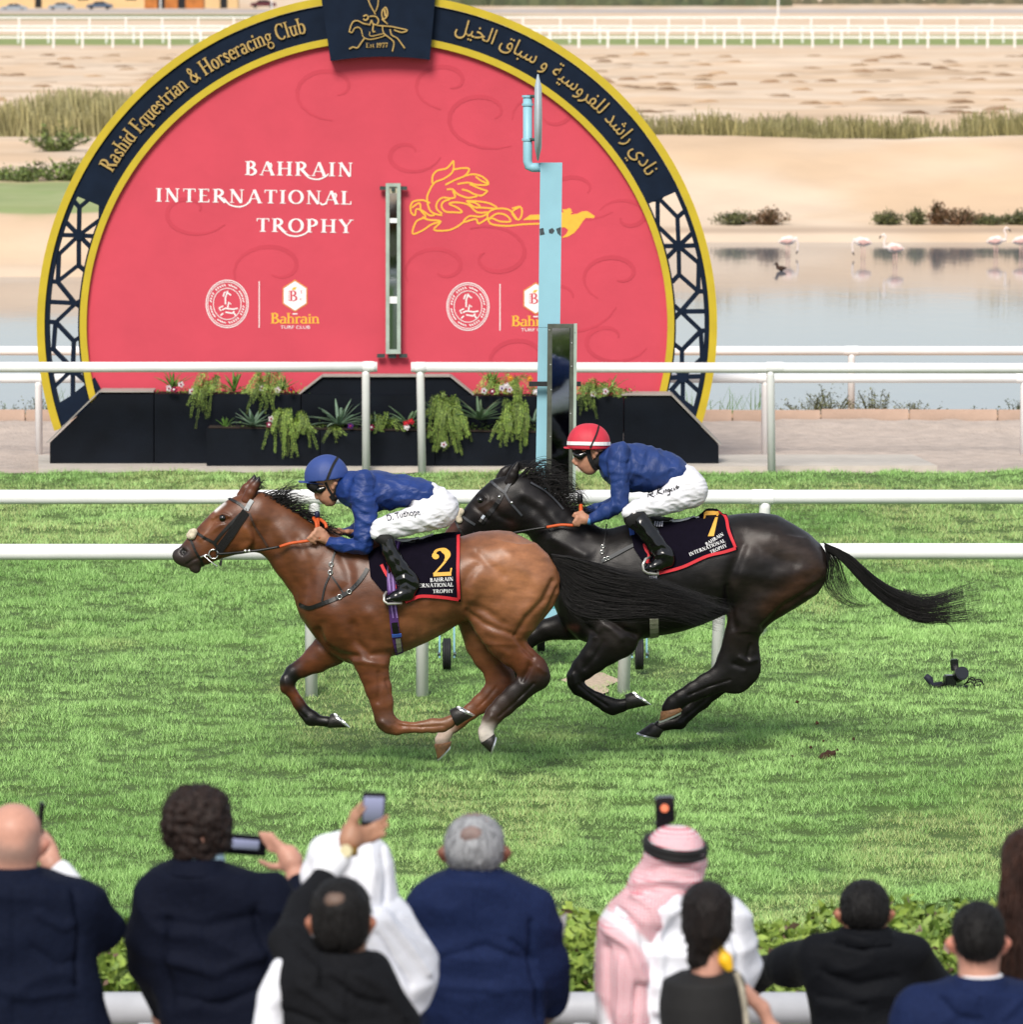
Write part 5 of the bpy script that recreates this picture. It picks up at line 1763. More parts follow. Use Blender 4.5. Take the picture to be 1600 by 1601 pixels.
tl = fan(r_, [CC(770, 290), CC(880, 340), CC(980, 430), CC(1080, 490), CC(1200, 515), CC(1410, 450)], [CC(780, 320), CC(850, 370), CC(930, 460), CC(1060, 570), CC(1200, 622), CC(1440, 605)], 950, 7, YH2, .1, 0.0, (.9, 2.2), (.65, 1.0))
tl += fan(r_, [CC(770, 300), CC(830, 350), CC(860, 430), CC(900, 520), CC(1010, 560)], [CC(778, 330), CC(775, 400), CC(765, 470), CC(820, 530), CC(930, 575)], 140, 9, YH2, .08, 0.0, (.6, 1.3), (.6, 1.0))
tl += fan(r_, [CC(1100, 480), CC(1200, 500), CC(1280, 490), CC(1350, 455)], [CC(1100, 500), CC(1200, 530), CC(1300, 510), CC(1400, 480)], 26, 6, YH2, .08, 0.0, (.4, .8), (.8, 1.0))
tl += fan(r_, [CC(1250, 610), CC(1300, 640), CC(1330, 700)], [CC(1240, 612), CC(1290, 625), CC(1325, 680)], 9, 4, YH2, .04, 0.0, (.4, .8))
strands('tail', tl, horse2, HAIRB, 10, 0.0012, 10)

# ------------------------------------------------------------------ saddle cloths
CLOTH = mat('navy_cloth', (.0045, .0032, .0085), 0.9, 0.12, 30, 0.3, 300, bdist=0.003, spec=.08)
REDT = mat('red_binding', '#c51f2c', 0.7, 0.08, 40)
GOLDP = mat('gold_number', '#d9a441', 0.7, 0.06, 40)
WHITEP = mat('white_lettering', (.75, .75, .75), 0.7, 0.03, 40)
SADDLE = mat('saddle_pad_edge', '#c9ccd0', 0.6, 0.06, 30)


def saddle_cloth(label, bv, C, top, bot, Y, yc, edges, num, texts, seed):
    T, B = resample(top, 40), resample(bot, 40)
    rows = 26
    vs = []
    for i in range(40):
        near = []
        for j in range(rows):
            s = j / (rows - 1)
            q = C(B[i][0] + (T[i][0] - B[i][0]) * s, B[i][1] + (T[i][1] - B[i][1]) * s)
            p_, n_ = hit([bv], *q, Y, 0.012)
            fold = 0.006 * (mnoise.noise(Vector((q[0] * .06 + q[1] * .035 + seed, q[1] * .012, 0))) + .3) * math.sin(3.1 * min(1, s + .1))
            near.append(p_ + n_ * max(0, fold))
        near[-1].y = min(near[-1].y, yc - .01)
        vs += near + [Vector((p_.x, 2 * yc - p_.y, p_.z)) for p_ in reversed(near)]
    R = rows * 2
    fs = [(i * R + j, i * R + j + 1, (i + 1) * R + j + 1, (i + 1) * R + j) for i in range(39) for j in range(R - 1)]
    me_ = mesh_np('saddle_cloth', np.array([tuple(q) for q in vs]), np.array(fs, dtype=np.int32))
    o = link('saddle_cloth', me_, CLOTH)
    tag(o, label, 'saddle cloth')
    md = o.modifiers.new('thickness', 'SOLIDIFY')
    md.thickness = 0.005
    md.offset = 0
    cb = bvh_of(np.array([tuple(q) for q in vs]), np.array(fs))
    for e_ in edges:
        strap(MB(), [cb], C, e_, 0.020, Y, 0.004, 0.004, 3.0).build('red_edge', REDT, o)
    drape(MB(), num, [cb], Y, 0.006, 0.0002).build('number', GOLDP, o)
    for t_ in texts:
        drape(MB(), t_, [cb], Y, 0.006, 0.0002).build('lettering', WHITEP, o)
    return o, cb


def crop_text(C, s, x0, y0, x1, y1, h, tr=0.06):
    return [[C(*q) for q in p_] for p_ in text_fit(s, x0, y0, x1, y1, h, tr)]


cl1, cb1 = saddle_cloth('navy saddle cloth with a gold 2 and red binding on the bay horse', b1, C7, [(745, 985), (900, 900), (1030, 885), (1200, 862), (1340, 808), (1480, 785), (1598, 782)],
                        [(770, 1200), (880, 1330), (960, 1345), (1100, 1440), (1240, 1385), (1420, 1395), (1592, 1418)], YH1, YH1,
                        [[(868, 1085), (920, 1180), (985, 1260), (990, 1310), (920, 1345), (895, 1375)], [(1090, 1428), (1160, 1400), (1240, 1374), (1420, 1383), (1580, 1404)], [(1583, 800), (1581, 1000), (1576, 1200), (1581, 1402)]],
                        crop_text(C7, '2', 1335, 1195, 1530, 1185, 245),
                        [crop_text(C7, 'BAHRAIN', 1320, 1245, 1535, 1232, 34), crop_text(C7, 'INTERNATIONAL', 1130, 1298, 1535, 1284, 34), crop_text(C7, 'TROPHY', 1345, 1346, 1533, 1340, 32)], 1.0)
cl2, cb2 = saddle_cloth('navy saddle cloth with a gold 7 and red binding on the black horse', b2, C8, [(610, 880), (760, 850), (900, 895), (1060, 890), (1180, 838), (1260, 772), (1345, 778), (1430, 850)],
                        [(650, 1110), (720, 1210), (780, 1260), (860, 1325), (1050, 1275), (1250, 1185), (1400, 1150), (1508, 1118)], YH2, YH2,
                        [[(735, 1070), (750, 1120), (775, 1160), (760, 1230)], [(860, 1312), (1050, 1263), (1250, 1174), (1400, 1137), (1494, 1106)], [(1352, 792), (1415, 855), (1438, 960), (1492, 1100)]],
                        crop_text(C8, '7', 1225, 1010, 1370, 1005, 215),
                        [crop_text(C8, 'BAHRAIN', 1255, 1088, 1400, 1000, 27), crop_text(C8, 'INTERNATIONAL', 1115, 1172, 1412, 1056, 28), crop_text(C8, 'TROPHY', 1290, 1152, 1425, 1094, 27)], 4.0)
for cl, C, ed, Y, bb in ((cl1, C7, [(1000, 872), (1100, 872), (1200, 850), (1350, 800)], YH1, [cb1]), (cl2, C8, [(840, 870), (920, 888), (1020, 886), (1120, 862), (1185, 838)], YH2, [cb2])):
    strap(MB(), bb, C, ed, 0.014, Y, 0.01, 0.006, 3).build('pad_edge', SADDLE, cl)
# saddles: a low racing saddle on each cloth
for nm, C, Y, P in (('small black racing saddle under the rider in blue cap', C7, YH1, [(860, 830, 880, 900, .13), (950, 835, 960, 905, .11), (1060, 850, 1060, 905, .11), (1170, 835, 1170, 890, .1)]),
                    ('small black racing saddle under the rider in red cap', C8, YH2, [(640, 810, 660, 880, .13), (760, 815, 770, 890, .11), (860, 840, 860, 900, .11), (960, 850, 960, 895, .1)])):
    sb = Body(0.012).outline(C, Y, P, 0.02)
    sv, sf = sb.build()
    tag(link('racing_saddle', mesh_np('racing_saddle', sv, sf), LEATH), nm, 'saddle')

# ------------------------------------------------------------------ girths and breast girths
PURP = mat('purple_webbing', '#4a2467', 0.6, 0.15, 40)
PURL = mat('lilac_webbing', '#8d6fb0', 0.6, 0.1, 40)
BLUEW = mat('blue_webbing', '#2d4f9d', 0.6, 0.1, 40)
WEBW = mat('white_webbing', '#b9b9c6', 0.7, 0.1, 40)
WEBG = mat('grey_green_elastic', '#858674', 0.8, 0.2, 60)
g1 = thing('girth', 'purple girth round the bay horse behind the rider boot', 'girth', tuple(at(622, 985, YH1 - .3)))
strap(MB(), [b1, cb1], PX, [(620, 848), (616, 862), (612, 900), (614, 938), (618, 985), (624, 1020)], 0.055, YH1, .005, .008).build('girth_strap', PURP, g1)
for dx in (-3, 3):
    strap(MB(), [b1, cb1], PX, [(620 + dx, 850), (617 + dx, 862), (612 + dx, 900), (615 + dx, 940), (618 + dx, 965)], 0.009, YH1, .004, .014).build('stripe', PURL, g1)
strap(MB(), [b1], PX, [(617, 972), (620, 992)], 0.04, YH1, .004, .016).build('girth_strap', LEATH, g1)
strap(MB(), [b1], PX, [(612, 992), (628, 990)], 0.022, YH1, .008, .016).build('buckle', BLUEW, g1)
strap(MB(), [b1], PX, [(622, 996), (624, 1016)], 0.032, YH1, .004, .014).build('elastic', WEBG, g1)
g2 = thing('girth', 'striped white girth round the black horse with a grey elastic end', 'girth', tuple(at(1020, 950, YH2 - .3)))
strap(MB(), [b2, cb2], PX, [(1022, 902), (1020, 915), (1021, 930)], 0.055, YH2, .005, .008).build('girth_strap', BLUEW, g2)
for dx in (-5, -1.6, 1.8, 5):
    strap(MB(), [b2, cb2], PX, [(1022 + dx, 900), (1020 + dx, 915), (1021 + dx, 931)], 0.009, YH2, .004, .014).build('stripe', WEBW, g2)
    strap(MB(), [b2, cb2], C8, [(865 + dx * 6, 872), (850 + dx * 6, 945)], 0.010, YH2, .004, .022).build('stripe', WEBW, g2)
strap(MB(), [b2], PX, [(1023, 966), (1023, 994)], 0.058, YH2, .005, .01).build('elastic', WEBG, g2)
strap(MB(), [b2, cb2], C8, [(625, 940), (640, 1010)], 0.03, YH2, .005, .02).build('girth_strap', BLUEW, g2)


def buckle(parent, bv, C, x, y, Y, r=0.014, m=None):
    p_, n_ = hit(bv, *C(x, y), Y, 0.012)
    vs = [p_ + Vector((r * math.cos(t), -.002, r * math.sin(t))) for t in np.linspace(0, 2 * math.pi, 13)]
    MB().tube(vs, 0.0035, 6, False).build('buckle', m or STEEL, parent, True)


bp1 = thing('breast_girth', 'black leather breast girth across the bay horse chest', 'harness', tuple(at(520, 930, YH1 - .25)))
for w_, pl_ in ((0.026, [(740, 1120), (700, 1190), (600, 1310), (480, 1385), (330, 1440), (210, 1482), (150, 1470), (112, 1450)]), (0.012, [(440, 960), (415, 1040), (400, 1160), (350, 1280), (320, 1420)]), (0.010, [(410, 1190), (460, 1260), (520, 1350)])):
    strap(MB(), [b1], C7, pl_, w_, YH1, .005, .005).build('strap', LEATH, bp1)
for x, y in ((405, 1085), (398, 1158), (575, 1335), (487, 1383)):
    buckle(bp1, [b1], C7, x, y, YH1)
bp2 = thing('breast_girth', 'dark grey breast girth strap on the black horse shoulder', 'harness', tuple(at(960, 860, YH2 - .25)))
strap(MB(), [b2], C8, [(700, 1055), (580, 1115), (430, 1195), (380, 1215)], 0.024, YH2, .005, .006).build('strap', mat('grey_strap', '#3a3d40', .6, .1, 20), bp2)
strap(MB(), [b2], C8, [(420, 900), (410, 1010), (392, 1100), (380, 1160)], 0.010, YH2, .005, .006).build('strap', LEATH, bp2)
for x, y in ((390, 1095), (383, 1140), (410, 1200), (437, 1190)):
    buckle(bp2, [b2], C8, x, y, YH2, 0.011)

# ------------------------------------------------------------------ bridles
br1 = thing('bridle', 'black bridle with white nose roll and orange gripped rein on the bay horse', 'bridle', tuple(at(330, 850, YH1 - .1)))
for nm, w_, pl_, m_ in (('browband', .018, [(790, 405), (870, 440), (950, 490), (1000, 545)], LEATH), ('headpiece', .03, [(1075, 420), (1035, 480), (1000, 545)], mat('grey_leather', '#8e9496', .5, .1, 30)),
                        ('cheekpiece', .055, [(1000, 560), (900, 700), (800, 850), (700, 980), (650, 1060)], mat('black_sheepskin', '#0b0a0a', .95, .4, 80, .8, 200)), ('cheekpiece', .02, [(930, 590), (800, 720), (680, 850), (600, 950)], LEATH),
                        ('throat_lash', .014, [(1040, 580), (1100, 720), (1180, 850), (1270, 990)], mat('brown_leather', '#3a261d', .5, .2, 30)), ('noseband', .017, [(385, 825), (470, 880), (550, 920), (600, 950), (640, 1010)], LEATH),
                        ('noseband', .015, [(290, 880), (330, 960), (370, 1060), (430, 1150), (460, 1230)], LEATH), ('chin_strap', .016, [(700, 1130), (685, 1180), (675, 1235)], LEATH)):
    strap(MB(), [b1], C5, pl_, w_, YH1 - .05, .005, .004).build(nm, m_, br1)
nr = Body(0.006).tube(C5, YH1, [(345, 815, -.05, .02), (310, 860, -.045, .021), (330, 845, 0, .022)], 0.02)
nr.tube(C5, YH1, [(345, 812, -.045, .02), (320, 822, -.01, .022), (345, 812, .045, .02)], 0.02)
nr.tube(C5, YH1, [(290, 860, -.04, .019), (330, 870, -.06, .016)], 0.02)
_v, _f = nr.build()
link('nose_roll', mesh_np('nose_roll', _v, _f), FLEECE, br1)
p_, n_ = hit([b1], *C5(590, 1080), YH1 - .05, 0.012)
for rr, cx_, cy_ in ((.030, 590, 1080),):
    cc, _ = hit([b1], *C5(cx_, cy_), YH1 - .06, 0.012)
    MB().tube([cc + Vector((rr * math.cos(t), 0, rr * math.sin(t))) for t in np.linspace(0, 2 * math.pi, 21)], 0.0045, 8, False).build('bit_ring', STEEL, br1, True)
q_ = lambda x, y, o=.014: hit([b1], *C5(x, y), YH1 - .06, o)[0]
MB().tube([q_(430, 1120), q_(500, 1090), q_(555, 1105)], 0.006, 8).build('bit', STEEL, br1, True)
MB().tube([q_(470, 1100, .02), q_(560, 1170, .02), at(*C5(640, 1245), YH1 - .09)], 0.004, 6).build('bit_bar', STEEL, br1, True)


def rein(parent, pts, Y, r, m, nm='rein'):
    MB().tube([at(*p_[:2], Y + p_[2]) for p_ in smooth_poly(pts, 5)], r, 8).build(nm, m, parent, True)


hand1 = C7(200, 860)
rein(br1, [(*C5(625, 1090), -.075), (*C5(800, 1080), -.10), (*C5(950, 1065), -.125), (*C5(1180, 1040), -.14), (*C5(1420, 998), -.15)], YH1, .0085, LEATH)
rein(br1, [(*C5(1420, 998), -.15), (*C5(1560, 955), -.16), (*hand1, -.17), (*C7(300, 830), -.16)], YH1, .010, ORNG, 'rein_grip')
rein(br1, [(*C7(270, 750), -.13), (*C7(262, 690), -.10), (*C7(240, 650), -.04), (*C7(290, 660), -.06), (*C7(345, 700), -.11), (*C7(360, 745), -.13)], YH1, .011, ORNG, 'rein_grip')
for x in (990, 1038):
    MB().lathe([(0.001, -.012), (.010, -.006), (.012, 0), (.010, .006), (0.001, .012)], at(*C5(x, 1050), YH1 - .145), 10).build('rein_stud', STEEL, br1, True)
br2 = thing('bridle', 'black bridle with cream nose roll and orange gripped rein on the black horse', 'bridle', tuple(at(770, 790, YH2 - .1)))
for nm, w_, pl_, m_ in (('browband', .018, [(520, 285), (580, 340), (660, 400)], mat('grey_strap2', '#33363b', .5, .1, 20)), ('headpiece', .022, [(730, 290), (690, 350), (660, 400)], mat('grey_strap2', '#33363b', .5, .1, 20)),
                        ('cheekpiece', .03, [(640, 410), (580, 520), (480, 640), (420, 720)], LEATH), ('throat_lash', .014, [(660, 400), (720, 500), (790, 580), (842, 640)], mat('grey_strap2', '#33363b', .5, .1, 20)),
                        ('neck_strap', .014, [(930, 300), (1080, 390), (1200, 500), (1270, 580)], mat('grey_strap2', '#33363b', .5, .1, 20)), ('noseband', .016, [(210, 640), (280, 690), (355, 735)], mat('grey_strap2', '#33363b', .5, .1, 20)), ('noseband', .014, [(150, 690), (180, 760), (230, 850)], LEATH)):
    strap(MB(), [b2], C6, pl_, w_, YH2 - .05, .005, .004).build(nm, m_, br2)
nr = Body(0.006).tube(C6, YH2, [(200, 600, -.045, .021), (165, 640, -.05, .023), (190, 690, -.055, .022)], 0.02)
nr.tube(C6, YH2, [(205, 600, -.045, .021), (150, 630, -.0, .024), (200, 600, .045, .02)], 0.02)
_v, _f = nr.build()
link('nose_roll', mesh_np('nose_roll', _v, _f), FLEECE, br2)
for x, y in ((610, 445), (735, 505)):
    p_, _ = hit([b2], *C6(x, y), YH2, .01)
    MB().lathe([(0.001, -.008), (.010, -.004), (.010, .004), (0.001, .008)], p_, 10, 'Y').build('stud', STEEL, br2, True)
strap(MB(), [b2], C6, [(445, 640), (405, 700)], .018, YH2, .006, .01).build('cheek_buckle', STEEL, br2)
rein(br2, [(*C6(330, 820), -.08), (*C6(560, 850), -.09), (*C6(710, 828), -.11), (*C6(950, 785), -.14), (*C6(1100, 762), -.15)], YH2, .0085, LEATH)
rein(br2, [(*C6(1100, 762), -.15), (*C6(1250, 738), -.16), (*C6(1385, 742), -.17), (*C6(1450, 720), -.16)], YH2, .010, ORNG, 'rein_grip')
# ================================================================== jockeys
SKIN = (0.43, 0.215, 0.135)
SKINM = mat('skin', '#ffffff', 0.5, 0.08, 60, 0.08, 200, attr='tone', bdist=0.002, spec=0.4)
SILK = mat('royal_blue_silk', (.010, .034, .165), 0.5, 0.14, 9, 0.5, 26, spec=.35, stretch=(1, 1, 1.8), bdist=0.012)
SILK2 = mat('blue_silk', (.0125, .036, .150), 0.55, 0.14, 9, 0.5, 24, spec=.35, stretch=(1.6, 1, 1), bdist=0.012)
BREECH = mat('white_breeches', (0.72, 0.72, 0.76), 0.6, 0.03, 12, 0.3, 30, bdist=0.01)
BOOT = mat('patent_boot', (.003, .003, .0035), 0.22, 0.2, 20, 0.12, 22, coat=0.25, bdist=0.008)
CAPB = mat('blue_cap', (.024, .055, .22), 0.6, 0.06, 20, 0.1, 80)
CAPR = mat('red_cap', (.52, .022, .045), 0.6, 0.06, 20, 0.1, 80)
CAPW = mat('white_band', (.78, .78, .78), 0.6, 0.04, 20)
GOGG = mat('dark_goggles', '#07080a', 0.08, 0.2, 20, spec=0.8)
BLKF = mat('black_fabric', (.0028, .0028, .0032), 0.8, 0.3, 40, 0.2, 150)


def person_obj(name, label, body, tone, default, group=None):
    v, f = body.build()
    v = relax(v, f, 1, 0.4)
    me = mesh_np(name, v, f)
    set_col(me, np.clip(body.colours(v, default), 0, 1), 'tone')
    o = link(name, me, SKINM)
    return tag(o, label, 'person', group), v, f


def part(name, body, m, parent, amp=0.0, sc=(5, 5, 5), seed=0.0, rel=1, marks=None):
    v, f = body.build()
    if rel:
        v = relax(v, f, rel, 0.4)
    if marks:
        v = sculpt(v, f, marks)
    if amp:
        v = wrinkle(v, f, amp, sc, seed)
    o = link(name, mesh_np(name, v, f), m, parent)
    o['_v'] = 0
    del o['_v']
    return o, v, f


def cap_dome(parent, C, Y, cx, cy, rx, ry, rimA, rimB, lat, m, peak):
    """half ellipsoid skull cap, cut along the rim line rimA-rimB"""
    c = at(*C(cx, cy), Y)
    sx = (at(*C(cx + rx, cy), Y) - c).length
    sz = (at(*C(cx, cy + ry), Y) - c).length
    b = Body(0.006)
    b.ball(c, sx, lat, sz, 0.01)
    A, B = at(*C(*rimA), Y), at(*C(*rimB), Y)
    d = B - A
    n = Vector((d.z, 0, -d.x))
    if n.z > 0:
        n = -n
    b.cut(A, n)
    v, f = b.build()
    v = relax(v, f, 1, .3)
    v = wrinkle(v, f, 0.0012, (9, 9, 5), cx)
    o = link('cap', mesh_np('cap', v, f), m, parent)
    # peak: thin curved tongue
    pk = Body(0.0045)
    P = [at(*C(*q), Y) for q in peak]
    pk.chain([(P[0], .006, .05), (P[1], .007, .075), (P[2], .008, .085)], 0.008)
    pv, pf = pk.build()
    link('peak', mesh_np('peak', pv, pf), m, o)
    return o, bvh_of(v, f)


def fist(b, C, Y, kn, k=0.008):
    """list of finger polylines (x, y, depth, radius)"""
    for fpts in kn:
        b.tube(C, Y, fpts, k, SKIN)


# ------------------------------------------------------------------ rider of the bay
S7 = 1 / (5.926 * 240)     # metres per crop px
j = Body(0.0055)
TOR = [(560, 235, 535, 475, .085), (625, 215, 590, 545, .15), (700, 208, 660, 590, .185), (810, 218, 815, 588, .19), (950, 235, 945, 575, .175), (1090, 255, 1075, 552, .165), (1220, 282, 1185, 535, .165), (1335, 325, 1235, 510, .165)]
PELV = [(1225, 330, 1190, 560, .15), (1330, 325, 1310, 745, .165), (1410, 385, 1410, 735, .16), (1465, 460, 1450, 690, .13), (1492, 545, 1480, 640, .08)]
THN = [(1400, 440, 1390, 745, .09, -.09), (1260, 500, 1285, 775, .09, -.14), (1100, 570, 1120, 808, .085, -.19), (950, 615, 985, 838, .075, -.24), (850, 660, 880, 850, .068, -.27), (805, 735, 850, 850, .06, -.28)]
THF = [(q[0], q[1], q[2], q[3], q[4], -q[5]) for q in THN]
ARM = [(605, 300, 800, 300, .07, -.15), (578, 430, 822, 470, .072, -.18), (600, 560, 830, 590, .066, -.20), (620, 690, 818, 710, .062, -.215), (618, 810, 800, 830, .062, -.22), (640, 900, 770, 930, .058, -.22)]
FOR = [(700, 840, 730, 975, .055, -.215), (600, 845, 600, 985, .052, -.19), (490, 835, 480, 960, .048, -.155), (395, 830, 372, 912, .042, -.125)]
LEG = [(850, 770, 850, 880, .058, -.28), (845, 860, 985, 850, .056, -.29), (870, 960, 1010, 940, .056, -.30), (910, 1040, 1065, 1030, .055, -.305), (960, 1130, 1125, 1130, .05, -.31), (1010, 1215, 1190, 1215, .045, -.31)]
FOOT = [(1020, 1260, 1225, 1290, .042, -.31), (1060, 1290, 1150, 1400, .042, -.315), (980, 1330, 1030, 1430, .045, -.32), (910, 1375, 930, 1435, .04, -.32), (892, 1400, 900, 1430, .03, -.32)]
for q, sh in ((TOR, .024), (PELV, .024), (THN, .024), (THF, .024), (ARM, .024), (FOR, .012), (LEG, .01), (FOOT, .01)):
    j.outline(C7, YH1, q, 0.03, SKIN, sh)
j.outline(C7, YH1, [(q[0], q[1], q[2], q[3], q[4], -q[5]) for q in LEG], 0.03, SKIN, .01)
j.outline(C7, YH1, [(570, 300, 480, 470, .058), (500, 250, 420, 470, .06)], 0.03, SKIN)                      # neck
# head: cranium, face planes, jaw, nose, lips, chin, ear
hc = at(*C7(375, 270), YH1)
j.ball(hc, .115, .078, .10, 0.02, SKIN)
j.outline(C7, YH1, [(255, 330, 450, 330, .068), (268, 395, 440, 420, .064), (290, 440, 450, 455, .055), (330, 480, 455, 475, .045), (365, 508, 440, 490, .030)], 0.02, SKIN)
j.tube(C7, YH1, [(280, 385, 0, .012), (266, 432, 0, .014), (272, 462, 0, .014)], 0.010, SKIN)
j.tube(C7, YH1, [(284, 464, -.013, .009), (284, 464, .013, .009)], 0.008, SKIN)
j.tube(C7, YH1, [(318, 482, -.02, .008), (312, 484, 0, .010), (318, 482, .02, .008)], 0.006, (0.36, .13, .10))
j.tube(C7, YH1, [(334, 502, -.018, .008), (328, 504, 0, .010), (334, 502, .018, .008)], 0.006, (0.36, .13, .10))
j.tube(C7, YH1, [(364, 522, -.012, .012), (364, 522, .012, .012)], 0.012, SKIN)
for s in (-1, 1):
    j.tube(C7, YH1, [(415, 305, s * .072, .012), (440, 330, s * .08, .014), (420, 375, s * .072, .009), (400, 340, s * .07, .008)], 0.010, SKIN)
    j.tube(C7, YH1, [(300, 370, s * .035, .012), (340, 370, s * .052, .010)], 0.02, SKIN)
# near hand, a fist round the rein; far hand beside it
j.tube(C7, YH1, [(385, 870, -.12, .030), (330, 830, -.13, .036), (285, 800, -.135, .034)], 0.02, SKIN)
fist(j, C7, YH1, [[(330, 770, -.145, .013), (262, 768, -.165, .0125), (240, 800, -.175, .011), (275, 826, -.170, .010)], [(320, 795, -.15, .013), (236, 795, -.17, .0125), (212, 826, -.18, .0115), (252, 850, -.172, .010)],
                  [(322, 822, -.15, .013), (220, 820, -.168, .0125), (192, 842, -.175, .011), (240, 868, -.168, .010)], [(335, 850, -.148, .012), (245, 850, -.165, .011), (212, 862, -.168, .010), (255, 885, -.16, .009)],
                  [(350, 790, -.13, .014), (300, 748, -.145, .0125), (262, 752, -.16, .011)]])
j.outline(C7, YH1, [(640, 735, 640, 830, .045, .16), (560, 745, 560, 810, .04, .12), (480, 750, 480, 805, .036, .08)], 0.02, SKIN, .008)
j.tube(C7, YH1, [(470, 780, .08, .028), (400, 790, .03, .034), (350, 780, .0, .032)], 0.02, SKIN)
fist(j, C7, YH1, [[(380, 760, .0, .012), (330, 765, -.03, .012), (320, 800, -.04, .011)], [(370, 780, .0, .012), (315, 790, -.03, .012), (310, 820, -.03, .011)], [(370, 800, .01, .012), (310, 812, -.02, .011), (312, 838, -.02, .010)], [(375, 815, .01, .011), (325, 832, -.01, .010), (330, 852, -.01, .009)]])
rider1, jv1, jf1 = person_obj('person', 'rider in blue cap and blue silks crouching over the bay horse', j, None, SKIN)
jb = Body(0.006)
jb.outline(C7, YH1, TOR, 0.03)
jb.outline(C7, YH1, ARM, 0.035)
jb.outline(C7, YH1, FOR, 0.02)
jb.outline(C7, YH1, [(640, 320, 800, 330, .07, .15), (620, 520, 800, 560, .066, .19), (620, 700, 780, 730, .06, .2), (600, 735, 600, 835, .052, .17), (490, 742, 485, 808, .046, .11)], 0.035)
jb.outline(C7, YH1, [(575, 255, 500, 480, .07), (535, 240, 500, 465, .068)], 0.02)
silk1, sv1, sf1 = part('silk_jacket', jb, SILK, rider1, 0.0055, (11, 8, 20), 2.0, 2,
                       [(C7, [(830, 230), (815, 400), (845, 560)], 4, -.010), (C7, [(620, 330), (700, 420), (800, 430)], 4, -.007), (C7, [(600, 440), (700, 500), (810, 480)], 4, .006), (C7, [(640, 560), (720, 620), (800, 600)], 4, -.007), (C7, [(650, 640), (740, 700), (800, 690)], 4, .006),
                        (C7, [(720, 800), (640, 860), (560, 870)], 4, -.006), (C7, [(720, 860), (700, 940)], 4, .006), (C7, [(860, 580), (980, 460), (1150, 420), (1290, 380)], 5, -.007), (C7, [(900, 440), (980, 500), (1080, 470)], 5, .008), (C7, [(1180, 520), (1240, 440), (1330, 360)], 4, .006), (C7, [(1120, 540), (1220, 440)], 4, -.006)])
hb_ = Body(0.006)
hb_.outline(C7, YH1, [(540, 245, 500, 470, .073), (515, 255, 485, 450, .070)], 0.01)
part('collar', hb_, mat('dark_blue_collar', '#16234f', .6, .1, 20), rider1)
cwh = Body(0.006)
cwh.outline(C7, YH1, [(500, 345, 485, 470, .066), (492, 350, 478, 462, .064)], 0.01)
part('neck_band', cwh, CAPW, rider1)
bb_ = Body(0.006)
bb_.outline(C7, YH1, PELV, 0.03)
bb_.outline(C7, YH1, THN, 0.04)
bb_.outline(C7, YH1, THF, 0.04)
wr = [(C7, [(1460, 700), (1350, 640), (1250, 560)], 3, -.006), (C7, [(1400, 740), (1260, 680), (1130, 600)], 3, .006), (C7, [(1330, 760), (1180, 710), (1020, 640)], 3, -.006), (C7, [(1250, 775), (1100, 730), (960, 660)], 3, .005), (C7, [(1180, 800), (1040, 760), (900, 690)], 3, -.005), (C7, [(1090, 815), (960, 780), (860, 720)], 3, .005), (C7, [(1490, 640), (1420, 560), (1300, 520)], 3, .005)]
bre1, bv_, bf_ = part('breeches', bb_, BREECH, rider1, 0.0035, (12, 9, 34), 1.0, 1, wr)
bb1 = bvh_of(bv_, bf_)
tp = font_polys('D. Tudhope')
x0, y0, x1, y1 = bounds(tp)
nm = []
for q in tp:
    qq = []
    for x, y in q:
        u = (x - x0) / (x1 - x0)
        # the name follows the thigh and climbs to the right
        bx, by = 928 + 300 * u, 680 - 60 * u - 30 * math.sin(u * 3.14) * 0.2
        qq.append(C7(bx - 14 * (y / .7), by - 66 * (y / .9)))
    nm.append(qq)
bvs1 = [bb1]
drape(MB(), nm, bvs1, YH1 - .2, 0.006).build('name_print', BLKF, bre1)


def boots(parent, C, Y, LEG, FOOT, marks):
    for s in (1, -1):
        b_ = Body(0.0055)
        b_.outline(C, Y, [(q[0], q[1], q[2], q[3], q[4], q[5] * s) for q in LEG[1:]], 0.02)
        b_.outline(C, Y, [(q[0], q[1], q[2], q[3], q[4], q[5] * s) for q in FOOT], 0.03)
        part('boot', b_, BOOT, parent, 0.0007, (8, 8, 12), 3, 1, marks if s > 0 else None)
        k_ = Body(0.006)
        k_.outline(C, Y, [(q[0], q[1], q[2], q[3], q[4] + .003, q[5] * s) for q in LEG[:2]], 0.02)
        part('knee_patch', k_, BLKF, parent)


boots(rider1, C7, YH1, LEG, FOOT, [(C7, [(1010, 1190), (1090, 1160), (1160, 1200)], 3, -.008), (C7, [(1000, 1230), (1080, 1210), (1150, 1250)], 3, .007), (C7, [(1020, 1280), (1100, 1240), (1180, 1290)], 3, -.007), (C7, [(880, 880), (960, 1000), (1050, 1130)], 3, -.004), (C7, [(940, 860), (1060, 1060)], 3, .004)])
cap1, cbv1 = cap_dome(rider1, C7, YH1, 360, 275, 205, 212, (150, 318), (560, 262), .128, CAPB, [(105, 314), (190, 318), (330, 330)])
st1 = MB()
strap(st1, [cbv1], C7, [(460, 95), (420, 160), (385, 240), (362, 300)], .016, YH1 - .1, .004, .003)
st1.build('cap_band', BLKF, cap1)
gb = Body(0.005)
gb.tube(C7, YH1, [(262, 385, -.035, .022), (300, 390, -.058, .024), (335, 375, -.066, .016)], 0.01)
gb.tube(C7, YH1, [(262, 385, .035, .022), (300, 390, .058, .024), (335, 375, .066, .016)], 0.01)
gb.tube(C7, YH1, [(255, 372, -.03, .016), (252, 372, .03, .016)], 0.01)
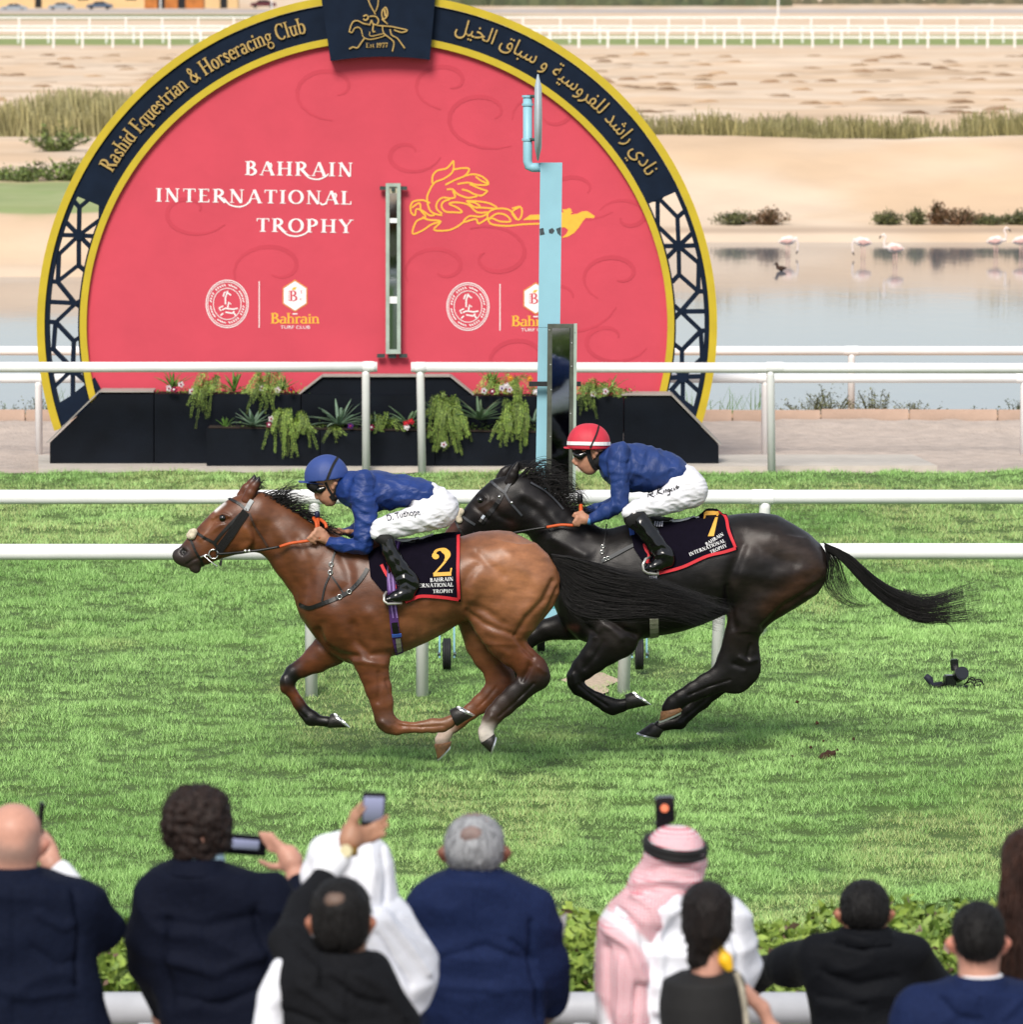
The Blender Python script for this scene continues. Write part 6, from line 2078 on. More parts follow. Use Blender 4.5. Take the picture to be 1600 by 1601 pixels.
gog1, _, _ = part('goggles', gb, GOGG, rider1)
hs = Body(0.006)
hs.outline(C7, YH1, [(170, 332, 300, 345, .07), (200, 345, 330, 370, .07)], 0.01)
part('cap_lining', hs, BLKF, rider1)
jh = bvh_of(jv1, jf1)
cs1 = MB()
strap(cs1, [jh], C7, [(350, 320), (370, 370), (400, 420), (440, 480)], .016, YH1 - .07, .005, .003)
strap(cs1, [jh], C7, [(510, 300), (470, 360), (430, 420), (400, 460)], .014, YH1 - .07, .005, .003)
strap(cs1, [jh], C7, [(395, 440), (425, 475), (450, 470)], .03, YH1 - .06, .006, .003)
cs1.build('chin_strap', BLKF, rider1)
IRON = mat('stirrup_iron', '#c9c6bd', .3, .1, 30, metal=.7)


def stirrup(label, C, Y, pts, lea):
    t = thing('stirrup', label, 'stirrup', tuple(at(*C(pts[0][0], pts[0][1]), Y)))
    MB().tube([at(*C(x, y), Y + d) for x, y, d in pts], 0.009, 8, True).build('stirrup_iron', IRON, t, True)
    MB().tube([at(*C(x, y), Y + d) for x, y, d in lea], 0.008, 6, True).build('stirrup_leather', LEATH, t, True)


stirrup('bright stirrup iron round the boot of the rider in blue cap', C7, YH1, [(960, 1300, -.26), (915, 1335, -.27), (893, 1370, -.36), (893, 1420, -.37), (925, 1446, -.37), (1050, 1443, -.33), (1040, 1380, -.26)], [(920, 900, -.25), (940, 1100, -.265), (945, 1300, -.26)])
stirrup('bright stirrup iron round the boot of the rider in red cap', C8, YH2, [(790, 1175, -.27), (745, 1195, -.37), (722, 1240, -.38), (728, 1290, -.38), (760, 1312, -.38), (850, 1322, -.34), (840, 1270, -.27)], [(700, 900, -.26), (760, 1050, -.27), (790, 1175, -.27)])
# whips
wh = thing('whip', 'orange handled whip with black knob held by the rider in red cap', 'whip', tuple(at(*C8(205, 810), YH2 - .15)))
MB().tube([at(*C8(206, 735), YH2 - .12), at(*C8(205, 820), YH2 - .15), at(*C8(215, 900), YH2 - .16)], .013, 10).build('whip_handle', ORNG, wh, True)
MB().lathe([(.004, -.02), (.016, -.016), (.02, 0), (.018, .03), (.013, .045)], at(*C8(198, 705), YH2 - .12), 12).build('whip_knob', mat('black_knob', '#101012', .3, .2, 30), wh, True)
MB().tube([at(*C8(206, 720), YH2 - .12), at(*C8(206, 748), YH2 - .12)], .014, 10).build('whip_collar', BLKF, wh, True)
wh = thing('whip', 'whip with dark blue knob standing up from the hands of the rider in blue cap', 'whip', tuple(at(*C7(275, 700), YH1 - .08)))
MB().tube([at(*C7(276, 650), YH1 - .08), at(*C7(285, 780), YH1 - .12)], .012, 10).build('whip_handle', ORNG, wh, True)
MB().lathe([(.004, -.015), (.014, -.012), (.018, 0), (.016, .02), (.011, .03)], at(*C7(273, 630), YH1 - .08), 12).build('whip_knob', mat('navy_knob', '#141a3a', .4, .2, 30), wh, True)

# ------------------------------------------------------------------ rider of the black horse
j = Body(0.0055)
TOR = [(450, 275, 390, 430, .08), (510, 250, 420, 480, .14), (590, 242, 480, 580, .18), (700, 240, 610, 630, .19), (820, 262, 730, 630, .18), (940, 305, 860, 600, .17), (1030, 350, 930, 570, .165), (1078, 405, 985, 525, .16)]
PELV = [(1000, 400, 960, 600, .15), (1085, 405, 1020, 690, .165), (1140, 460, 1080, 740, .165), (1185, 535, 1135, 730, .14), (1210, 600, 1175, 690, .09)]
THN = [(1110, 470, 1090, 775, .09, -.09), (1000, 560, 980, 800, .09, -.14), (860, 620, 880, 828, .085, -.19), (740, 670, 770, 842, .075, -.24), (640, 710, 690, 842, .066, -.27), (560, 775, 640, 850, .055, -.28)]
ARM = [(445, 290, 612, 300, .07, -.15), (435, 410, 622, 430, .072, -.18), (455, 530, 612, 545, .064, -.20), (462, 630, 602, 650, .058, -.21), (468, 710, 596, 745, .056, -.215)]
FOR = [(475, 690, 570, 790, .054, -.215), (400, 735, 470, 845, .05, -.20), (320, 795, 370, 885, .045, -.175), (258, 842, 290, 905, .040, -.155)]
LEG = [(600, 800, 700, 850, .056, -.28), (560, 850, 760, 850, .056, -.29), (640, 920, 800, 905, .056, -.30), (705, 1000, 860, 990, .054, -.305), (765, 1080, 915, 1085, .05, -.31), (810, 1140, 965, 1150, .045, -.31)]
FOOT = [(840, 1160, 985, 1230, .042, -.31), (840, 1190, 880, 1285, .042, -.315), (775, 1225, 800, 1300, .044, -.32), (735, 1260, 750, 1298, .03, -.32)]
for q, sh in ((TOR, .024), (PELV, .024), (THN, .024), (ARM, .024), (FOR, .012), (LEG, .01), (FOOT, .01)):
    j.outline(C8, YH2, q, 0.03, SKIN, sh)
for q in (THN, LEG):
    j.outline(C8, YH2, [(a[0], a[1], a[2], a[3], a[4], -a[5]) for a in q], 0.03, SKIN, .012)
j.outline(C8, YH2, [(440, 290, 370, 450, .058), (390, 260, 320, 430, .058)], 0.03, SKIN)
hc = at(*C8(280, 235), YH2)
j.ball(hc, .112, .077, .10, 0.02, SKIN)
j.outline(C8, YH2, [(150, 285, 350, 290, .066), (172, 345, 350, 370, .062), (185, 390, 350, 410, .054), (215, 425, 345, 430, .044), (245, 452, 320, 440, .03)], 0.02, SKIN)
j.tube(C8, YH2, [(168, 335, 0, .012), (150, 380, 0, .014), (162, 402, 0, .013)], 0.010, SKIN)
j.tube(C8, YH2, [(172, 404, -.013, .009), (172, 404, .013, .009)], 0.008, SKIN)
j.tube(C8, YH2, [(197, 419, -.02, .008), (190, 421, 0, .010), (197, 419, .02, .008)], 0.006, (0.36, .13, .10))
j.tube(C8, YH2, [(216, 438, -.018, .008), (210, 440, 0, .010), (216, 438, .018, .008)], 0.006, (0.36, .13, .10))
j.tube(C8, YH2, [(255, 455, -.012, .012), (255, 455, .012, .012)], 0.012, SKIN)
for s in (-1, 1):
    j.tube(C8, YH2, [(315, 290, s * .072, .012), (335, 310, s * .08, .013), (318, 345, s * .072, .009), (302, 315, s * .07, .008)], 0.010, SKIN)
j.tube(C8, YH2, [(275, 870, -.155, .029), (235, 860, -.165, .034), (200, 850, -.165, .032)], 0.02, SKIN)
fist(j, C8, YH2, [[(235, 825, -.17, .0125), (160, 820, -.185, .0125), (146, 835, -.18, .010), (180, 845, -.17, .009)], [(230, 850, -.18, .0125), (175, 850, -.195, .012), (160, 875, -.195, .011), (190, 885, -.19, .010)],
                  [(230, 870, -.18, .0125), (165, 872, -.195, .012), (148, 892, -.195, .011), (185, 902, -.19, .010)], [(238, 890, -.175, .012), (175, 893, -.19, .011), (155, 908, -.19, .010), (190, 915, -.185, .009)],
                  [(240, 835, -.15, .013), (215, 805, -.165, .012), (180, 810, -.175, .011)]])
j.outline(C8, YH2, [(450, 700, 450, 790, .044, .18), (340, 735, 340, 800, .04, .13), (255, 765, 255, 815, .034, .08)], 0.02, SKIN, .008)
rider2, jv2, jf2 = person_obj('person', 'rider in red cap with white band and blue silks on the black horse', j, None, SKIN)
jb = Body(0.006)
jb.outline(C8, YH2, TOR, 0.03)
jb.outline(C8, YH2, ARM, 0.035)
jb.outline(C8, YH2, FOR, 0.02)
jb.outline(C8, YH2, [(480, 300, 620, 320, .07, .15), (470, 520, 610, 540, .064, .19), (470, 680, 590, 720, .058, .2), (440, 700, 430, 795, .05, .18), (340, 732, 340, 803, .046, .13), (255, 762, 255, 818, .04, .08)], 0.035)
part('silk_jacket', jb, SILK2, rider2, 0.0055, (18, 8, 12), 7.0, 2,
     [(C8, [(620, 340), (600, 450), (620, 580)], 4, -.010), (C8, [(460, 370), (540, 400), (610, 390)], 4, -.007), (C8, [(450, 460), (540, 480), (610, 470)], 4, .006), (C8, [(470, 560), (540, 540), (610, 560)], 4, -.006), (C8, [(640, 590), (700, 520), (850, 540), (960, 470)], 5, -.007), (C8, [(640, 470), (760, 520), (900, 560)], 5, .007),
      (C8, [(650, 260), (700, 330)], 4, -.006), (C8, [(780, 280), (740, 420)], 5, -.006), (C8, [(900, 320), (960, 400), (950, 480)], 5, -.007), (C8, [(840, 300), (880, 420)], 5, .006), (C8, [(480, 720), (540, 740), (580, 700)], 4, -.006)])
cf = Body(0.0055)
cf.outline(C8, YH2, [(262, 838, 290, 908, .043, -.156), (275, 832, 305, 900, .044, -.16)], 0.01)
part('cuff', cf, mat('pale_blue_cuff', '#4a86b8', .6, .1, 20), rider2)
bal = Body(0.006)
bal.outline(C8, YH2, [(440, 270, 350, 450, .074), (400, 270, 320, 440, .070), (360, 330, 310, 430, .066)], 0.015)
part('neck_warmer', bal, BLKF, rider2)
bb_ = Body(0.006)
bb_.outline(C8, YH2, PELV, 0.03)
bb_.outline(C8, YH2, THN, 0.04)
bb_.outline(C8, YH2, [(a[0], a[1], a[2], a[3], a[4], -a[5]) for a in THN], 0.04)
wr = [(C8, [(1150, 720), (1060, 650), (960, 600)], 3, -.006), (C8, [(1090, 745), (1000, 690), (900, 640)], 3, .006), (C8, [(1010, 775), (930, 730), (830, 660)], 3, -.006), (C8, [(930, 800), (850, 760), (760, 700)], 3, .005), (C8, [(850, 815), (780, 790), (700, 740)], 3, -.005), (C8, [(720, 830), (650, 790), (600, 760)], 3, -.004), (C8, [(1190, 640), (1120, 560), (1060, 520)], 3, .005)]
bre2, bv_, bf_ = part('breeches', bb_, BREECH, rider2, 0.0035, (12, 9, 34), 5.0, 1, wr)
bb2 = bvh_of(bv_, bf_)
sig = [[(770, 640), (765, 685)], [(765, 645), (800, 635), (805, 655), (775, 662), (815, 680)], [(822, 668), (826, 672)], [(850, 615), (842, 665)], [(885, 605), (848, 640), (890, 655)], [(898, 628), (894, 648)], [(908, 645), (912, 622), (922, 625), (924, 642)], [(945, 615), (930, 625), (940, 638), (948, 618), (945, 655), (925, 662)],
       [(965, 608), (955, 628), (972, 630)], [(985, 600), (980, 625), (992, 612)], [(1005, 580), (1002, 618)], [(995, 600), (1022, 592), (1010, 612)]]
sp = []
for q in sig:
    sp += [[C8(*w_) for w_ in z] for z in stroke(q if len(q) < 3 else smooth_poly(q, 3), 7)]
drape(MB(), sp, [bb2], YH2 - .2, 0.006, .0001).build('name_print', BLKF, bre2)
boots(rider2, C8, YH2, LEG, FOOT, [(C8, [(820, 1130), (880, 1100), (930, 1120)], 3, -.007), (C8, [(830, 1170), (900, 1150), (960, 1170)], 3, .006), (C8, [(700, 900), (780, 1010), (850, 1090)], 3, .005), (C8, [(660, 900), (740, 1020)], 3, -.005)])
cap2, cbv2 = cap_dome(rider2, C8, YH2, 270, 232, 180, 168, (88, 268), (452, 272), .128, CAPR, [(68, 266), (150, 272), (270, 280)])
wb = MB()
strap(wb, [cbv2], C8, [(96, 228), (130, 230), (200, 231), (280, 233), (360, 234), (420, 234), (446, 233)], .024, YH2 - .1, .003, .003)
wb.build('white_band', CAPW, cap2)
st1 = MB()
strap(st1, [cbv2], C8, [(352, 90), (335, 150), (305, 220), (282, 268)], .010, YH2 - .1, .004, .006)
st1.build('cap_band', BLKF, cap2)
gb = Body(0.005)
for s in (-1, 1):
    gb.tube(C8, YH2, [(168, 325, s * .035, .022), (200, 335, s * .056, .026), (240, 315, s * .066, .018)], 0.01)
gb.tube(C8, YH2, [(160, 312, -.03, .016), (158, 312, .03, .016)], 0.01)
part('goggles', gb, GOGG, rider2)
hs = Body(0.006)
hs.outline(C8, YH2, [(130, 276, 250, 295, .07), (150, 285, 270, 310, .07)], 0.01)
part('cap_lining', hs, BLKF, rider2)
jh = bvh_of(jv2, jf2)
cs1 = MB()
strap(cs1, [jh], C8, [(265, 280), (275, 340), (300, 400), (330, 440)], .03, YH2 - .07, .006, .003)
cs1.build('chin_strap', BLKF, rider2)

# ================================================================== spectators (seen from behind)
NAVS = mat('navy_suit', (.0040, .0068, .019), 0.8, 0.4, 260, 0.7, 11, bdist=0.02, spec=.1)
NAVS2 = mat('midnight_suit', (.0038, .0056, .0145), 0.8, 0.4, 260, 0.7, 11, bdist=0.02, spec=.1)
BLUS = mat('blue_suit', (.0085, .016, .055), 0.8, 0.4, 260, 0.7, 11, bdist=0.02, spec=.1)
CHAR = mat('charcoal_wool', (.0075, .0080, .0098), 0.85, 0.45, 240, 0.7, 12, bdist=0.02, spec=.1)
BLKS = mat('black_shirt', (.0038, .0045, .0065), 0.75, 0.35, 240, 0.7, 10, bdist=0.02, spec=.12)
ROBE = mat('white_cotton', (0.74, 0.76, 0.82), 0.75, 0.04, 10, 0.4, 9, bdist=0.03)
SHIRT = mat('white_shirt', (0.74, 0.76, 0.80), 0.7, 0.04, 20, 0.2, 20)
SHIRTB = mat('pale_blue_shirt', '#a9c8d8', 0.7, 0.05, 20)
HAIR = {k: mat(k, c, 0.6, 0.45, 70, 0.9, 110, spec=0.25, stretch=(1, 1, .25)) for k, c in (('black_hair', (.004, .0035, .0035)), ('dark_brown_hair', (.0075, .0048, .0042)), ('brown_hair', (.017, .0095, .0075)), ('grey_hair', '#8d8f92'), ('long_brown_hair', (.032, .013, .0085)))}
TRSR = mat('dark_trousers', '#14161c', 0.8, 0.1, 30)
PHONE = mat('black_phone', '#0b0c10', 0.25, 0.15, 30, spec=0.7)
SCREEN = bpy.data.materials.new('phone_screen')
SCREEN.use_nodes = True
_sn, _sl = SCREEN.node_tree.nodes, SCREEN.node_tree.links
_sb = _sn['Principled BSDF']
_sb.inputs['Base Color'].default_value = (.02, .02, .03, 1)
_sb.inputs['Roughness'].default_value = .1
_tc = _sn.new('ShaderNodeTexCoord')
_gr = _sn.new('ShaderNodeTexGradient')
_cr = _sn.new('ShaderNodeValToRGB')
_mp = _sn.new('ShaderNodeMapping')
_mp.inputs['Rotation'].default_value = (0, math.pi / 2, 0)
_sl.new(_tc.outputs['Generated'], _mp.inputs[0])
_sl.new(_mp.outputs[0], _gr.inputs[0])
_sl.new(_gr.outputs[0], _cr.inputs[0])
_cr.color_ramp.elements[0].color = (.10, .12, .14, 1)
_cr.color_ramp.elements[1].color = (.42, .44, .66, 1)
_sb.inputs['Emission Strength'].default_value = 0.22
_sl.new(_cr.outputs[0], _sb.inputs['Emission Color'])
SK_P, SK_T, SK_B = (0.50, 0.26, 0.19), (0.36, 0.19, 0.12), (0.17, 0.085, 0.055)
FLOOR_Z = 0.42


def spectator(label, Y, head, neck, torso, tone, arms=(), hair=None, hairm=None, ears=True, jacket=NAVS, collar=None, bald=None, seed=0.0, hands=(), depth=.12, jmarks=None, jres=.0085, jk=.05, coat_to=1760, curl=.0025, lapel=True):
    """head: (cx, cy, rx, ry) photo px; torso: [(y, xl, xr)]; arms: list of [(x,y,dy,r)]"""
    sc = FOC / Y
    b = Body(0.009)
    cx, cy, rx, ry = head
    c = at(cx, cy, Y)
    b.ball(c + Vector((0, .0, 0)), rx / sc, rx / sc * 1.18, ry / sc, 0.02, tone)
    b.ball(c + Vector((0, .05, -ry / sc * .45)), rx / sc * .72, .07, ry / sc * .55, 0.03, tone)
    b.ball(c + Vector((0, rx / sc * 1.18 + .008, -ry / sc * .15)), .014, .016, .022, .015, tone)      # nose, facing away
    b.outline(PX, Y, [(neck[0], neck[2], neck[1], neck[2], .055, -.01), (neck[0] - 2, neck[3], neck[1] + 2, neck[3], .06, -.01)], 0.03, tone)
    if ears:
        for s in (-1, 1):
            ex = cx + s * rx * 1.03
            b.tube(PX, Y, [(ex, cy + ry * .12, -.005, .013), (ex + s * 5, cy + ry * .25, -.012, .014), (ex + s * 1, cy + ry * .52, -.005, .010)], 0.010, (min(1, tone[0] * 1.05), tone[1] * .75, tone[2] * .7))
    tor = [(xl, y, xr, y, depth * (0.6 if i == 0 else 1)) for i, (y, xl, xr) in enumerate(torso)]
    last = tor[-1]
    ww = min(last[2] - last[0], 250)
    mid = (last[0] + last[2]) / 2
    tor += [(mid - ww / 2 * .95, coat_to, mid + ww / 2 * .95, coat_to, depth)]
    tor = [(q[0], q[1], q[2], q[4]) for q in tor]
    b.loft(PX, Y, tor, 0.03, tone, .04, 2.3)
    for a in arms:
        b.tube(PX, Y, a, 0.02, tone, .024)
        b.tube(PX, Y, a[-2:], 0.02, tone, .006)
    hip = at(mid, coat_to, Y)
    for s in (-1, 1):
        b.chain([(hip + Vector((s * .1, 0, 0)), .085, .09), (Vector((hip.x + s * .1, Y, max(FLOOR_Z + .45, hip.z * .5))), .06, .065), (Vector((hip.x + s * .1, Y, FLOOR_Z + .06)), .045, .05), (Vector((hip.x + s * .11, Y + .14, FLOOR_Z + .04)), .035, .04)], .03, tone)
    for hd in hands:
        for fpts in hd:
            b.tube(PX, Y, fpts, 0.008, tone)
    o, v, f = person_obj('person', label, b, None, tone)
    jb_ = Body(jres)
    jb_.loft(PX, Y, tor, jk, None, 0, 2.3)
    for a in arms:
        jb_.tube(PX, Y, a[:-1] if len(a) > 3 else a, 0.045)
    part('jacket', jb_, jacket, o, 0.011, (4, 4, 7), seed, 3, jmarks)
    if lapel:
        y0_, xl_, xr_ = torso[0]
        jc_ = Body(0.008).loft(PX, Y, [(neck[0] - 9, y0_ - 9, neck[1] + 9, .074, -.02), (neck[0] - 15, y0_ + 3, neck[1] + 15, .086, -.022), (neck[0] - 24, y0_ + 17, neck[1] + 24, .098, -.024)], .01)
        part('jacket_collar', jc_, jacket, o)
    tb_ = Body(0.014)
    for s in (-1, 1):
        tb_.chain([(hip + Vector((s * .09, 0, .02)), .105, .11), (Vector((hip.x + s * .1, Y, max(FLOOR_Z + .45, hip.z * .5))), .075, .08), (Vector((hip.x + s * .1, Y, FLOOR_Z + .1)), .065, .07)], .03)
    part('trousers', tb_, TRSR if jacket is not ROBE else ROBE, o)
    if collar:
        cb_ = Body(0.007)
        cb_.loft(PX, Y, [(q[0], (q[1] + q[3]) / 2, q[2], .068, -.012) for q in collar[1]], 0.01)
        part('shirt_collar', cb_, collar[0], o)
    if hair:
        hb2 = Body(0.008)
        for q in hair:
            if len(q) == 5:       # ball: dx, dy, rx, ry, depth radius
                hb2.ball(at(q[0], q[1], Y) + Vector((0, q[4] * .1 - .015, 0)), q[2] / sc, q[4], q[3] / sc, 0.02)
            else:
                hb2.loft(PX, Y, [(w_[0], w_[1], w_[2], w_[4]) for w_ in q], 0.02)
        hv, hf = hb2.build()
        hv = wrinkle(hv, hf, curl, (34, 34, 34) if curl > .004 else (60, 60, 10), seed + 3)
        link('hair', mesh_np('hair', hv, hf), hairm, o)
        rr = random.Random(int(seed * 7))
        hn = vnormals(hv, hf)
        fz = []
        for _ in range(520):
            i_ = rr.randrange(len(hv))
            a_, n_ = Vector(hv[i_]), Vector(hn[i_])
            d_ = (n_ * rr.uniform(.25, .6) + Vector((rr.uniform(-.5, .5), rr.uniform(-.3, .3), rr.uniform(-1.0, .2))) * (1 if curl < .004 else .8)).normalized()
            L_ = rr.uniform(.006, .014) * (1 if curl < .004 else 1.5)
            q_ = to_px([tuple(a_ - n_ * .004), tuple(a_ + d_ * L_ * .5), tuple(a_ + d_ * L_ + Vector((0, 0, -.004)))])
            fz.append(([tuple(w_) for w_ in q_], a_.y, (a_ + d_ * L_).y, rr.uniform(.6, 1.2)))
        strands('hair_strands', fz, o, hairm, 1, .0018, 4)
    if bald:
        pass
    return o, v, f


def hand_on(x, y, d, dirx, fingers, sc=1.0, r=.0105):
    """palm with separate bent fingers: fingers = list of ((x,y),(x,y),(x,y))"""
    out = [[(x, y, d, .034 * sc), (x + dirx[0] * .5, y + dirx[1] * .5, d + .005, .032 * sc)]]
    for fpts in fingers:
        out.append([(p_[0], p_[1], d + (p_[2] if len(p_) > 2 else .0), r * sc * (1 - .12 * i)) for i, p_ in enumerate(fpts)])
    return out


# 1 bald man, navy suit, far left
s1, _, _ = spectator('bald man in navy suit raising a phone to his face, far left', 17.2, (22, 1306, 43, 51), (-18, 58, 1345, 1375),
                     [(1362, -28, 68), (1376, -70, 112), (1400, -118, 146), (1450, -120, 152), (1500, -108, 150), (1560, -100, 158), (1610, -100, 176)], SK_P,
                     arms=[[(118, 1408, 0, .075), (158, 1450, .10, .066), (120, 1402, .30, .050), (100, 1372, .36, .042)], [(-100, 1410, 0, .075), (-140, 1480, .08, .065), (-60, 1400, .3, .05), (-30, 1360, .34, .04)]],
                     jacket=NAVS, seed=1, hands=[hand_on(82, 1352, .38, (-8, -14), [((74, 1338), (64, 1316, .01), (58, 1300, .02)), ((80, 1336), (72, 1312, .01), (64, 1296, .02)), ((86, 1338), (80, 1316, .01), (70, 1300, .02)), ((90, 1344), (86, 1326, .01), (76, 1310, .02)), ((70, 1352), (62, 1340), (58, 1326, .02))])],
                     jmarks=[(PX, [(112, 1395), (122, 1460), (118, 1540)], 4, -.022), (PX, [(22, 1380), (20, 1480), (22, 1600)], 2.5, -.006), (PX, [(60, 1430), (100, 1450), (118, 1440)], 6, .012), (PX, [(50, 1480), (90, 1510), (118, 1500)], 7, -.012), (PX, [(-20, 1540), (50, 1560), (110, 1550)], 8, .010)])
_me = s1.data
_p = to_px(np.array([tuple(q.co) for q in _me.vertices]))
_c = np.empty(len(_me.vertices) * 4, np.float32)
_me.color_attributes['tone'].data.foreach_get('color', _c)
_c = _c.reshape(-1, 4)
_k = (np.exp(-(seg_dist(_p, [(-18, 1318), (0, 1335), (40, 1338), (58, 1312)]) / 15) ** 2) * .65)[:, None]      # grey stubble round the back
_c[:, :3] = _c[:, :3] * (1 - _k) + np.array((.27, .20, .17)) * _k
_me.color_attributes['tone'].data.foreach_set('color', _c.ravel())
cf = Body(.008).tube(PX, 17.2, [(108, 1386, .34, .048), (94, 1366, .375, .044)], .01)
part('shirt_cuff', cf, SHIRT, s1)


def box_thing(name, label, cat, parts_):
    t = thing(name, label, cat, parts_[0][1])
    for nm_, c_, sz, m_, rot in parts_:
        MB().box(c_, sz, rot[2], rot[0], rot[1], bev=min(sz) * .3).build(nm_, m_, t)
    return t


p_ = at(62, 1291, 17.58)
box_thing('phone', 'black phone seen edge on beside the bald man face', 'phone', [('phone_body', tuple(p_), (.014, .03, .15), PHONE, (.1, .1, .3)), ('phone_lens', tuple(p_ + Vector((.0, .018, .05))), (.012, .008, .02), GOGG, (.1, .1, .3))])

# 2 curly brown haired man with a phone held sideways
s2, _, _ = spectator('man with curly brown hair and midnight suit filming with a sideways phone', 17.5, (308, 1288, 44, 55), (278, 340, 1325, 1352),
                     [(1347, 268, 352), (1362, 238, 392), (1385, 218, 430), (1420, 210, 450), (1470, 210, 462), (1520, 222, 464), (1570, 246, 466), (1610, 252, 466)], SK_P,
                     arms=[[(244, 1416, 0, .068), (230, 1510, .04, .06), (262, 1590, .15, .055), (300, 1620, .2, .05)], [(425, 1402, 0, .070), (470, 1462, .12, .060), (474, 1392, .28, .048), (462, 1366, .33, .038)]],
                     hair=[(308, 1284, 46, 53, .11), (284, 1274, 27, 32, .09), (332, 1268, 25, 34, .09), (273, 1296, 17, 26, .07), (343, 1300, 16, 30, .07), (307, 1322, 34, 24, .085), (302, 1250, 30, 20, .085), (322, 1334, 18, 13, .06), (292, 1332, 18, 13, .06)],
                     hairm=HAIR['brown_hair'], curl=.010, ears=False, jacket=NAVS2, collar=(SHIRTB, [(282, 1332, 350, 1332), (276, 1350, 354, 1350)]), seed=2,
                     hands=[hand_on(456, 1346, .34, (-10, -18), [((446, 1330), (428, 1314), (410, 1310, .01)), ((440, 1322), (424, 1306), (408, 1303, .015)), ((450, 1336), (434, 1322), (414, 1318, .01)), ((454, 1344), (440, 1332), (420, 1328, .005)), ((446, 1356), (424, 1354), (406, 1346, -.005))], 1.1)],
                     jmarks=[(PX, [(262, 1440), (256, 1500), (268, 1570)], 6, -.015), (PX, [(400, 1420), (420, 1500), (410, 1600)], 8, -.016), (PX, [(316, 1360), (318, 1450), (316, 1600)], 2.5, -.006), (PX, [(250, 1440), (320, 1450), (400, 1430)], 8, -.010), (PX, [(270, 1500), (340, 1520), (410, 1490)], 8, .012), (PX, [(280, 1560), (350, 1570), (420, 1540)], 7, -.012)])
p_ = at(386, 1321, 17.85)
t = box_thing('phone', 'dark phone held sideways by the curly haired man', 'phone', [('phone_body', tuple(p_), (.125, .012, .066), PHONE, (.1, 0.1, .15))])
MB().box(tuple(p_ + Vector((-.004, -.0085, .004))), (.085, .004, .03), .15, .1, .1).build('phone_screen', SCREEN, t)

# 4 man in white headcloth and robe (behind the charcoal jacket)
Y4 = 17.0
s4, _, _ = spectator('person in white headcloth and white robe beside the blue suit', Y4, (572, 1352, 36, 44), (545, 600, 1380, 1410), [(1402, 536, 618), (1425, 530, 642), (1460, 522, 666), (1500, 514, 682), (1540, 508, 680), (1580, 500, 660), (1610, 496, 655)], SK_T,
                     arms=[[(530, 1450, 0, .07), (505, 1510, .05, .06), (500, 1570, .1, .06), (500, 1640, .1, .06)]],
                     ears=False, lapel=False, jacket=ROBE, seed=4, depth=.15, jmarks=[(PX, [(600, 1430), (640, 1480), (668, 1520)], 5, .02), (PX, [(590, 1460), (640, 1540)], 5, -.02), (PX, [(560, 1440), (560, 1560)], 6, -.018), (PX, [(620, 1430), (665, 1470)], 4, -.015)])
gh = Body(.010)
gh.loft(PX, Y4, [(560, 1310, 590, .05), (546, 1325, 606, .09), (538, 1350, 613, .115), (534, 1380, 616, .12), (528, 1406.5, 622, .12), (520, 1431, 634, .13), (512, 1456.5, 640, .14)], .03)
gh.tube(PX, Y4, [(545, 1322, -.05, .05), (512, 1335, -.06, .055), (496, 1368, -.04, .05), (492, 1400, 0, .04)], .04)
part('headcloth', gh, ROBE, s4, .007, (6, 6, 3), 9, 1, [(PX, [(598, 1320), (604, 1370), (600, 1430)], 4, -.018), (PX, [(574, 1316), (582, 1370), (574, 1430)], 4, .014), (PX, [(556, 1330), (552, 1400)], 4, -.014)])

# 3 man in charcoal jacket, arm raised with phone, nearest the camera
Y3 = 15.9
s3, _, _ = spectator('dark haired man in charcoal jacket raising a phone high above his head', Y3, (533, 1428, 42, 56), (505, 572, 1475, 1500),
                     [(1492, 496, 590), (1506, 462, 606), (1530, 438, 624), (1560, 436, 642), (1590, 440, 652), (1620, 440, 655)], SK_T,
                     arms=[[(474, 1520, 0, .07), (452, 1470, .10, .05), (474, 1412, .34, .040), (512, 1360, .52, .037), (530, 1340, .55, .033)]],
                     hair=[(533, 1428, 47, 58, .115), (533, 1460, 40, 30, .09)], hairm=HAIR['black_hair'], jacket=CHAR, collar=(SHIRT, [(512, 1482, 580, 1484), (506, 1498, 588, 1500)]), seed=3,
                     hands=[hand_on(548, 1312, .58, (6, -22), [((548, 1300), (558, 1278, -.02), (570, 1262, -.025)), ((545, 1296), (552, 1272), (566, 1255, .01)), ((560, 1310), (588, 1300, .02), (606, 1290, -.01)), ((560, 1302), (590, 1288, .02), (606, 1276, -.01)), ((560, 1318), (584, 1312, .02), (602, 1304, -.01))], 1.05)],
                     jmarks=[(PX, [(520, 1530), (560, 1560), (600, 1570)], 6, -.018), (PX, [(470, 1540), (500, 1560), (540, 1590)], 6, .015), (PX, [(450, 1580), (500, 1600)], 6, -.015), (PX, [(470, 1480), (500, 1510), (500, 1550)], 6, -.016), (PX, [(560, 1520), (600, 1545), (630, 1590)], 7, .014), (PX, [(540, 1500), (542, 1600)], 2.5, -.006), (PX, [(452, 1460), (478, 1470), (500, 1450)], 4, -.012)])
bp3 = MB().lathe([(0.001, 0.0), (.030, -.003), (.040, -.012)], (0, 0, 0), 20, 'Y')
bpb = Body(.007)
bpb.ball(at(527, 1401, Y3) + Vector((0, -.085, 0)), .034, .03, .026, .01)
part('bald_patch', bpb, mat('tanned_scalp', (.12, .075, .055), .6, .15, 30), s3)
cf = Body(.008).tube(PX, Y3, [(511, 1360, .52, .044), (526, 1344, .545, .042)], .01)
part('shirt_cuff', cf, SHIRT, s3)
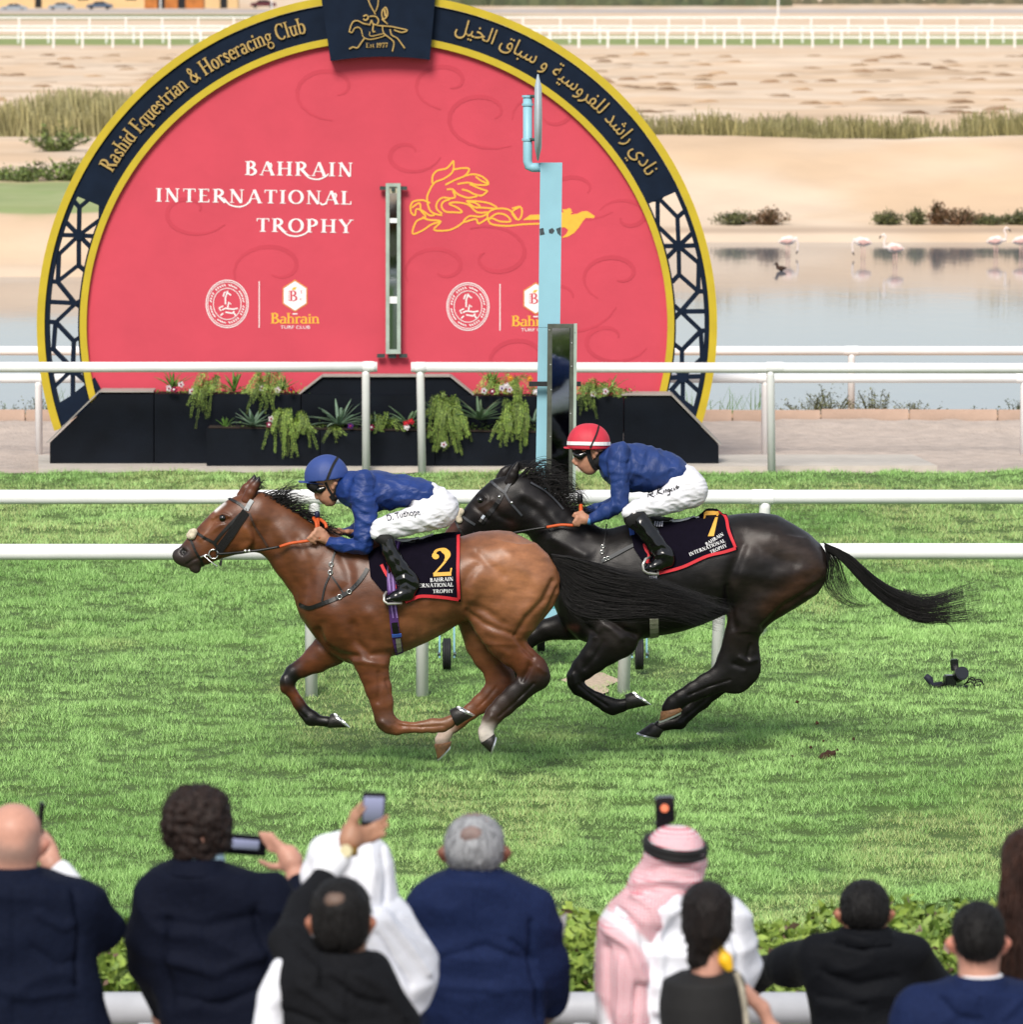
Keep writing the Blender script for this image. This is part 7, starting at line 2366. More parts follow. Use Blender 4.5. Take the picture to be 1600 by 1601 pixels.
sl = Body(.009).tube(PX, Y3, [(438, 1512, -.02, .024), (426, 1560, -.03, .038), (416, 1640, -.02, .046)], .02)
part('shirt_sleeve', sl, ROBE, s3, .006, (6, 6, 9), 3, 1)
wt = thing('wristwatch', 'gold wristwatch on the raised wrist holding the phone', 'watch', tuple(at(538, 1328, Y3 + .55)))
MB().lathe([(.033, -.012), (.037, -.012), (.037, .012), (.033, .012)], at(540, 1330, Y3 + .56), 18).build('watch_strap', mat('watch_gold', '#a8883f', .3, .2, 30, metal=.8), wt, True)
MB().lathe([(.018, -.006), (.018, .004), (.015, .006)], at(541, 1330, Y3 + .52), 16, 'Y').build('watch_face', mat('watch_dial', '#d7cfa8', .3, .1, 30), wt, True)
p_ = at(584, 1271, Y3 + .62)
t = box_thing('phone', 'phone with lit screen held upright above the charcoal jacket', 'phone', [('phone_body', tuple(p_), (.070, .012, .128), PHONE, (.15, .05, .1))])
MB().box(tuple(p_ + Vector((0, -.0085, .012))), (.058, .004, .075), .1, .15, .05).build('phone_screen', SCREEN, t)
MB().box(tuple(p_ + Vector((0, -.010, .052))), (.012, .004, .006), .1, .15, .05).build('record_mark', mat('red_mark', '#d02030', .5, .1, 9), t)

# 5 silver haired man in blue suit
s5, _, _ = spectator('silver haired man in blue suit holding a sheet of paper', 17.9, (742, 1320, 45, 50), (708, 776, 1355, 1378),
                     [(1363, 704, 780), (1373, 676, 810), (1388, 652, 836), (1404, 640, 852), (1436, 638, 862), (1480, 646, 864), (1530, 654, 856), (1570, 660, 850), (1615, 664, 846)], SK_B,
                     arms=[[(836, 1428, 0, .062), (856, 1500, .03, .06), (862, 1565, .12, .055), (830, 1600, .3, .05)], [(668, 1428, 0, .062), (658, 1530, .02, .06), (670, 1600, .15, .06), (700, 1620, .3, .05)]],
                     hair=[(742, 1316, 46, 45, .116), (742, 1330, 45, 32, .110)], hairm=HAIR['grey_hair'], jacket=BLUS, collar=(SHIRT, [(735, 1362, 782, 1356), (728, 1378, 790, 1374)]), seed=5,
                     jmarks=[(PX, [(828, 1440), (832, 1500), (845, 1590)], 5, -.02), (PX, [(800, 1470), (835, 1500)], 6, -.016), (PX, [(680, 1500), (760, 1480), (820, 1500)], 7, -.012), (PX, [(690, 1540), (780, 1545)], 7, .012), (PX, [(742, 1390), (744, 1450), (742, 1600)], 3, -.006)])
bpb = Body(.007)
bpb.ball(at(738, 1300, 17.9) + Vector((0, -.0955, 0)), .038, .020, .032, .01)
part('bald_patch', bpb, mat('brown_scalp', (.20, .14, .125), .6, .2, 30), s5)
pp = MB()
q = [at(866, 1478, 18.3), at(880, 1470, 18.3), at(887, 1428, 18.25), at(872, 1436, 18.25)]
pp.add(q + [p_ + Vector((0, .004, 0)) for p_ in q], [(0, 1, 2, 3), (7, 6, 5, 4), (0, 1, 5, 4), (1, 2, 6, 5), (2, 3, 7, 6), (3, 0, 4, 7)])
tag(pp.build('paper_sheet', mat('white_paper', (.75, .75, .78), .8, .04, 20)), 'white sheet of paper sticking out right of the blue suit', 'paper')

# 6 man in red checked headcloth
CHECK = bpy.data.materials.new('red_checked_cloth')
CHECK.use_nodes = True
_n, _l = CHECK.node_tree.nodes, CHECK.node_tree.links
_b = _n['Principled BSDF']
_b.inputs['Roughness'].default_value = .85
_tc = _n.new('ShaderNodeTexCoord')
_mp = _n.new('ShaderNodeMapping')
_mp.inputs['Rotation'].default_value = (0, .75, 0)
_mp.inputs['Scale'].default_value = (1, 0, 1)
_l.new(_tc.outputs['Object'], _mp.inputs[0])
_ch = _n.new('ShaderNodeTexChecker')
_ch.inputs['Scale'].default_value = 130
_ch.inputs['Color1'].default_value = (.72, .70, .72, 1)
_ch.inputs['Color2'].default_value = (.56, .075, .125, 1)
_l.new(_mp.outputs[0], _ch.inputs['Vector'])
_at = _n.new('ShaderNodeAttribute')
_at.attribute_name = 'edge'
_mx = _n.new('ShaderNodeMix')
_mx.data_type = 'RGBA'
_l.new(_at.outputs['Fac'], _mx.inputs[0])
_l.new(_ch.outputs[0], _mx.inputs[6])
_mx.inputs[7].default_value = (.74, .74, .78, 1)
_l.new(_mx.outputs[2], _b.inputs['Base Color'])
Y6 = 17.9
s6, _, _ = spectator('person in red checked headcloth with black cord and white robe, filming', Y6, (1055, 1340, 36, 42), (1025, 1085, 1370, 1400), [(1392, 1000, 1105), (1410, 968, 1140), (1440, 948, 1158), (1480, 942, 1166), (1530, 940, 1168), (1580, 938, 1166), (1615, 936, 1166)], SK_T,
                     arms=[[(1130, 1440, 0, .085), (1150, 1510, .08, .075), (1120, 1480, .25, .05), (1100, 1450, .3, .04)]], ears=False, lapel=False, jacket=ROBE, seed=6, depth=.15,
                     jmarks=[(PX, [(1060, 1400), (1035, 1460), (1030, 1580)], 6, .02), (PX, [(1130, 1400), (1150, 1460), (1160, 1560)], 6, -.015)])
gh = Body(.009)
gh.ball(at(1056, 1332, Y6), .094, .128, .078, .03)
gh.loft(PX, Y6, [(1010, 1334, 1100, .122), (1004, 1346.5, 1104, .128), (988, 1367, 1102, .13), (982, 1383, 1096, .135), (972, 1395, 1084, .14), (955, 1412, 1066, .16), (938, 1440, 1050, .17), (932, 1480, 1040, .175), (930, 1530, 1034, .178), (934, 1580, 1034, .178), (940, 1625, 1030, .17)], .02)
v, f = gh.build()
v = relax(v, f, 1, .4)
v = sculpt(v, f, [(PX, [(1000, 1362), (1050, 1352), (1095, 1362)], 4, -.012), (PX, [(985, 1382), (1040, 1376), (1095, 1380)], 4, .016), (PX, [(985, 1395), (1040, 1388), (1080, 1392)], 4, -.016), (PX, [(960, 1418), (1000, 1450), (1022, 1500)], 6, -.022), (PX, [(945, 1450), (985, 1480), (1005, 1530)], 6, .02),
                  (PX, [(990, 1400), (1020, 1420), (1030, 1450)], 5, .016), (PX, [(948, 1480), (950, 1600)], 5, -.02), (PX, [(972, 1500), (970, 1600)], 5, .016), (PX, [(998, 1540), (990, 1610)], 5, -.02)])
v = wrinkle(v, f, .005, (5, 5, 9), 12)
me = mesh_np('headcloth', v, f)
p = to_px(v)
ed = np.exp(-(seg_dist(p, [(935, 1422), (975, 1446), (1010, 1478), (1030, 1520), (1035, 1600)]) / 9) ** 4) + np.exp(-(seg_dist(p, [(925, 1560), (950, 1615), (930, 1640)]) / 12) ** 4)
set_col(me, np.repeat(np.clip(ed, 0, 1)[:, None], 3, 1), 'edge')
link('headcloth', me, CHECK, s6)
rb = []
for tt in np.linspace(0, 2 * math.pi, 29):
    c = at(1056, 1328, Y6)
    rb.append(c + Vector((.092 * math.cos(tt), .135 * math.sin(tt), -.010 * math.cos(tt) - .012 * math.sin(tt) * -1)))
for dz in (0, .018):
    MB().tube([q_ + Vector((0, 0, dz)) for q_ in rb], .012, 10, False).build('head_cord', BLKF, s6, True)
p_ = at(1040, 1270, Y6 + .35)
t = thing('video_camera', 'black compact camera with small lit screen above the checked headcloth', 'camera', tuple(p_))
MB().box(tuple(p_ + Vector((0, 0, .01))), (.062, .05, .085), 0, .05, -.05, bev=.006).build('camera_body', PHONE, t)
MB().box(tuple(p_ + Vector((-.006, 0, -.055))), (.046, .045, .07), 0, .05, -.12, bev=.008).build('camera_grip', PHONE, t)
MB().box(tuple(p_ + Vector((-.002, -.027, .018))), (.030, .004, .034), 0, .05, -.05).build('camera_screen', PHONE, t)
m_ = bpy.data.materials.new('small_screen')
m_.use_nodes = True
m_.node_tree.nodes['Principled BSDF'].inputs['Base Color'].default_value = (.3, .06, .03, 1)
m_.node_tree.nodes['Principled BSDF'].inputs['Emission Color'].default_value = (.8, .22, .1, 1)
m_.node_tree.nodes['Principled BSDF'].inputs['Emission Strength'].default_value = .25
MB().lathe([(.001, -.004), (.013, -.003), (.013, .002)], p_ + Vector((-.002, -.029, .018)), 12, 'Y').build('screen_picture', m_, t)

# 7 woman with a low bun
Y7 = 16.3
s7, _, _ = spectator('woman with dark hair in a low bun and black sleeveless top', Y7, (1106, 1428, 36, 46), (1083, 1130, 1480, 1516), [(1514, 1062, 1152), (1522, 1042, 1164), (1540, 1032, 1168), (1570, 1030, 1170), (1600, 1034, 1168), (1625, 1036, 1168)], SK_P,
                     arms=[[(1160, 1548, 0, .05), (1192, 1575, .03, .045), (1212, 1620, .04, .042), (1214, 1680, .06, .038)]],
                     hair=[(1106, 1428, 40, 52, .11), (1104, 1452, 34, 32, .09), (1098, 1496, 24, 24, .06), (1100, 1474, 22, 18, .07)], hairm=HAIR['dark_brown_hair'], ears=False, lapel=False, jacket=BLKF, seed=7, depth=.1)
for ch in list(s7.children):
    if ch.name.startswith('jacket'):
        ch.name = 'sleeveless_top'
v_, f_ = Body(.008).loft(PX, Y7, [(1062, 1518, 1156, .062), (1036, 1532, 1166, .105), (1030, 1570, 1170, .112), (1034, 1625, 1168, .112)], .02).build()
for ch in list(s7.children):
    if ch.name.startswith('sleeveless_top'):
        ch.data = mesh_np('sleeveless_top', v_, f_)
        ch.data.materials.append(BLKF)
yb = Body(.006).tube(PX, Y7, [(1124, 1484, -.03, .016), (1134, 1500, -.04, .020), (1140, 1512, -.045, .014)], .01)
v_, f_ = yb.build()
link('yellow_scarf', mesh_np('yellow_scarf', v_, f_), mat('yellow_silk', '#e0b010', .5, .1, 20), s7)
chn = MB().tube([at(x_, y_, Y7 - .12) for x_, y_ in ((1152, 1520), (1160, 1545), (1166, 1580), (1170, 1630))], .009, 6)
chn.build('bag_strap', mat('pale_chain', '#b9b2a0', .4, .3, 60, metal=.5), s7)

# 8 man in black leaning on the rail with arms spread
s8, _, _ = spectator('dark haired man in black shirt leaning on the rail with arms spread', 19.6, (1352, 1418, 36, 42), (1322, 1384, 1445, 1462),
                     [(1456, 1304, 1398), (1470, 1280, 1424), (1490, 1258, 1440), (1520, 1258, 1436), (1560, 1262, 1428), (1610, 1266, 1422)], SK_T,
                     arms=[[(1280, 1498, 0, .08), (1226, 1512, .2, .068), (1170, 1530, .5, .056), (1140, 1560, .8, .05)], [(1424, 1492, 0, .08), (1456, 1540, .15, .068), (1460, 1572, .5, .056), (1440, 1580, .9, .05)]],
                     hair=[(1352, 1414, 39, 40, .11), (1352, 1428, 37, 28, .1)], hairm=HAIR['black_hair'], jacket=BLKS, seed=8,
                     jmarks=[(PX, [(1310, 1472), (1350, 1484), (1392, 1474)], 5, -.018), (PX, [(1310, 1464), (1352, 1472), (1394, 1464)], 5, .015), (PX, [(1290, 1520), (1340, 1540), (1400, 1530)], 8, -.014), (PX, [(1280, 1560), (1350, 1570)], 8, -.012)])
# 9 man in blue suit, white collar
s9, _, _ = spectator('short haired man in blue suit with white collar, lower right', 16.6, (1530, 1462, 38, 48), (1500, 1562, 1500, 1530),
                     [(1532, 1490, 1578), (1545, 1452, 1608), (1565, 1428, 1634), (1600, 1418, 1646), (1625, 1418, 1648)], SK_P,
                     arms=[[(1440, 1580, 0, .075), (1425, 1640, .02, .07), (1430, 1720, .05, .06)], [(1622, 1580, 0, .075), (1640, 1640, .02, .07), (1640, 1720, .05, .06)]],
                     hair=[(1530, 1454, 41, 46, .112), (1530, 1472, 36, 34, .1)], jmarks=[(PX, [(1532, 1540), (1534, 1600)], 2.5, -.006), (PX, [(1470, 1560), (1500, 1590), (1530, 1596)], 6, -.012), (PX, [(1600, 1560), (1570, 1590)], 6, .012)], hairm=HAIR['black_hair'], jacket=BLUS, collar=(SHIRT, [(1500, 1521, 1566, 1520), (1494, 1533, 1574, 1533)]), seed=9)
# 10 woman with long brown hair at the right edge
s10, _, _ = spectator('woman with long straight brown hair at the right edge', 17.6, (1606, 1340, 36, 46), (1588, 1626, 1385, 1420), [(1420, 1570, 1645), (1440, 1560, 1670), (1500, 1556, 1672), (1560, 1562, 1668), (1615, 1564, 1666)], SK_P,
                      hair=[(1604, 1338, 38, 44, .11), [(1575, 1330, 1640, 1330, .1), (1566, 1370, 1648, 1370, .115), (1558, 1420, 1656, 1420, .13), (1554, 1480, 1660, 1480, .135), (1556, 1530, 1658, 1530, .135), (1566, 1560, 1650, 1560, .13)]],
                      hairm=HAIR['long_brown_hair'], ears=False, lapel=False, jacket=NAVS2, seed=10, depth=.11)
lh = []
r_ = random.Random(44)
for i in range(150):
    a = r_.uniform(0, 1)
    q = [(1592 - 18 * a + r_.uniform(-2, 20), 1305 + 20 * a), (1578 - 14 * a + r_.uniform(0, 26), 1370), (1563 + r_.uniform(-4, 40), 1450), (1560 + r_.uniform(-8, 44), 1540 + r_.uniform(-20, 12))]
    lh.append((q, 17.5, 17.44 + r_.uniform(-.03, .02), r_.uniform(1, 2.2)))
strands('hair_strands', lh, s10, HAIR['long_brown_hair'], 3, .0024, 9)
# ================================================================== plants
LEAFA = [mat('agave_green', (.115, .20, .105), 0.5, 0.2, 14), mat('agave_grey_green', (.17, .27, .18), 0.5, 0.2, 14), mat('strap_leaf_green', (.115, .24, .045), 0.45, 0.25, 12)]
FERN = mat('fern_green', '#ffffff', 0.6, 0.2, 30, attr='tint')
STEM = mat('plant_stem', '#3a3f1c', 0.8, 0.2, 20)
PETW, PETR, PETP, PETO = [mat(n_, c_, 0.6, 0.12, 40) for n_, c_ in (('white_petal', '#e0dce0'), ('red_petal', '#c01226'), ('purple_petal', '#4b1a6e'), ('orange_petal', '#d8932a'))]
PETM = mat('magenta_petal', '#8e1148', .6, .12, 40)


def leafy(name, tips, parent, m, seed, ls, per, tint, spread=.03, kind='stuff'):
    """foliage: small leaves along many stems (stems = list of world polylines)"""
    r = np.random.default_rng(seed)
    vs, cs = [], []
    for st in tips:
        P = np.array([tuple(q) for q in st])
        k = per
        t = r.random(k) * (len(P) - 1)
        i = np.minimum(t.astype(int), len(P) - 2)
        c = P[i] + (P[i + 1] - P[i]) * (t - i)[:, None] + r.normal(0, spread, (k, 3))
        a = r.normal(0, 1, (k, 3))
        a /= np.linalg.norm(a, axis=1)[:, None]
        b = r.normal(0, 1, (k, 3))
        b = b - (a * b).sum(1)[:, None] * a
        b /= np.linalg.norm(b, axis=1)[:, None]
        L = ls * (0.6 + .8 * r.random(k))[:, None]
        q = np.stack([c - a * L, c + b * L * .38, c + a * L, c - b * L * .38], 1)
        vs.append(q.reshape(-1, 3))
        br = (0.55 + .9 * r.random(k))[:, None]
        col = np.array(tint[0]) * (1 - r.random(k)[:, None]) + np.array(tint[1]) * r.random(k)[:, None]
        cs.append(np.repeat(col * br, 4, 0))
    v = np.concatenate(vs)
    f = np.arange(len(v), dtype=np.int32).reshape(-1, 4)
    me = mesh_np(name, v, f, False)
    set_col(me, np.clip(np.concatenate(cs), 0, 1), 'tint')
    o = link(name, me, m, parent)
    if kind:
        o['kind'] = kind
    return o


FG = ((.10, .20, .028), (.35, .48, .085))


def leaf_blade(base, d, L, wd, curve, m, parent, n=7):
    """one thick, pointed, channelled leaf"""
    d = d.normalized()
    side = d.cross(Vector((0, 0, 1)))
    side = side.normalized() if side.length > .05 else Vector((1, 0, 0))
    up = side.cross(d).normalized()
    vs, fs = [], []
    for i in range(n):
        s = i / (n - 1)
        c = base + d * (L * s) + Vector((0, 0, -curve * s * s * L)) + up * 0
        w_ = wd * (0.55 + 1.1 * s - 1.62 * s * s) if s < .98 else wd * .03
        vs += [c - side * w_, c - up * (.22 * w_) - Vector((0, 0, .004)), c + side * w_, c + up * (.02 * w_)]
    for i in range(n - 1):
        for k in range(4):
            fs.append((i * 4 + k, i * 4 + (k + 1) % 4, i * 4 + 4 + (k + 1) % 4, i * 4 + 4 + k))
    fs.append((0, 1, 2, 3))
    return MB().add(vs, fs).build('leaf', m, parent, True)


def rosette(label, px, py, Y, R, n, seed, m, wd=.031, flat=.6, curve=.25, name='agave_plant', cat='plant', group='spiky plants in the planters'):
    r = random.Random(seed)
    b = at(px, py, Y)
    t = thing(name, label, cat, tuple(b), group)
    for i in range(n):
        a = 2 * math.pi * i / n * 1.618 * 2 + r.uniform(-.2, .2)
        el = (0.25 + 1.15 * (1 - (i / n)) * flat + r.uniform(-.12, .12)) if flat < 1 else r.uniform(.5, 1.45)
        d = Vector((math.cos(a) * math.cos(el), math.sin(a) * math.cos(el) * .8 - .1, math.sin(el)))
        leaf_blade(b, d, R * r.uniform(.75, 1.05), wd, curve * r.uniform(.5, 1.3), m, t)
    return t


YPL = YF - 0.17      # middle of the front trough
YPU = YF + 0.18      # upper bed
leafy('bed_foliage', [[at(x, 616, YPU - .02), at(x + 18, 610, YPU), at(x + 34, 615, YPU)] for x in list(range(244, 462, 17)) + list(range(742, 850, 15)) + list(range(906, 968, 14))], plinth, FERN, 71, .016, 60, ((.06, .12, .02), (.20, .30, .05)), .028)
leafy('bed_foliage', [[at(x, 671, YPL), at(x + 18, 667, YPL), at(x + 34, 671, YPL)] for x in range(335, 835, 19)], plinth, FERN, 72, .016, 46, ((.05, .11, .02), (.18, .27, .05)), .026)
for lab, px, py, Y, R, n, sd, m, kw in (
        ('small green rosette low in the trough left of the first fern', 352, 669, YPL - .02, .17, 14, 11, LEAFA[2], dict(wd=.014, flat=1.2)),
        ('narrow leaved rosette right of the large middle agave', 588, 664, YPL, .22, 15, 12, LEAFA[0], dict(wd=.018)),
        ('dark spiky plant rising behind the big fern', 684, 652, YPL + .06, .28, 16, 13, LEAFA[0], dict(wd=.02, flat=1.2)),
        ('upright spiky plant at the right end of the trough', 834, 660, YPL, .25, 14, 14, LEAFA[1], dict(wd=.02)),
        ('grey green agave at the left end of the front trough', 396, 666, YT + .08, 0.29, 21, 1, LEAFA[1], {}),
        ('large grey green agave in the middle of the front trough', 530, 664, YPL, 0.40, 24, 2, LEAFA[1], {}),
        ('agave leaning out beside the gap post in the front trough', 638, 664, YT + .08, 0.34, 16, 3, LEAFA[0], {}),
        ('large blue green agave right of the rail gap', 750, 656, YT + .06, 0.40, 26, 4, LEAFA[0], {}),
        ('upright strap leaved plant at the left of the upper bed', 270, 608, YPU, .30, 16, 5, LEAFA[2], dict(wd=.02, flat=1.2)),
        ('tall strap leaved plant left of centre in the upper bed', 366, 612, YPU, .30, 15, 6, LEAFA[2], dict(wd=.02, flat=1.2)),
        ('small strap leaved plant near the raised panel', 442, 610, YPU, .24, 14, 7, LEAFA[2], dict(wd=.018, flat=1.2)),
        ('strap leaved plant left of the blue post in the upper bed', 768, 606, YPU, .30, 15, 8, LEAFA[2], dict(wd=.02, flat=1.2)),
        ('arching strap leaved plant right of the blue post', 952, 616, YPU, .34, 16, 9, LEAFA[2], dict(wd=.02, flat=1.2, curve=.5))):
    rosette(lab, px, py, Y, R, n, sd, m, **kw)


def trailing(label, px, py, Y, w, drop, up, n, seed):
    """fronds arching out of the bed and hanging over its edge, each with paired leaflets"""
    r = random.Random(seed)
    b = at(px, py, Y)
    sc = FOC / Y
    t = thing('trailing_fern', label, 'plant', tuple(b), 'ferns spilling over the planters')
    vs, fs, cs = [], [], []
    m = MB()
    n = int(n * .44)
    for i in range(n):
        g = (i // 5 * .37 + .1) % 1.0 * 2 - 1          # fronds bunch together and leave gaps
        x = (g * .85 + r.gauss(0, .16)) * w / sc
        h = r.uniform(.3, 1.5) * up / sc
        dr = (r.random() ** 1.1) * drop / sc * (1 - .35 * abs(g)) + .01
        y0 = -r.uniform(.03, .17)
        side = r.uniform(-.09, .09)
        s = [b + Vector((x * .3, 0, 0)), b + Vector((x * .7, y0 * .6, h)), b + Vector((x + side * .4, y0, h * .45)), b + Vector((x * 1.05 + side, y0 - .02, -dr * .5)), b + Vector((x * 1.08 + side * 1.4, y0 - .02, -dr))]
        P = [Vector(q) for q in smooth_poly([tuple(q) for q in s], 6)]
        if i % 2 == 0:
            m.tube(P[::3], .0022, 4)
        shade = r.uniform(.38, 1.15)
        k = 0
        L = sum((P[j + 1] - P[j]).length for j in range(len(P) - 1))
        steps = max(14, int(L / .0085))
        for j in range(steps):
            q = (j + .5) / steps * (len(P) - 1)
            a_ = int(q)
            c = P[a_].lerp(P[a_ + 1], q - a_)
            d = (P[a_ + 1] - P[a_]).normalized()
            e_ = d.cross(Vector((r.uniform(-.4, .4), -1, r.uniform(-.4, .4)))).normalized()
            ll = .042 * (1 - .6 * j / steps) * r.uniform(.6, 1.2)
            for sg in (-1, 1):
                tip = c + (e_ * sg * r.uniform(.6, 1.1) + d * r.uniform(.2, .8)).normalized() * ll + Vector((0, r.uniform(-.012, .012), -.004))
                n_ = d * ll * .15
                o = len(vs)
                md = c.lerp(tip, .5)
                vs += [c, md + n_, tip, md - n_]
                fs.append((o, o + 1, o + 2, o + 3))
                u = r.random()
                cc = [(FG[0][z] * (1 - u) + FG[1][z] * u) * shade for z in range(3)]
                cs += [cc] * 4
    me = mesh_np('foliage', np.array([tuple(v) for v in vs]), np.array(fs, dtype=np.int32), False)
    set_col(me, np.clip(np.array(cs), 0, 1), 'tint')
    link('foliage', me, FERN, t)['kind'] = 'stuff'
    m.build('stem', STEM, t)
    return t


for lab, px, py, Y, w, dr, up, n, sd in (
        ('fern trailing down the left plinth panel under the strap leaved plants', 318, 616, YF - .02, 16, 52, 10, 26, 21), ('yellowish fern hanging from the upper bed above the first agave', 414, 612, YF - .02, 22, 46, 10, 30, 22),
        ('bushy fern spilling over the front trough left of the posts', 455, 668, YT + .04, 32, 50, 22, 70, 23), ('small fern hanging at the foot of the large agave', 528, 672, YT + .04, 10, 24, 6, 14, 24),
        ('low fern clump behind the left gap post', 600, 668, YPL, 26, 6, 16, 30, 25), ('big fern spilling over the trough right of the gap post', 700, 668, YT + .04, 30, 50, 34, 84, 26),
        ('fern spilling over the trough beside the blue post', 806, 664, YT + .04, 26, 42, 28, 60, 27), ('thin fern climbing above the trough left of the blue post', 812, 640, YF - .05, 10, 30, 34, 22, 28),
        ('fern trailing from the bed right of the blue post', 920, 614, YF - .02, 14, 40, 12, 26, 29), ('dark feathery bush behind the second post', 690, 648, YPL + .1, 24, 4, 26, 26, 30),
        ('ragged foliage in the left upper bed', 330, 608, YPU, 30, 3, 18, 34, 31), ('ragged foliage in the middle of the upper bed', 420, 608, YPU, 34, 3, 22, 40, 32), ('low leaves along the upper bed near the blue post', 790, 610, YPU, 44, 4, 18, 50, 33), ('low leaves along the upper bed right of the mirror', 945, 615, YPU, 32, 6, 16, 40, 34)):
    trailing(lab, px, py, Y, w, dr, up, n, sd)


def flower(px, py, Y, m, m2, label, R=.035):
    c = at(px, py, Y - .04)
    t = thing('flower', label, 'flower', tuple(c), 'petunias in the planters')
    for k in range(5):
        a = 2 * math.pi * k / 5 + random.uniform(-.2, .2)
        d = Vector((math.cos(a), -.35, math.sin(a)))
        s = Vector((-math.sin(a), 0, math.cos(a)))
        p0, p1 = c, c + d * R
        MB().add([p0, p0 + d * R * .55 - s * R * .42, p1 - s * R * .25 + Vector((0, .006, 0)), p1 + s * R * .25 + Vector((0, .006, 0)), p0 + d * R * .55 + s * R * .42, p0 + Vector((0, .012, 0))], [(0, 1, 2, 3, 4), (5, 4, 3, 2, 1)]).build('petal', m, t)
    MB().lathe([(.001, -.012), (.012, -.004), (.009, .01)], c + Vector((0, -.012, 0)), 8, 'Y').build('flower_centre', m2, t)


FL = [(264, 607, YF - .06, PETW, PETM), (272, 609, YF - .06, PETM, PETW), (300, 612, YF - .06, PETW, PETM), (283, 601, YF - .04, PETW, PETM), (434, 610, YF - .06, PETW, PETM), (455, 609, YF - .06, PETR, PETP), (410, 607, YF - .06, PETW, PETM), (421, 664, YT - .02, PETM, PETW), (424, 655, YT, PETW, PETM),
      (548, 666, YT, PETP, PETM), (581, 668, YT - .02, PETM, PETW), (635, 662, YT - .03, PETR, PETR), (643, 659, YT - .03, PETR, PETR), (636, 668, YT - .03, PETW, PETW), (757, 611, YF - .06, PETW, PETM), (770, 612, YF - .06, PETM, PETW), (785, 607, YF - .06, PETW, PETP), (792, 603, YF - .06, PETW, PETW), (797, 609, YF - .06, PETW, PETM),
      (798, 591, YF, PETO, PETO), (829, 592, YF, PETO, PETO), (838, 613, YF - .06, PETW, PETW), (947, 612, YF - .06, PETW, PETM), (928, 616, YF - .06, PETW, PETM), (694, 695, YT - .17, PETW, PETM), (803, 642, YF - .1, PETM, PETW)]
FN = ['white petunia at the foot of the leftmost strap leaved plant', 'magenta petunia beside the leftmost strap leaved plant', 'white petunia right of the leftmost strap leaved plant', 'white petunia high among the leaves of the leftmost strap leaved plant', 'white petunia below the small strap leaved plant left of the raised panel', 'red petunia at the sloping left end of the raised panel', 'white petunia in the ragged foliage left of the raised panel', 'magenta petunia right of the leftmost agave', 'white petunia above the magenta one by the leftmost agave', 'purple petunia right of the large middle agave', 'magenta petunia touching the left gap post', 'red petunia in front of the agave between the gap posts', 'second red petunia leaning right between the gap posts', 'white petunia under the red ones between the gap posts', 'white petunia left of the strap leaved plant by the blue post', 'magenta petunia under the strap leaved plant by the blue post', 'white and purple petunia in the bunch left of the blue post', 'pure white petunia topmost in the bunch left of the blue post', 'white petunia right in the bunch left of the blue post', 'orange marigold above the bunch left of the blue post', 'orange marigold nearest the blue post', 'pure white petunia touching the blue post', 'white petunia under the arching plant right of the mirror', 'white petunia just right of the post mirror', 'white petunia low in the big fern right of the gap post', 'magenta petunia in the fern below the marigolds']
for i, (px, py, Y, m, m2) in enumerate(FL):
    flower(px, py, Y, m, m2, FN[i])


def shrub(name, label, px, py, Y, z, w, h, n, seed, tint, ls, per, cat='bush', group=None, wispy=False, lean=.5):
    r = random.Random(seed)
    b = Vector((at(px, py, Y).x, Y, z))
    t = thing(name, label, cat, tuple(b), group)
    st = []
    for i in range(n):
        a = r.uniform(0, 6.28)
        d = r.random() ** .6
        x, y = math.cos(a) * w * d, math.sin(a) * w * d * .8
        hh = h * (1 - .55 * d * d) * r.uniform(.6, 1.1)
        q = [(b.x + x * .25, b.y + y * .25, z - .05), (b.x + x * .6, b.y + y * .6, z + hh * .55), (b.x + x + r.uniform(-.1, .1) * w * lean, b.y + y, z + hh)]
        st.append([Vector(p_) for p_ in smooth_poly(q, 4)])
    leafy('foliage', st, t, FERN, seed, ls, per, tint, .04 if not wispy else .02)
    m = MB()
    for s in st[::2]:
        m.tube(s[::2], .008 if not wispy else .004, 4)
    m.build('stem', STEM, t)
    return t


OLIVE = ((.06, .075, .025), (.13, .13, .05))
RUST = ((.11, .055, .025), (.17, .10, .05))
# near shore, beyond the kerb
for i, (lab, px, w, h, n, tint) in enumerate((
        ('wispy olive shrub at the water edge right of the nearest post', 1262, .55, .34, 50, OLIVE), ('taller wispy shrub on the shore just left of the far rail post', 1300, .4, .5, 46, OLIVE), ('thin pale shrub on the shore right of the far rail post', 1366, .4, .42, 40, OLIVE),
        ('low shrub on the shore beyond the white rails, farther right', 1430, .5, .28, 40, OLIVE), ('small dark shrub on the shore near the right edge', 1530, .35, .2, 30, ((.04, .06, .02), (.08, .1, .03))), ('dark shrub cut by the right edge on the shore', 1590, .3, .32, 30, ((.04, .06, .02), (.08, .1, .03))),
        ('low shrub on the shore behind the left end of the plinth', 55, .45, .32, 40, OLIVE), ('low green shrub on the shore at the left edge', 8, .35, .22, 30, ((.06, .11, .03), (.12, .18, .05))))):
    shrub('shore_shrub', lab, px, 650, 68.6, -.05, w, h, n, 60 + i, tint, .016, 26, wispy=True)
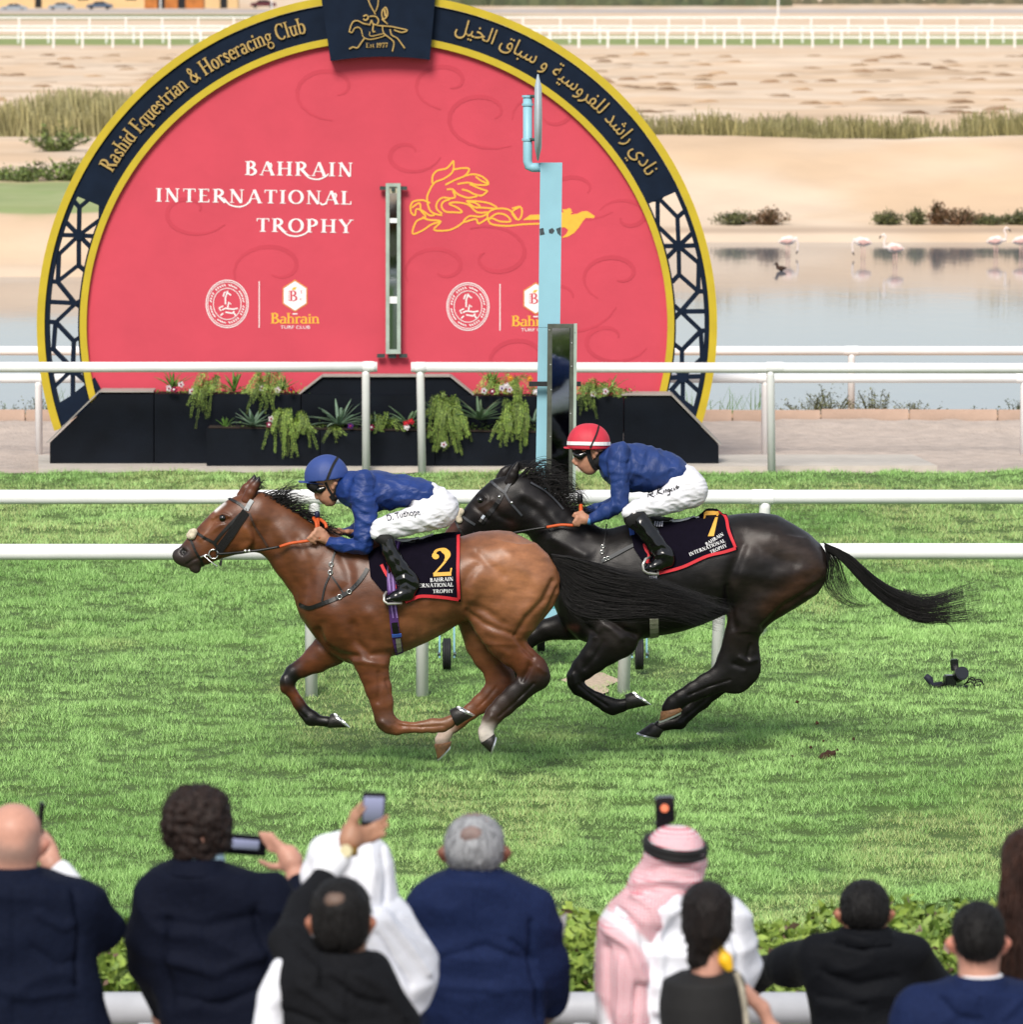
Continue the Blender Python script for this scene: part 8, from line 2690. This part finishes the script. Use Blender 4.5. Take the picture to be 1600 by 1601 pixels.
for i, (lab, px) in enumerate((('clump of reed blades on the shore close to the yellow rim', 1128), ('clump of reed blades left of the white post on the shore', 1170), ('clump of reeds seen through the right lattice', 1082), ('reeds behind the lower left lattice', 96))):
    b = Vector((at(px, 650, 68.5).x, 68.5, -.02))
    t = thing('reed_clump', lab, 'reeds', tuple(b), 'reeds at the near shore')
    r = random.Random(i)
    for k in range(14):
        a = r.uniform(-1, 1)
        leaf_blade(b + Vector((r.uniform(-.15, .15), r.uniform(-.1, .1), 0)), Vector((a * .5, r.uniform(-.3, .3), 1)), r.uniform(.25, .55), .008, r.uniform(-.1, .5), LEAFA[2], t)
# far shore bushes
for i, (lab, px, py, w, h, tint) in enumerate((
        ('dark green bush at the far shore, left one beside the rusty bush', 1148, 361, .55, .30, OLIVE), ('rust brown bush at the far shore right beside the dark green one', 1200, 361, .55, .34, RUST), ('olive bush on the far sand left of the flamingo', 1388, 366, .42, .3, OLIVE), ('small olive bush between two larger far bushes', 1433, 364, .26, .34, OLIVE),
        ('tall rusty bush on the far shore', 1466, 364, .25, .48, RUST), ('wide rust and green bush on the far shore right of the tall one', 1500, 364, .6, .4, RUST), ('low dark bush on the far shore near the right', 1545, 366, .5, .22, OLIVE), ('green bush at the right edge of the far shore', 1592, 366, .4, .3, OLIVE))):
    Y = 126.5
    z = float(far_z(np.array([at(px, py, Y).x]), np.array([Y]))[0])
    shrub('shore_bush', lab, px, py, Y, z, w, h, 60, 90 + i, tint, .035, 24, lean=.2)
# green shrubs on the left lawn
for i, (lab, px, Y, w, h) in enumerate((('green shrub on the lawn edge behind the yellow rim at left', 105, 131.5, 1.2, .55), ('low green shrub on the far lawn at the left edge', 30, 131, 1.1, .32), ('bright green shrub left of the rim on the pale sand', 90, 150, 1.0, .7), ('yellow green shrub seen through the left lattice', 150, 132, .8, .6))):
    x = at(px, 270, Y).x
    z = float(far_z(np.array([x]), np.array([float(Y)]))[0])
    shrub('lawn_shrub', lab, px, 270, Y, z, w, h, 60, 120 + i, ((.07, .12, .025), (.17, .21, .05)), .05, 26)


def scrub_band(name, label, x0, x1, Y0, Y1, n, hmin, hmax, seed, tint, w):
    """a strip of dry scrub that reads as one mass"""
    r = np.random.default_rng(seed)
    px = x0 + (x1 - x0) * r.random(n)
    Y = Y0 + (Y1 - Y0) * r.random(n)
    X = (px - 800) / FOC * Y
    Z = far_z(X, Y)
    clump = sstep(.25, .75, vnoise2(X * .7, Y * .3, seed))
    H = (hmin + (hmax - hmin) * np.clip(clump, 0, 1)) * (.6 + .8 * r.random(n))
    dx = r.normal(0, .12, n)
    v = np.empty((n, 4, 3), np.float32)
    v[:, 0] = np.stack([X - w, Y, Z], 1)
    v[:, 1] = np.stack([X + w, Y + .05, Z], 1)
    v[:, 2] = np.stack([X + dx + w * .4, Y, Z + H], 1)
    v[:, 3] = np.stack([X + dx - w * .4, Y + .03, Z + H * .95], 1)
    u = r.random(n)[:, None]
    c = (np.array(tint[0]) * (1 - u) + np.array(tint[1]) * u) * (.7 + .6 * r.random(n)[:, None])
    me = mesh_np(name, v.reshape(-1, 3), np.arange(n * 4, dtype=np.int32).reshape(-1, 4), False)
    set_col(me, np.repeat(c, 4, 0), 'tint')
    tag(link(name, me, FERN), label, 'scrub', kind='stuff')


scrub_band('scrub_band', 'long strip of dry reedy scrub behind the far sand bank', 860, 1720, 141, 152, 12000, .15, .8, 5, ((.19, .175, .07), (.40, .36, .18)), .022)
scrub_band('scrub_band', 'strip of dry scrub on the desert left of the board', -100, 330, 160, 178, 9000, .2, .95, 6, ((.22, .20, .085), (.44, .40, .21)), .026)
scrub_band('plain_scrub', 'low dead scrub scattered over the far desert plain', -100, 1720, 185, 330, 260, .03, .16, 7, ((.24, .16, .10), (.36, .26, .17)), .55)

# ------------------------------------------------------------------ flamingos and duck
FLM = mat('flamingo_feathers', (.80, .68, .62), .8, .12, 8)
FLP = mat('flamingo_pink', (.68, .42, .37), .7, .15, 10)
BEAK = mat('dark_beak', '#1c1614', .5, .2, 20)


def flamingo(label, px, py, flip, pose):
    w_ = gnd(px, py + 30, -.3)
    Y = w_.y
    s = FOC / Y
    t = thing('flamingo', label, 'flamingo', (w_.x, Y, -.3), 'flamingos wading at the far shore')
    t.scale = (.62, .62, .62)
    f = -1 if flip else 1
    b = Body(.022)
    c = Vector((w_.x, Y, -.3 + .52))
    b.chain([(c + Vector((-.24 * f, 0, -.02)), .05, .05), (c + Vector((-.1 * f, 0, .01)), .13, .12), (c + Vector((.1 * f, 0, .03)), .15, .13), (c + Vector((.2 * f, 0, .02)), .08, .08)], .04)
    if pose == 'up':
        b.chain([(c + Vector((.2 * f, 0, .05)), .05, .05), (c + Vector((.34 * f, 0, .02)), .04, .04), (c + Vector((.36 * f, 0, .2)), .032, .032), (c + Vector((.30 * f, 0, .36)), .032, .032), (c + Vector((.36 * f, 0, .44)), .04, .035), (c + Vector((.44 * f, 0, .40)), .03, .03)], .03)
        bk = [c + Vector((.44 * f, 0, .40)), c + Vector((.50 * f, 0, .34)), c + Vector((.50 * f, 0, .29))]
    else:
        b.chain([(c + Vector((.2 * f, 0, .05)), .05, .05), (c + Vector((.30 * f, 0, .1)), .04, .04), (c + Vector((.36 * f, 0, -.1)), .03, .03), (c + Vector((.34 * f, 0, -.3)), .035, .035)], .03)
        bk = [c + Vector((.34 * f, 0, -.32)), c + Vector((.31 * f, 0, -.40)), c + Vector((.28 * f, 0, -.42))]
    v, fc = b.build()
    link('body', mesh_np('body', v, fc), FLM, t)
    MB().tube(bk, [.025, .022, .008], 8).build('beak', BEAK, t, True)
    wg = Body(.022).chain([(c + Vector((-.2 * f, -.10, 0)), .04, .02), (c + Vector((.0 * f, -.12, .01)), .09, .03), (c + Vector((.1 * f, -.12, .02)), .07, .03)], .02)
    v, fc = wg.build()
    link('wing', mesh_np('wing', v, fc), FLP, t)
    for dx in (-.03, .06):
        MB().tube([c + Vector((dx * f, dx * .6, -.1)), c + Vector((dx * f + .02, dx * .6, -.34)), c + Vector((dx * f, dx * .6, -.62))], .014, 6).build('leg', FLP, t, True)


flamingo('flamingo standing alone left of the others with neck tucked', 1231, 372, False, 'down')
flamingo('flamingo facing the camera between two others', 1350, 374, True, 'down')
flamingo('flamingo with raised neck facing left', 1400, 384, True, 'up')
flamingo('flamingo with raised neck at the right end of the shore', 1556, 372, False, 'up')
flamingo('flamingo cut by the right edge of the picture', 1596, 372, False, 'down')
dk = gnd(1222, 424, -.3)
t = thing('duck', 'small dark duck swimming on the lake', 'duck', (dk.x, dk.y, -.3))
t.scale = (.62, .62, .62)
v, fc = Body(.016).chain([(Vector((dk.x + .14, dk.y, -.2)), .03, .03), (Vector((dk.x, dk.y, -.22)), .085, .08), (Vector((dk.x - .1, dk.y, -.2)), .06, .06)], .03).chain([(Vector((dk.x - .1, dk.y, -.2)), .04, .04), (Vector((dk.x - .15, dk.y, -.07)), .05, .045)], .03).build()
link('body', mesh_np('body', v, fc), mat('duck_brown', '#3a2417', .8, .3, 10), t)
MB().tube([(dk.x - .18, dk.y, -.08), (dk.x - .25, dk.y, -.1)], [.02, .008], 6).build('beak', BEAK, t)

# ------------------------------------------------------------------ far cars and buildings
TYRE = mat('tyre', '#101010', .8, .2, 10)
GLASSD = mat('car_glass', '#10151c', .1, .1, 3)
CARM = {'silver': mat('silver_car_paint', '#9aa3ad', .3, .05, 3, metal=.4), 'blue': mat('blue_grey_car_paint', '#56667c', .3, .05, 3, metal=.4), 'maroon': mat('maroon_car_paint', '#5a2630', .3, .05, 3, metal=.2), 'white': mat('white_car_paint', (.75, .75, .75), .3, .05, 3)}


def car(label, px, py, Y, colour, flip=1, z=None):
    z = CAM_H - (py - HORIZON) / FOC * Y if z is None else z
    x = at(px, py, Y).x
    t = thing('parked_car', label, 'car', (x, Y, z), 'cars parked by the distant road')
    prof = [(-2.2, .35), (-2.25, .7), (-2.0, .92), (-1.3, 1.0), (-.7, 1.42), (.6, 1.45), (1.5, 1.02), (2.15, .92), (2.25, .6), (2.2, .35)]
    vs = [(p_[0] * flip, -.85, p_[1]) for p_ in prof] + [(p_[0] * flip, .85, p_[1]) for p_ in prof]
    n = len(prof)
    MB().add([Vector(v_) for v_ in vs], [tuple(range(n)), tuple(range(2 * n - 1, n - 1, -1))] + [(k, (k + 1) % n, n + (k + 1) % n, n + k) for k in range(n)]).build('body', CARM[colour], t, False, True)
    for w0, w1 in (([(-1.15, 1.02), (-.62, 1.36), (-.05, 1.38), (-.05, 1.02)]), ([(.05, 1.02), (.05, 1.38), (.58, 1.38), (1.3, 1.02)])) and []:
        pass
    for q in ([(-1.15, 1.02), (-.62, 1.36), (-.05, 1.38), (-.05, 1.02)], [(.05, 1.02), (.05, 1.38), (.58, 1.38), (1.3, 1.02)]):
        MB().add([Vector((a * flip, -.87, b_)) for a, b_ in q] + [Vector((a * flip, -.84, b_)) for a, b_ in q], [(0, 1, 2, 3), (0, 1, 5, 4), (1, 2, 6, 5), (2, 3, 7, 6), (3, 0, 4, 7)]).build('window', GLASSD, t, False, True)
    for wx in (-1.4, 1.4):
        MB().lathe([(.1, -.1), (.33, -.1), (.33, .1), (.1, .1)], (wx, -.8, .33), 16, 'Y').build('wheel', TYRE, t, True, True)


for lab, px, py, Y, colr in (('pale silver car at the far left beyond the track', 22, 19, 985, 'silver'), ('silver car parked second from the left on the distant road', 96, 17, 990, 'silver'), ('dark blue grey car nearest the beige building', 156, 15.5, 995, 'blue'), ('maroon car left of the board plaque on the distant road', 412, 13, 1000, 'maroon')):
    car(lab, px, py, Y, colr)


def slab_house(label, px0, px1, py, Y, h, dep, m, parts_=(), name='low_building'):
    z = CAM_H - (py - HORIZON) / FOC * Y
    x0, x1 = at(px0, py, Y).x, at(px1, py, Y).x
    t = thing(name, label, 'building', ((x0 + x1) / 2, Y, z))
    MB().box(((x0 + x1) / 2, Y + dep / 2, z + h / 2), (x1 - x0, dep, h)).build('wall', m, t)
    MB().box(((x0 + x1) / 2, Y + dep / 2, z + h + .12), (x1 - x0 + .6, dep + .6, .25)).build('roof', LEDGE, t)
    for a, b_, w_, hh in parts_:
        MB().box((at(a, py, Y).x, Y - .03, z + b_), (w_, .1, hh)).build('door' if b_ < 1.6 else 'window', GLASSD, t)


BEI = mat('beige_render', '#cdb083', .9, .06, .5)
slab_house('long beige building behind the parked cars at upper left', -40, 330, 13, 1060, 4.6, 12, BEI, ((60, 1.2, 1.2, 2.2), (130, 2.2, 2, 1.4), (205, 2.2, 2, 1.4)))
slab_house('rusty orange container shed left of the board top', 226, 318, 14.5, 1030, 3.2, 5, mat('rust_orange', '#a8672e', .8, .25, .8), ((252, 1.1, 1.3, 2.0), (284, 1.1, 1.3, 2.0)), 'container_shed')
slab_house('pale cabin beside the rusty shed', 330, 372, 14, 1045, 3.4, 5, BEI, ((350, 1.1, 1.3, 2.0),), 'site_cabin')
for lab, px, py, Y, hh in (('thin pale pole in front of the rusty shed', 251, 15, 1010, 8), ('thin pale pole beside the maroon car', 425, 14, 990, 8), ('thin grey pole on the desert at upper right', 1217, 26, 700, 3)):
    z = CAM_H - (py - HORIZON) / FOC * Y
    tag(MB().tube([(at(px, py, Y).x, Y, z - .5), (at(px, py, Y).x, Y, z + hh)], .11, 8).build('light_pole', FR), lab, 'pole')
scrub_band('far_tree_line', 'dark line of distant bushes at the top of the picture', 660, 1230, 1150, 1250, 500, 1.2, 3.2, 8, ((.05, .07, .03), (.09, .10, .045)), 1.2)
scrub_band('far_tree_line', 'distant scrub along the top right of the picture', 1230, 1720, 1250, 1400, 260, .8, 2.0, 9, ((.09, .09, .05), (.14, .12, .07)), 1.2)

# ------------------------------------------------------------------ remote camera lying in the turf
KC = Crop(1400, 1000, 7.275)
gp = gnd(*KC(660, 545))
YK = gp.y
kt = thing('remote_camera', 'small black remote camera with lens and aerial lying on the turf', 'camera', (gp.x, YK, 0))
K = lambda x, y, d=0.0: at(*KC(x, y), YK + d)
MB().box(tuple(K(620, 465)), (.085, .09, .085), .2, 0, 0, bev=.01).build('camera_body', PHONE, kt)
MB().tube([K(700, 430, .06), K(720, 415, 0), K(752, 385, -.08), K(765, 380, -.11)], [.042, .045, .05, .05], 18).build('lens_barrel', PHONE, kt, True)
MB().tube([K(765, 380, -.112), K(766, 379, -.116)], .041, 18).build('lens_glass', GOGG, kt)
MB().tube([K(700, 440, -.04), K(790, 452, -.07)], .005, 6).build('lens_ring', STEEL, kt)
MB().box(tuple(K(675, 285)), (.058, .035, .085), .1, 0, -.1, bev=.006).build('transmitter', PHONE, kt)
MB().tube([K(650, 215), K(648, 130)], .004, 6).build('aerial', PHONE, kt)
MB().tube([K(600, 530, .02), K(720, 545, -.05), K(820, 530, -.03)], .012, 8).build('base_plate', PHONE, kt)
MB().tube([K(345, 410), K(390, 450), K(430, 520), K(540, 490)], [.022, .03, .022, .012], 10).build('strap', mat('nylon_strap', '#14172a', .7, .2, 40), kt, True)
MB().tube([K(420, 525), K(500, 530, -.02), K(560, 500)], .012, 8).build('strap', BLKF, kt, True)
for pts in ([(800, 500), (870, 430), (920, 470), (900, 520), (980, 510)], [(830, 440), (900, 460), (960, 450), (1010, 510)], [(780, 510), (860, 480), (900, 520)], [(940, 470), (990, 480), (1005, 515)]):
    MB().tube([K(x, y, -.02) for x, y in smooth_poly(pts, 5)], .0055, 6).build('cable', BLKF, kt, True)

# turf kicked up by the hooves
DIVOT = mat('turf_clod', '#3a2314', .95, .4, 60, .6, 90)
for i, (px, py, r0, lab) in enumerate(((1297, 1188, .062, 'brown clod of turf thrown up on the grass at right'), (1278, 1130, .012, 'small clod in the air above the larger clod'), (1247, 1097, .011, 'small clod flying behind the black horse'), (1335, 1155, .010, 'tiny clod in the air right of the brown clod'), (1268, 1168, .009, 'dark crumb of turf low beside the brown clod'), (1288, 1158, .007, 'smallest crumb of turf above the brown clod'), (1310, 1172, .008, 'crumb of turf just right above the brown clod'), (1240, 1182, .007, 'crumb of turf left of the brown clod'))):
    Y = gnd(1297, 1188).y
    c = at(px, py, Y)
    bm = bmesh.new()
    bmesh.ops.create_icosphere(bm, subdivisions=3, radius=r0)
    for q in bm.verts:
        q.co *= 1 + .6 * mnoise.noise(q.co * (1.6 / r0) + Vector((i, 0, 0)))
        q.co += c
    me = bpy.data.meshes.new('turf_clod')
    bm.to_mesh(me)
    bm.free()
    tag(link('turf_clod', me, DIVOT), lab, 'clod')

# ------------------------------------------------------------------ foreground: hedge, rail, terrace
shz = []
r = np.random.default_rng(77)


def hedge():
    n = 60000
    X = r.uniform(-3.6, 3.6, n)
    Y = r.uniform(22.9, 24.2, n)
    top = 1.26 + .22 * (vnoise2(X * 1.8, Y * 1.8, 61) - .5) + .14 * (vnoise2(X * 5, Y * 5, 62) - .5)
    Z = top - np.abs(r.normal(0, .16, n)) - .9 * (r.random(n) < .25) * r.random(n)
    k = (Z > .05)
    X, Y, Z, top = X[k], Y[k], Z[k], top[k]
    n = len(X)
    c = np.stack([X, Y, Z], 1)
    a = r.normal(0, 1, (n, 3))
    a /= np.linalg.norm(a, axis=1)[:, None]
    b_ = r.normal(0, 1, (n, 3))
    b_ -= (a * b_).sum(1)[:, None] * a
    b_ /= np.linalg.norm(b_, axis=1)[:, None]
    L = .030 * (.6 + .8 * r.random(n))[:, None]
    v = np.stack([c - a * L, c + b_ * L * .5, c + a * L, c - b_ * L * .5], 1).reshape(-1, 3)
    u = np.clip(.75 * vnoise2(X * 2.2, Y * 2.2, 63) + .5 * r.random(n) - .1, 0, 1)[:, None]
    col = np.array((.075, .155, .022)) * (1 - u) + np.array((.33, .44, .075)) * u
    br = (r.random(n) < .05)[:, None]
    col = np.where(br, np.array((.16, .10, .07)), col)
    t = thing('hedge', 'low clipped bright green hedge between the spectators and the turf', 'hedge', (0, 23.5, 0))
    me = mesh_np('foliage', v, np.arange(n * 4, dtype=np.int32).reshape(-1, 4), False)
    set_col(me, np.repeat(col, 4, 0), 'tint')
    o = link('foliage', me, FERN, t)
    o['kind'] = 'stuff'
    m = MB()
    rr = random.Random(5)
    for i in range(90):
        x, y = rr.uniform(-3.5, 3.5), rr.uniform(23.1, 24.0)
        m.tube([(x, y, 0), (x + rr.uniform(-.1, .1), y + rr.uniform(-.1, .1), .6), (x + rr.uniform(-.2, .2), y + rr.uniform(-.1, .1), 1.1)], [.012, .009, .004], 5)
    m.build('stem', STEM, t)


hedge()
rail('spectator_rail', 'thick pale rail in front of the spectators at the bottom', 1576, 21.7, 0.062, -200, 1800, (230, 910, 1500), (), foot=FLOOR_Z, mat_=mat('shaded_rail_paint', (.42, .43, .46), .45, .1, 6))  # the grey holds the rail's partial shade, put into its colour
tag(MB().box((0, 12.0, FLOOR_Z / 2 - .3), (60, 21.2, FLOOR_Z + .6)).build('terrace', mat('terrace_paving', '#8f8a84', .85, .1, 2, .2, 30)), kind='structure')
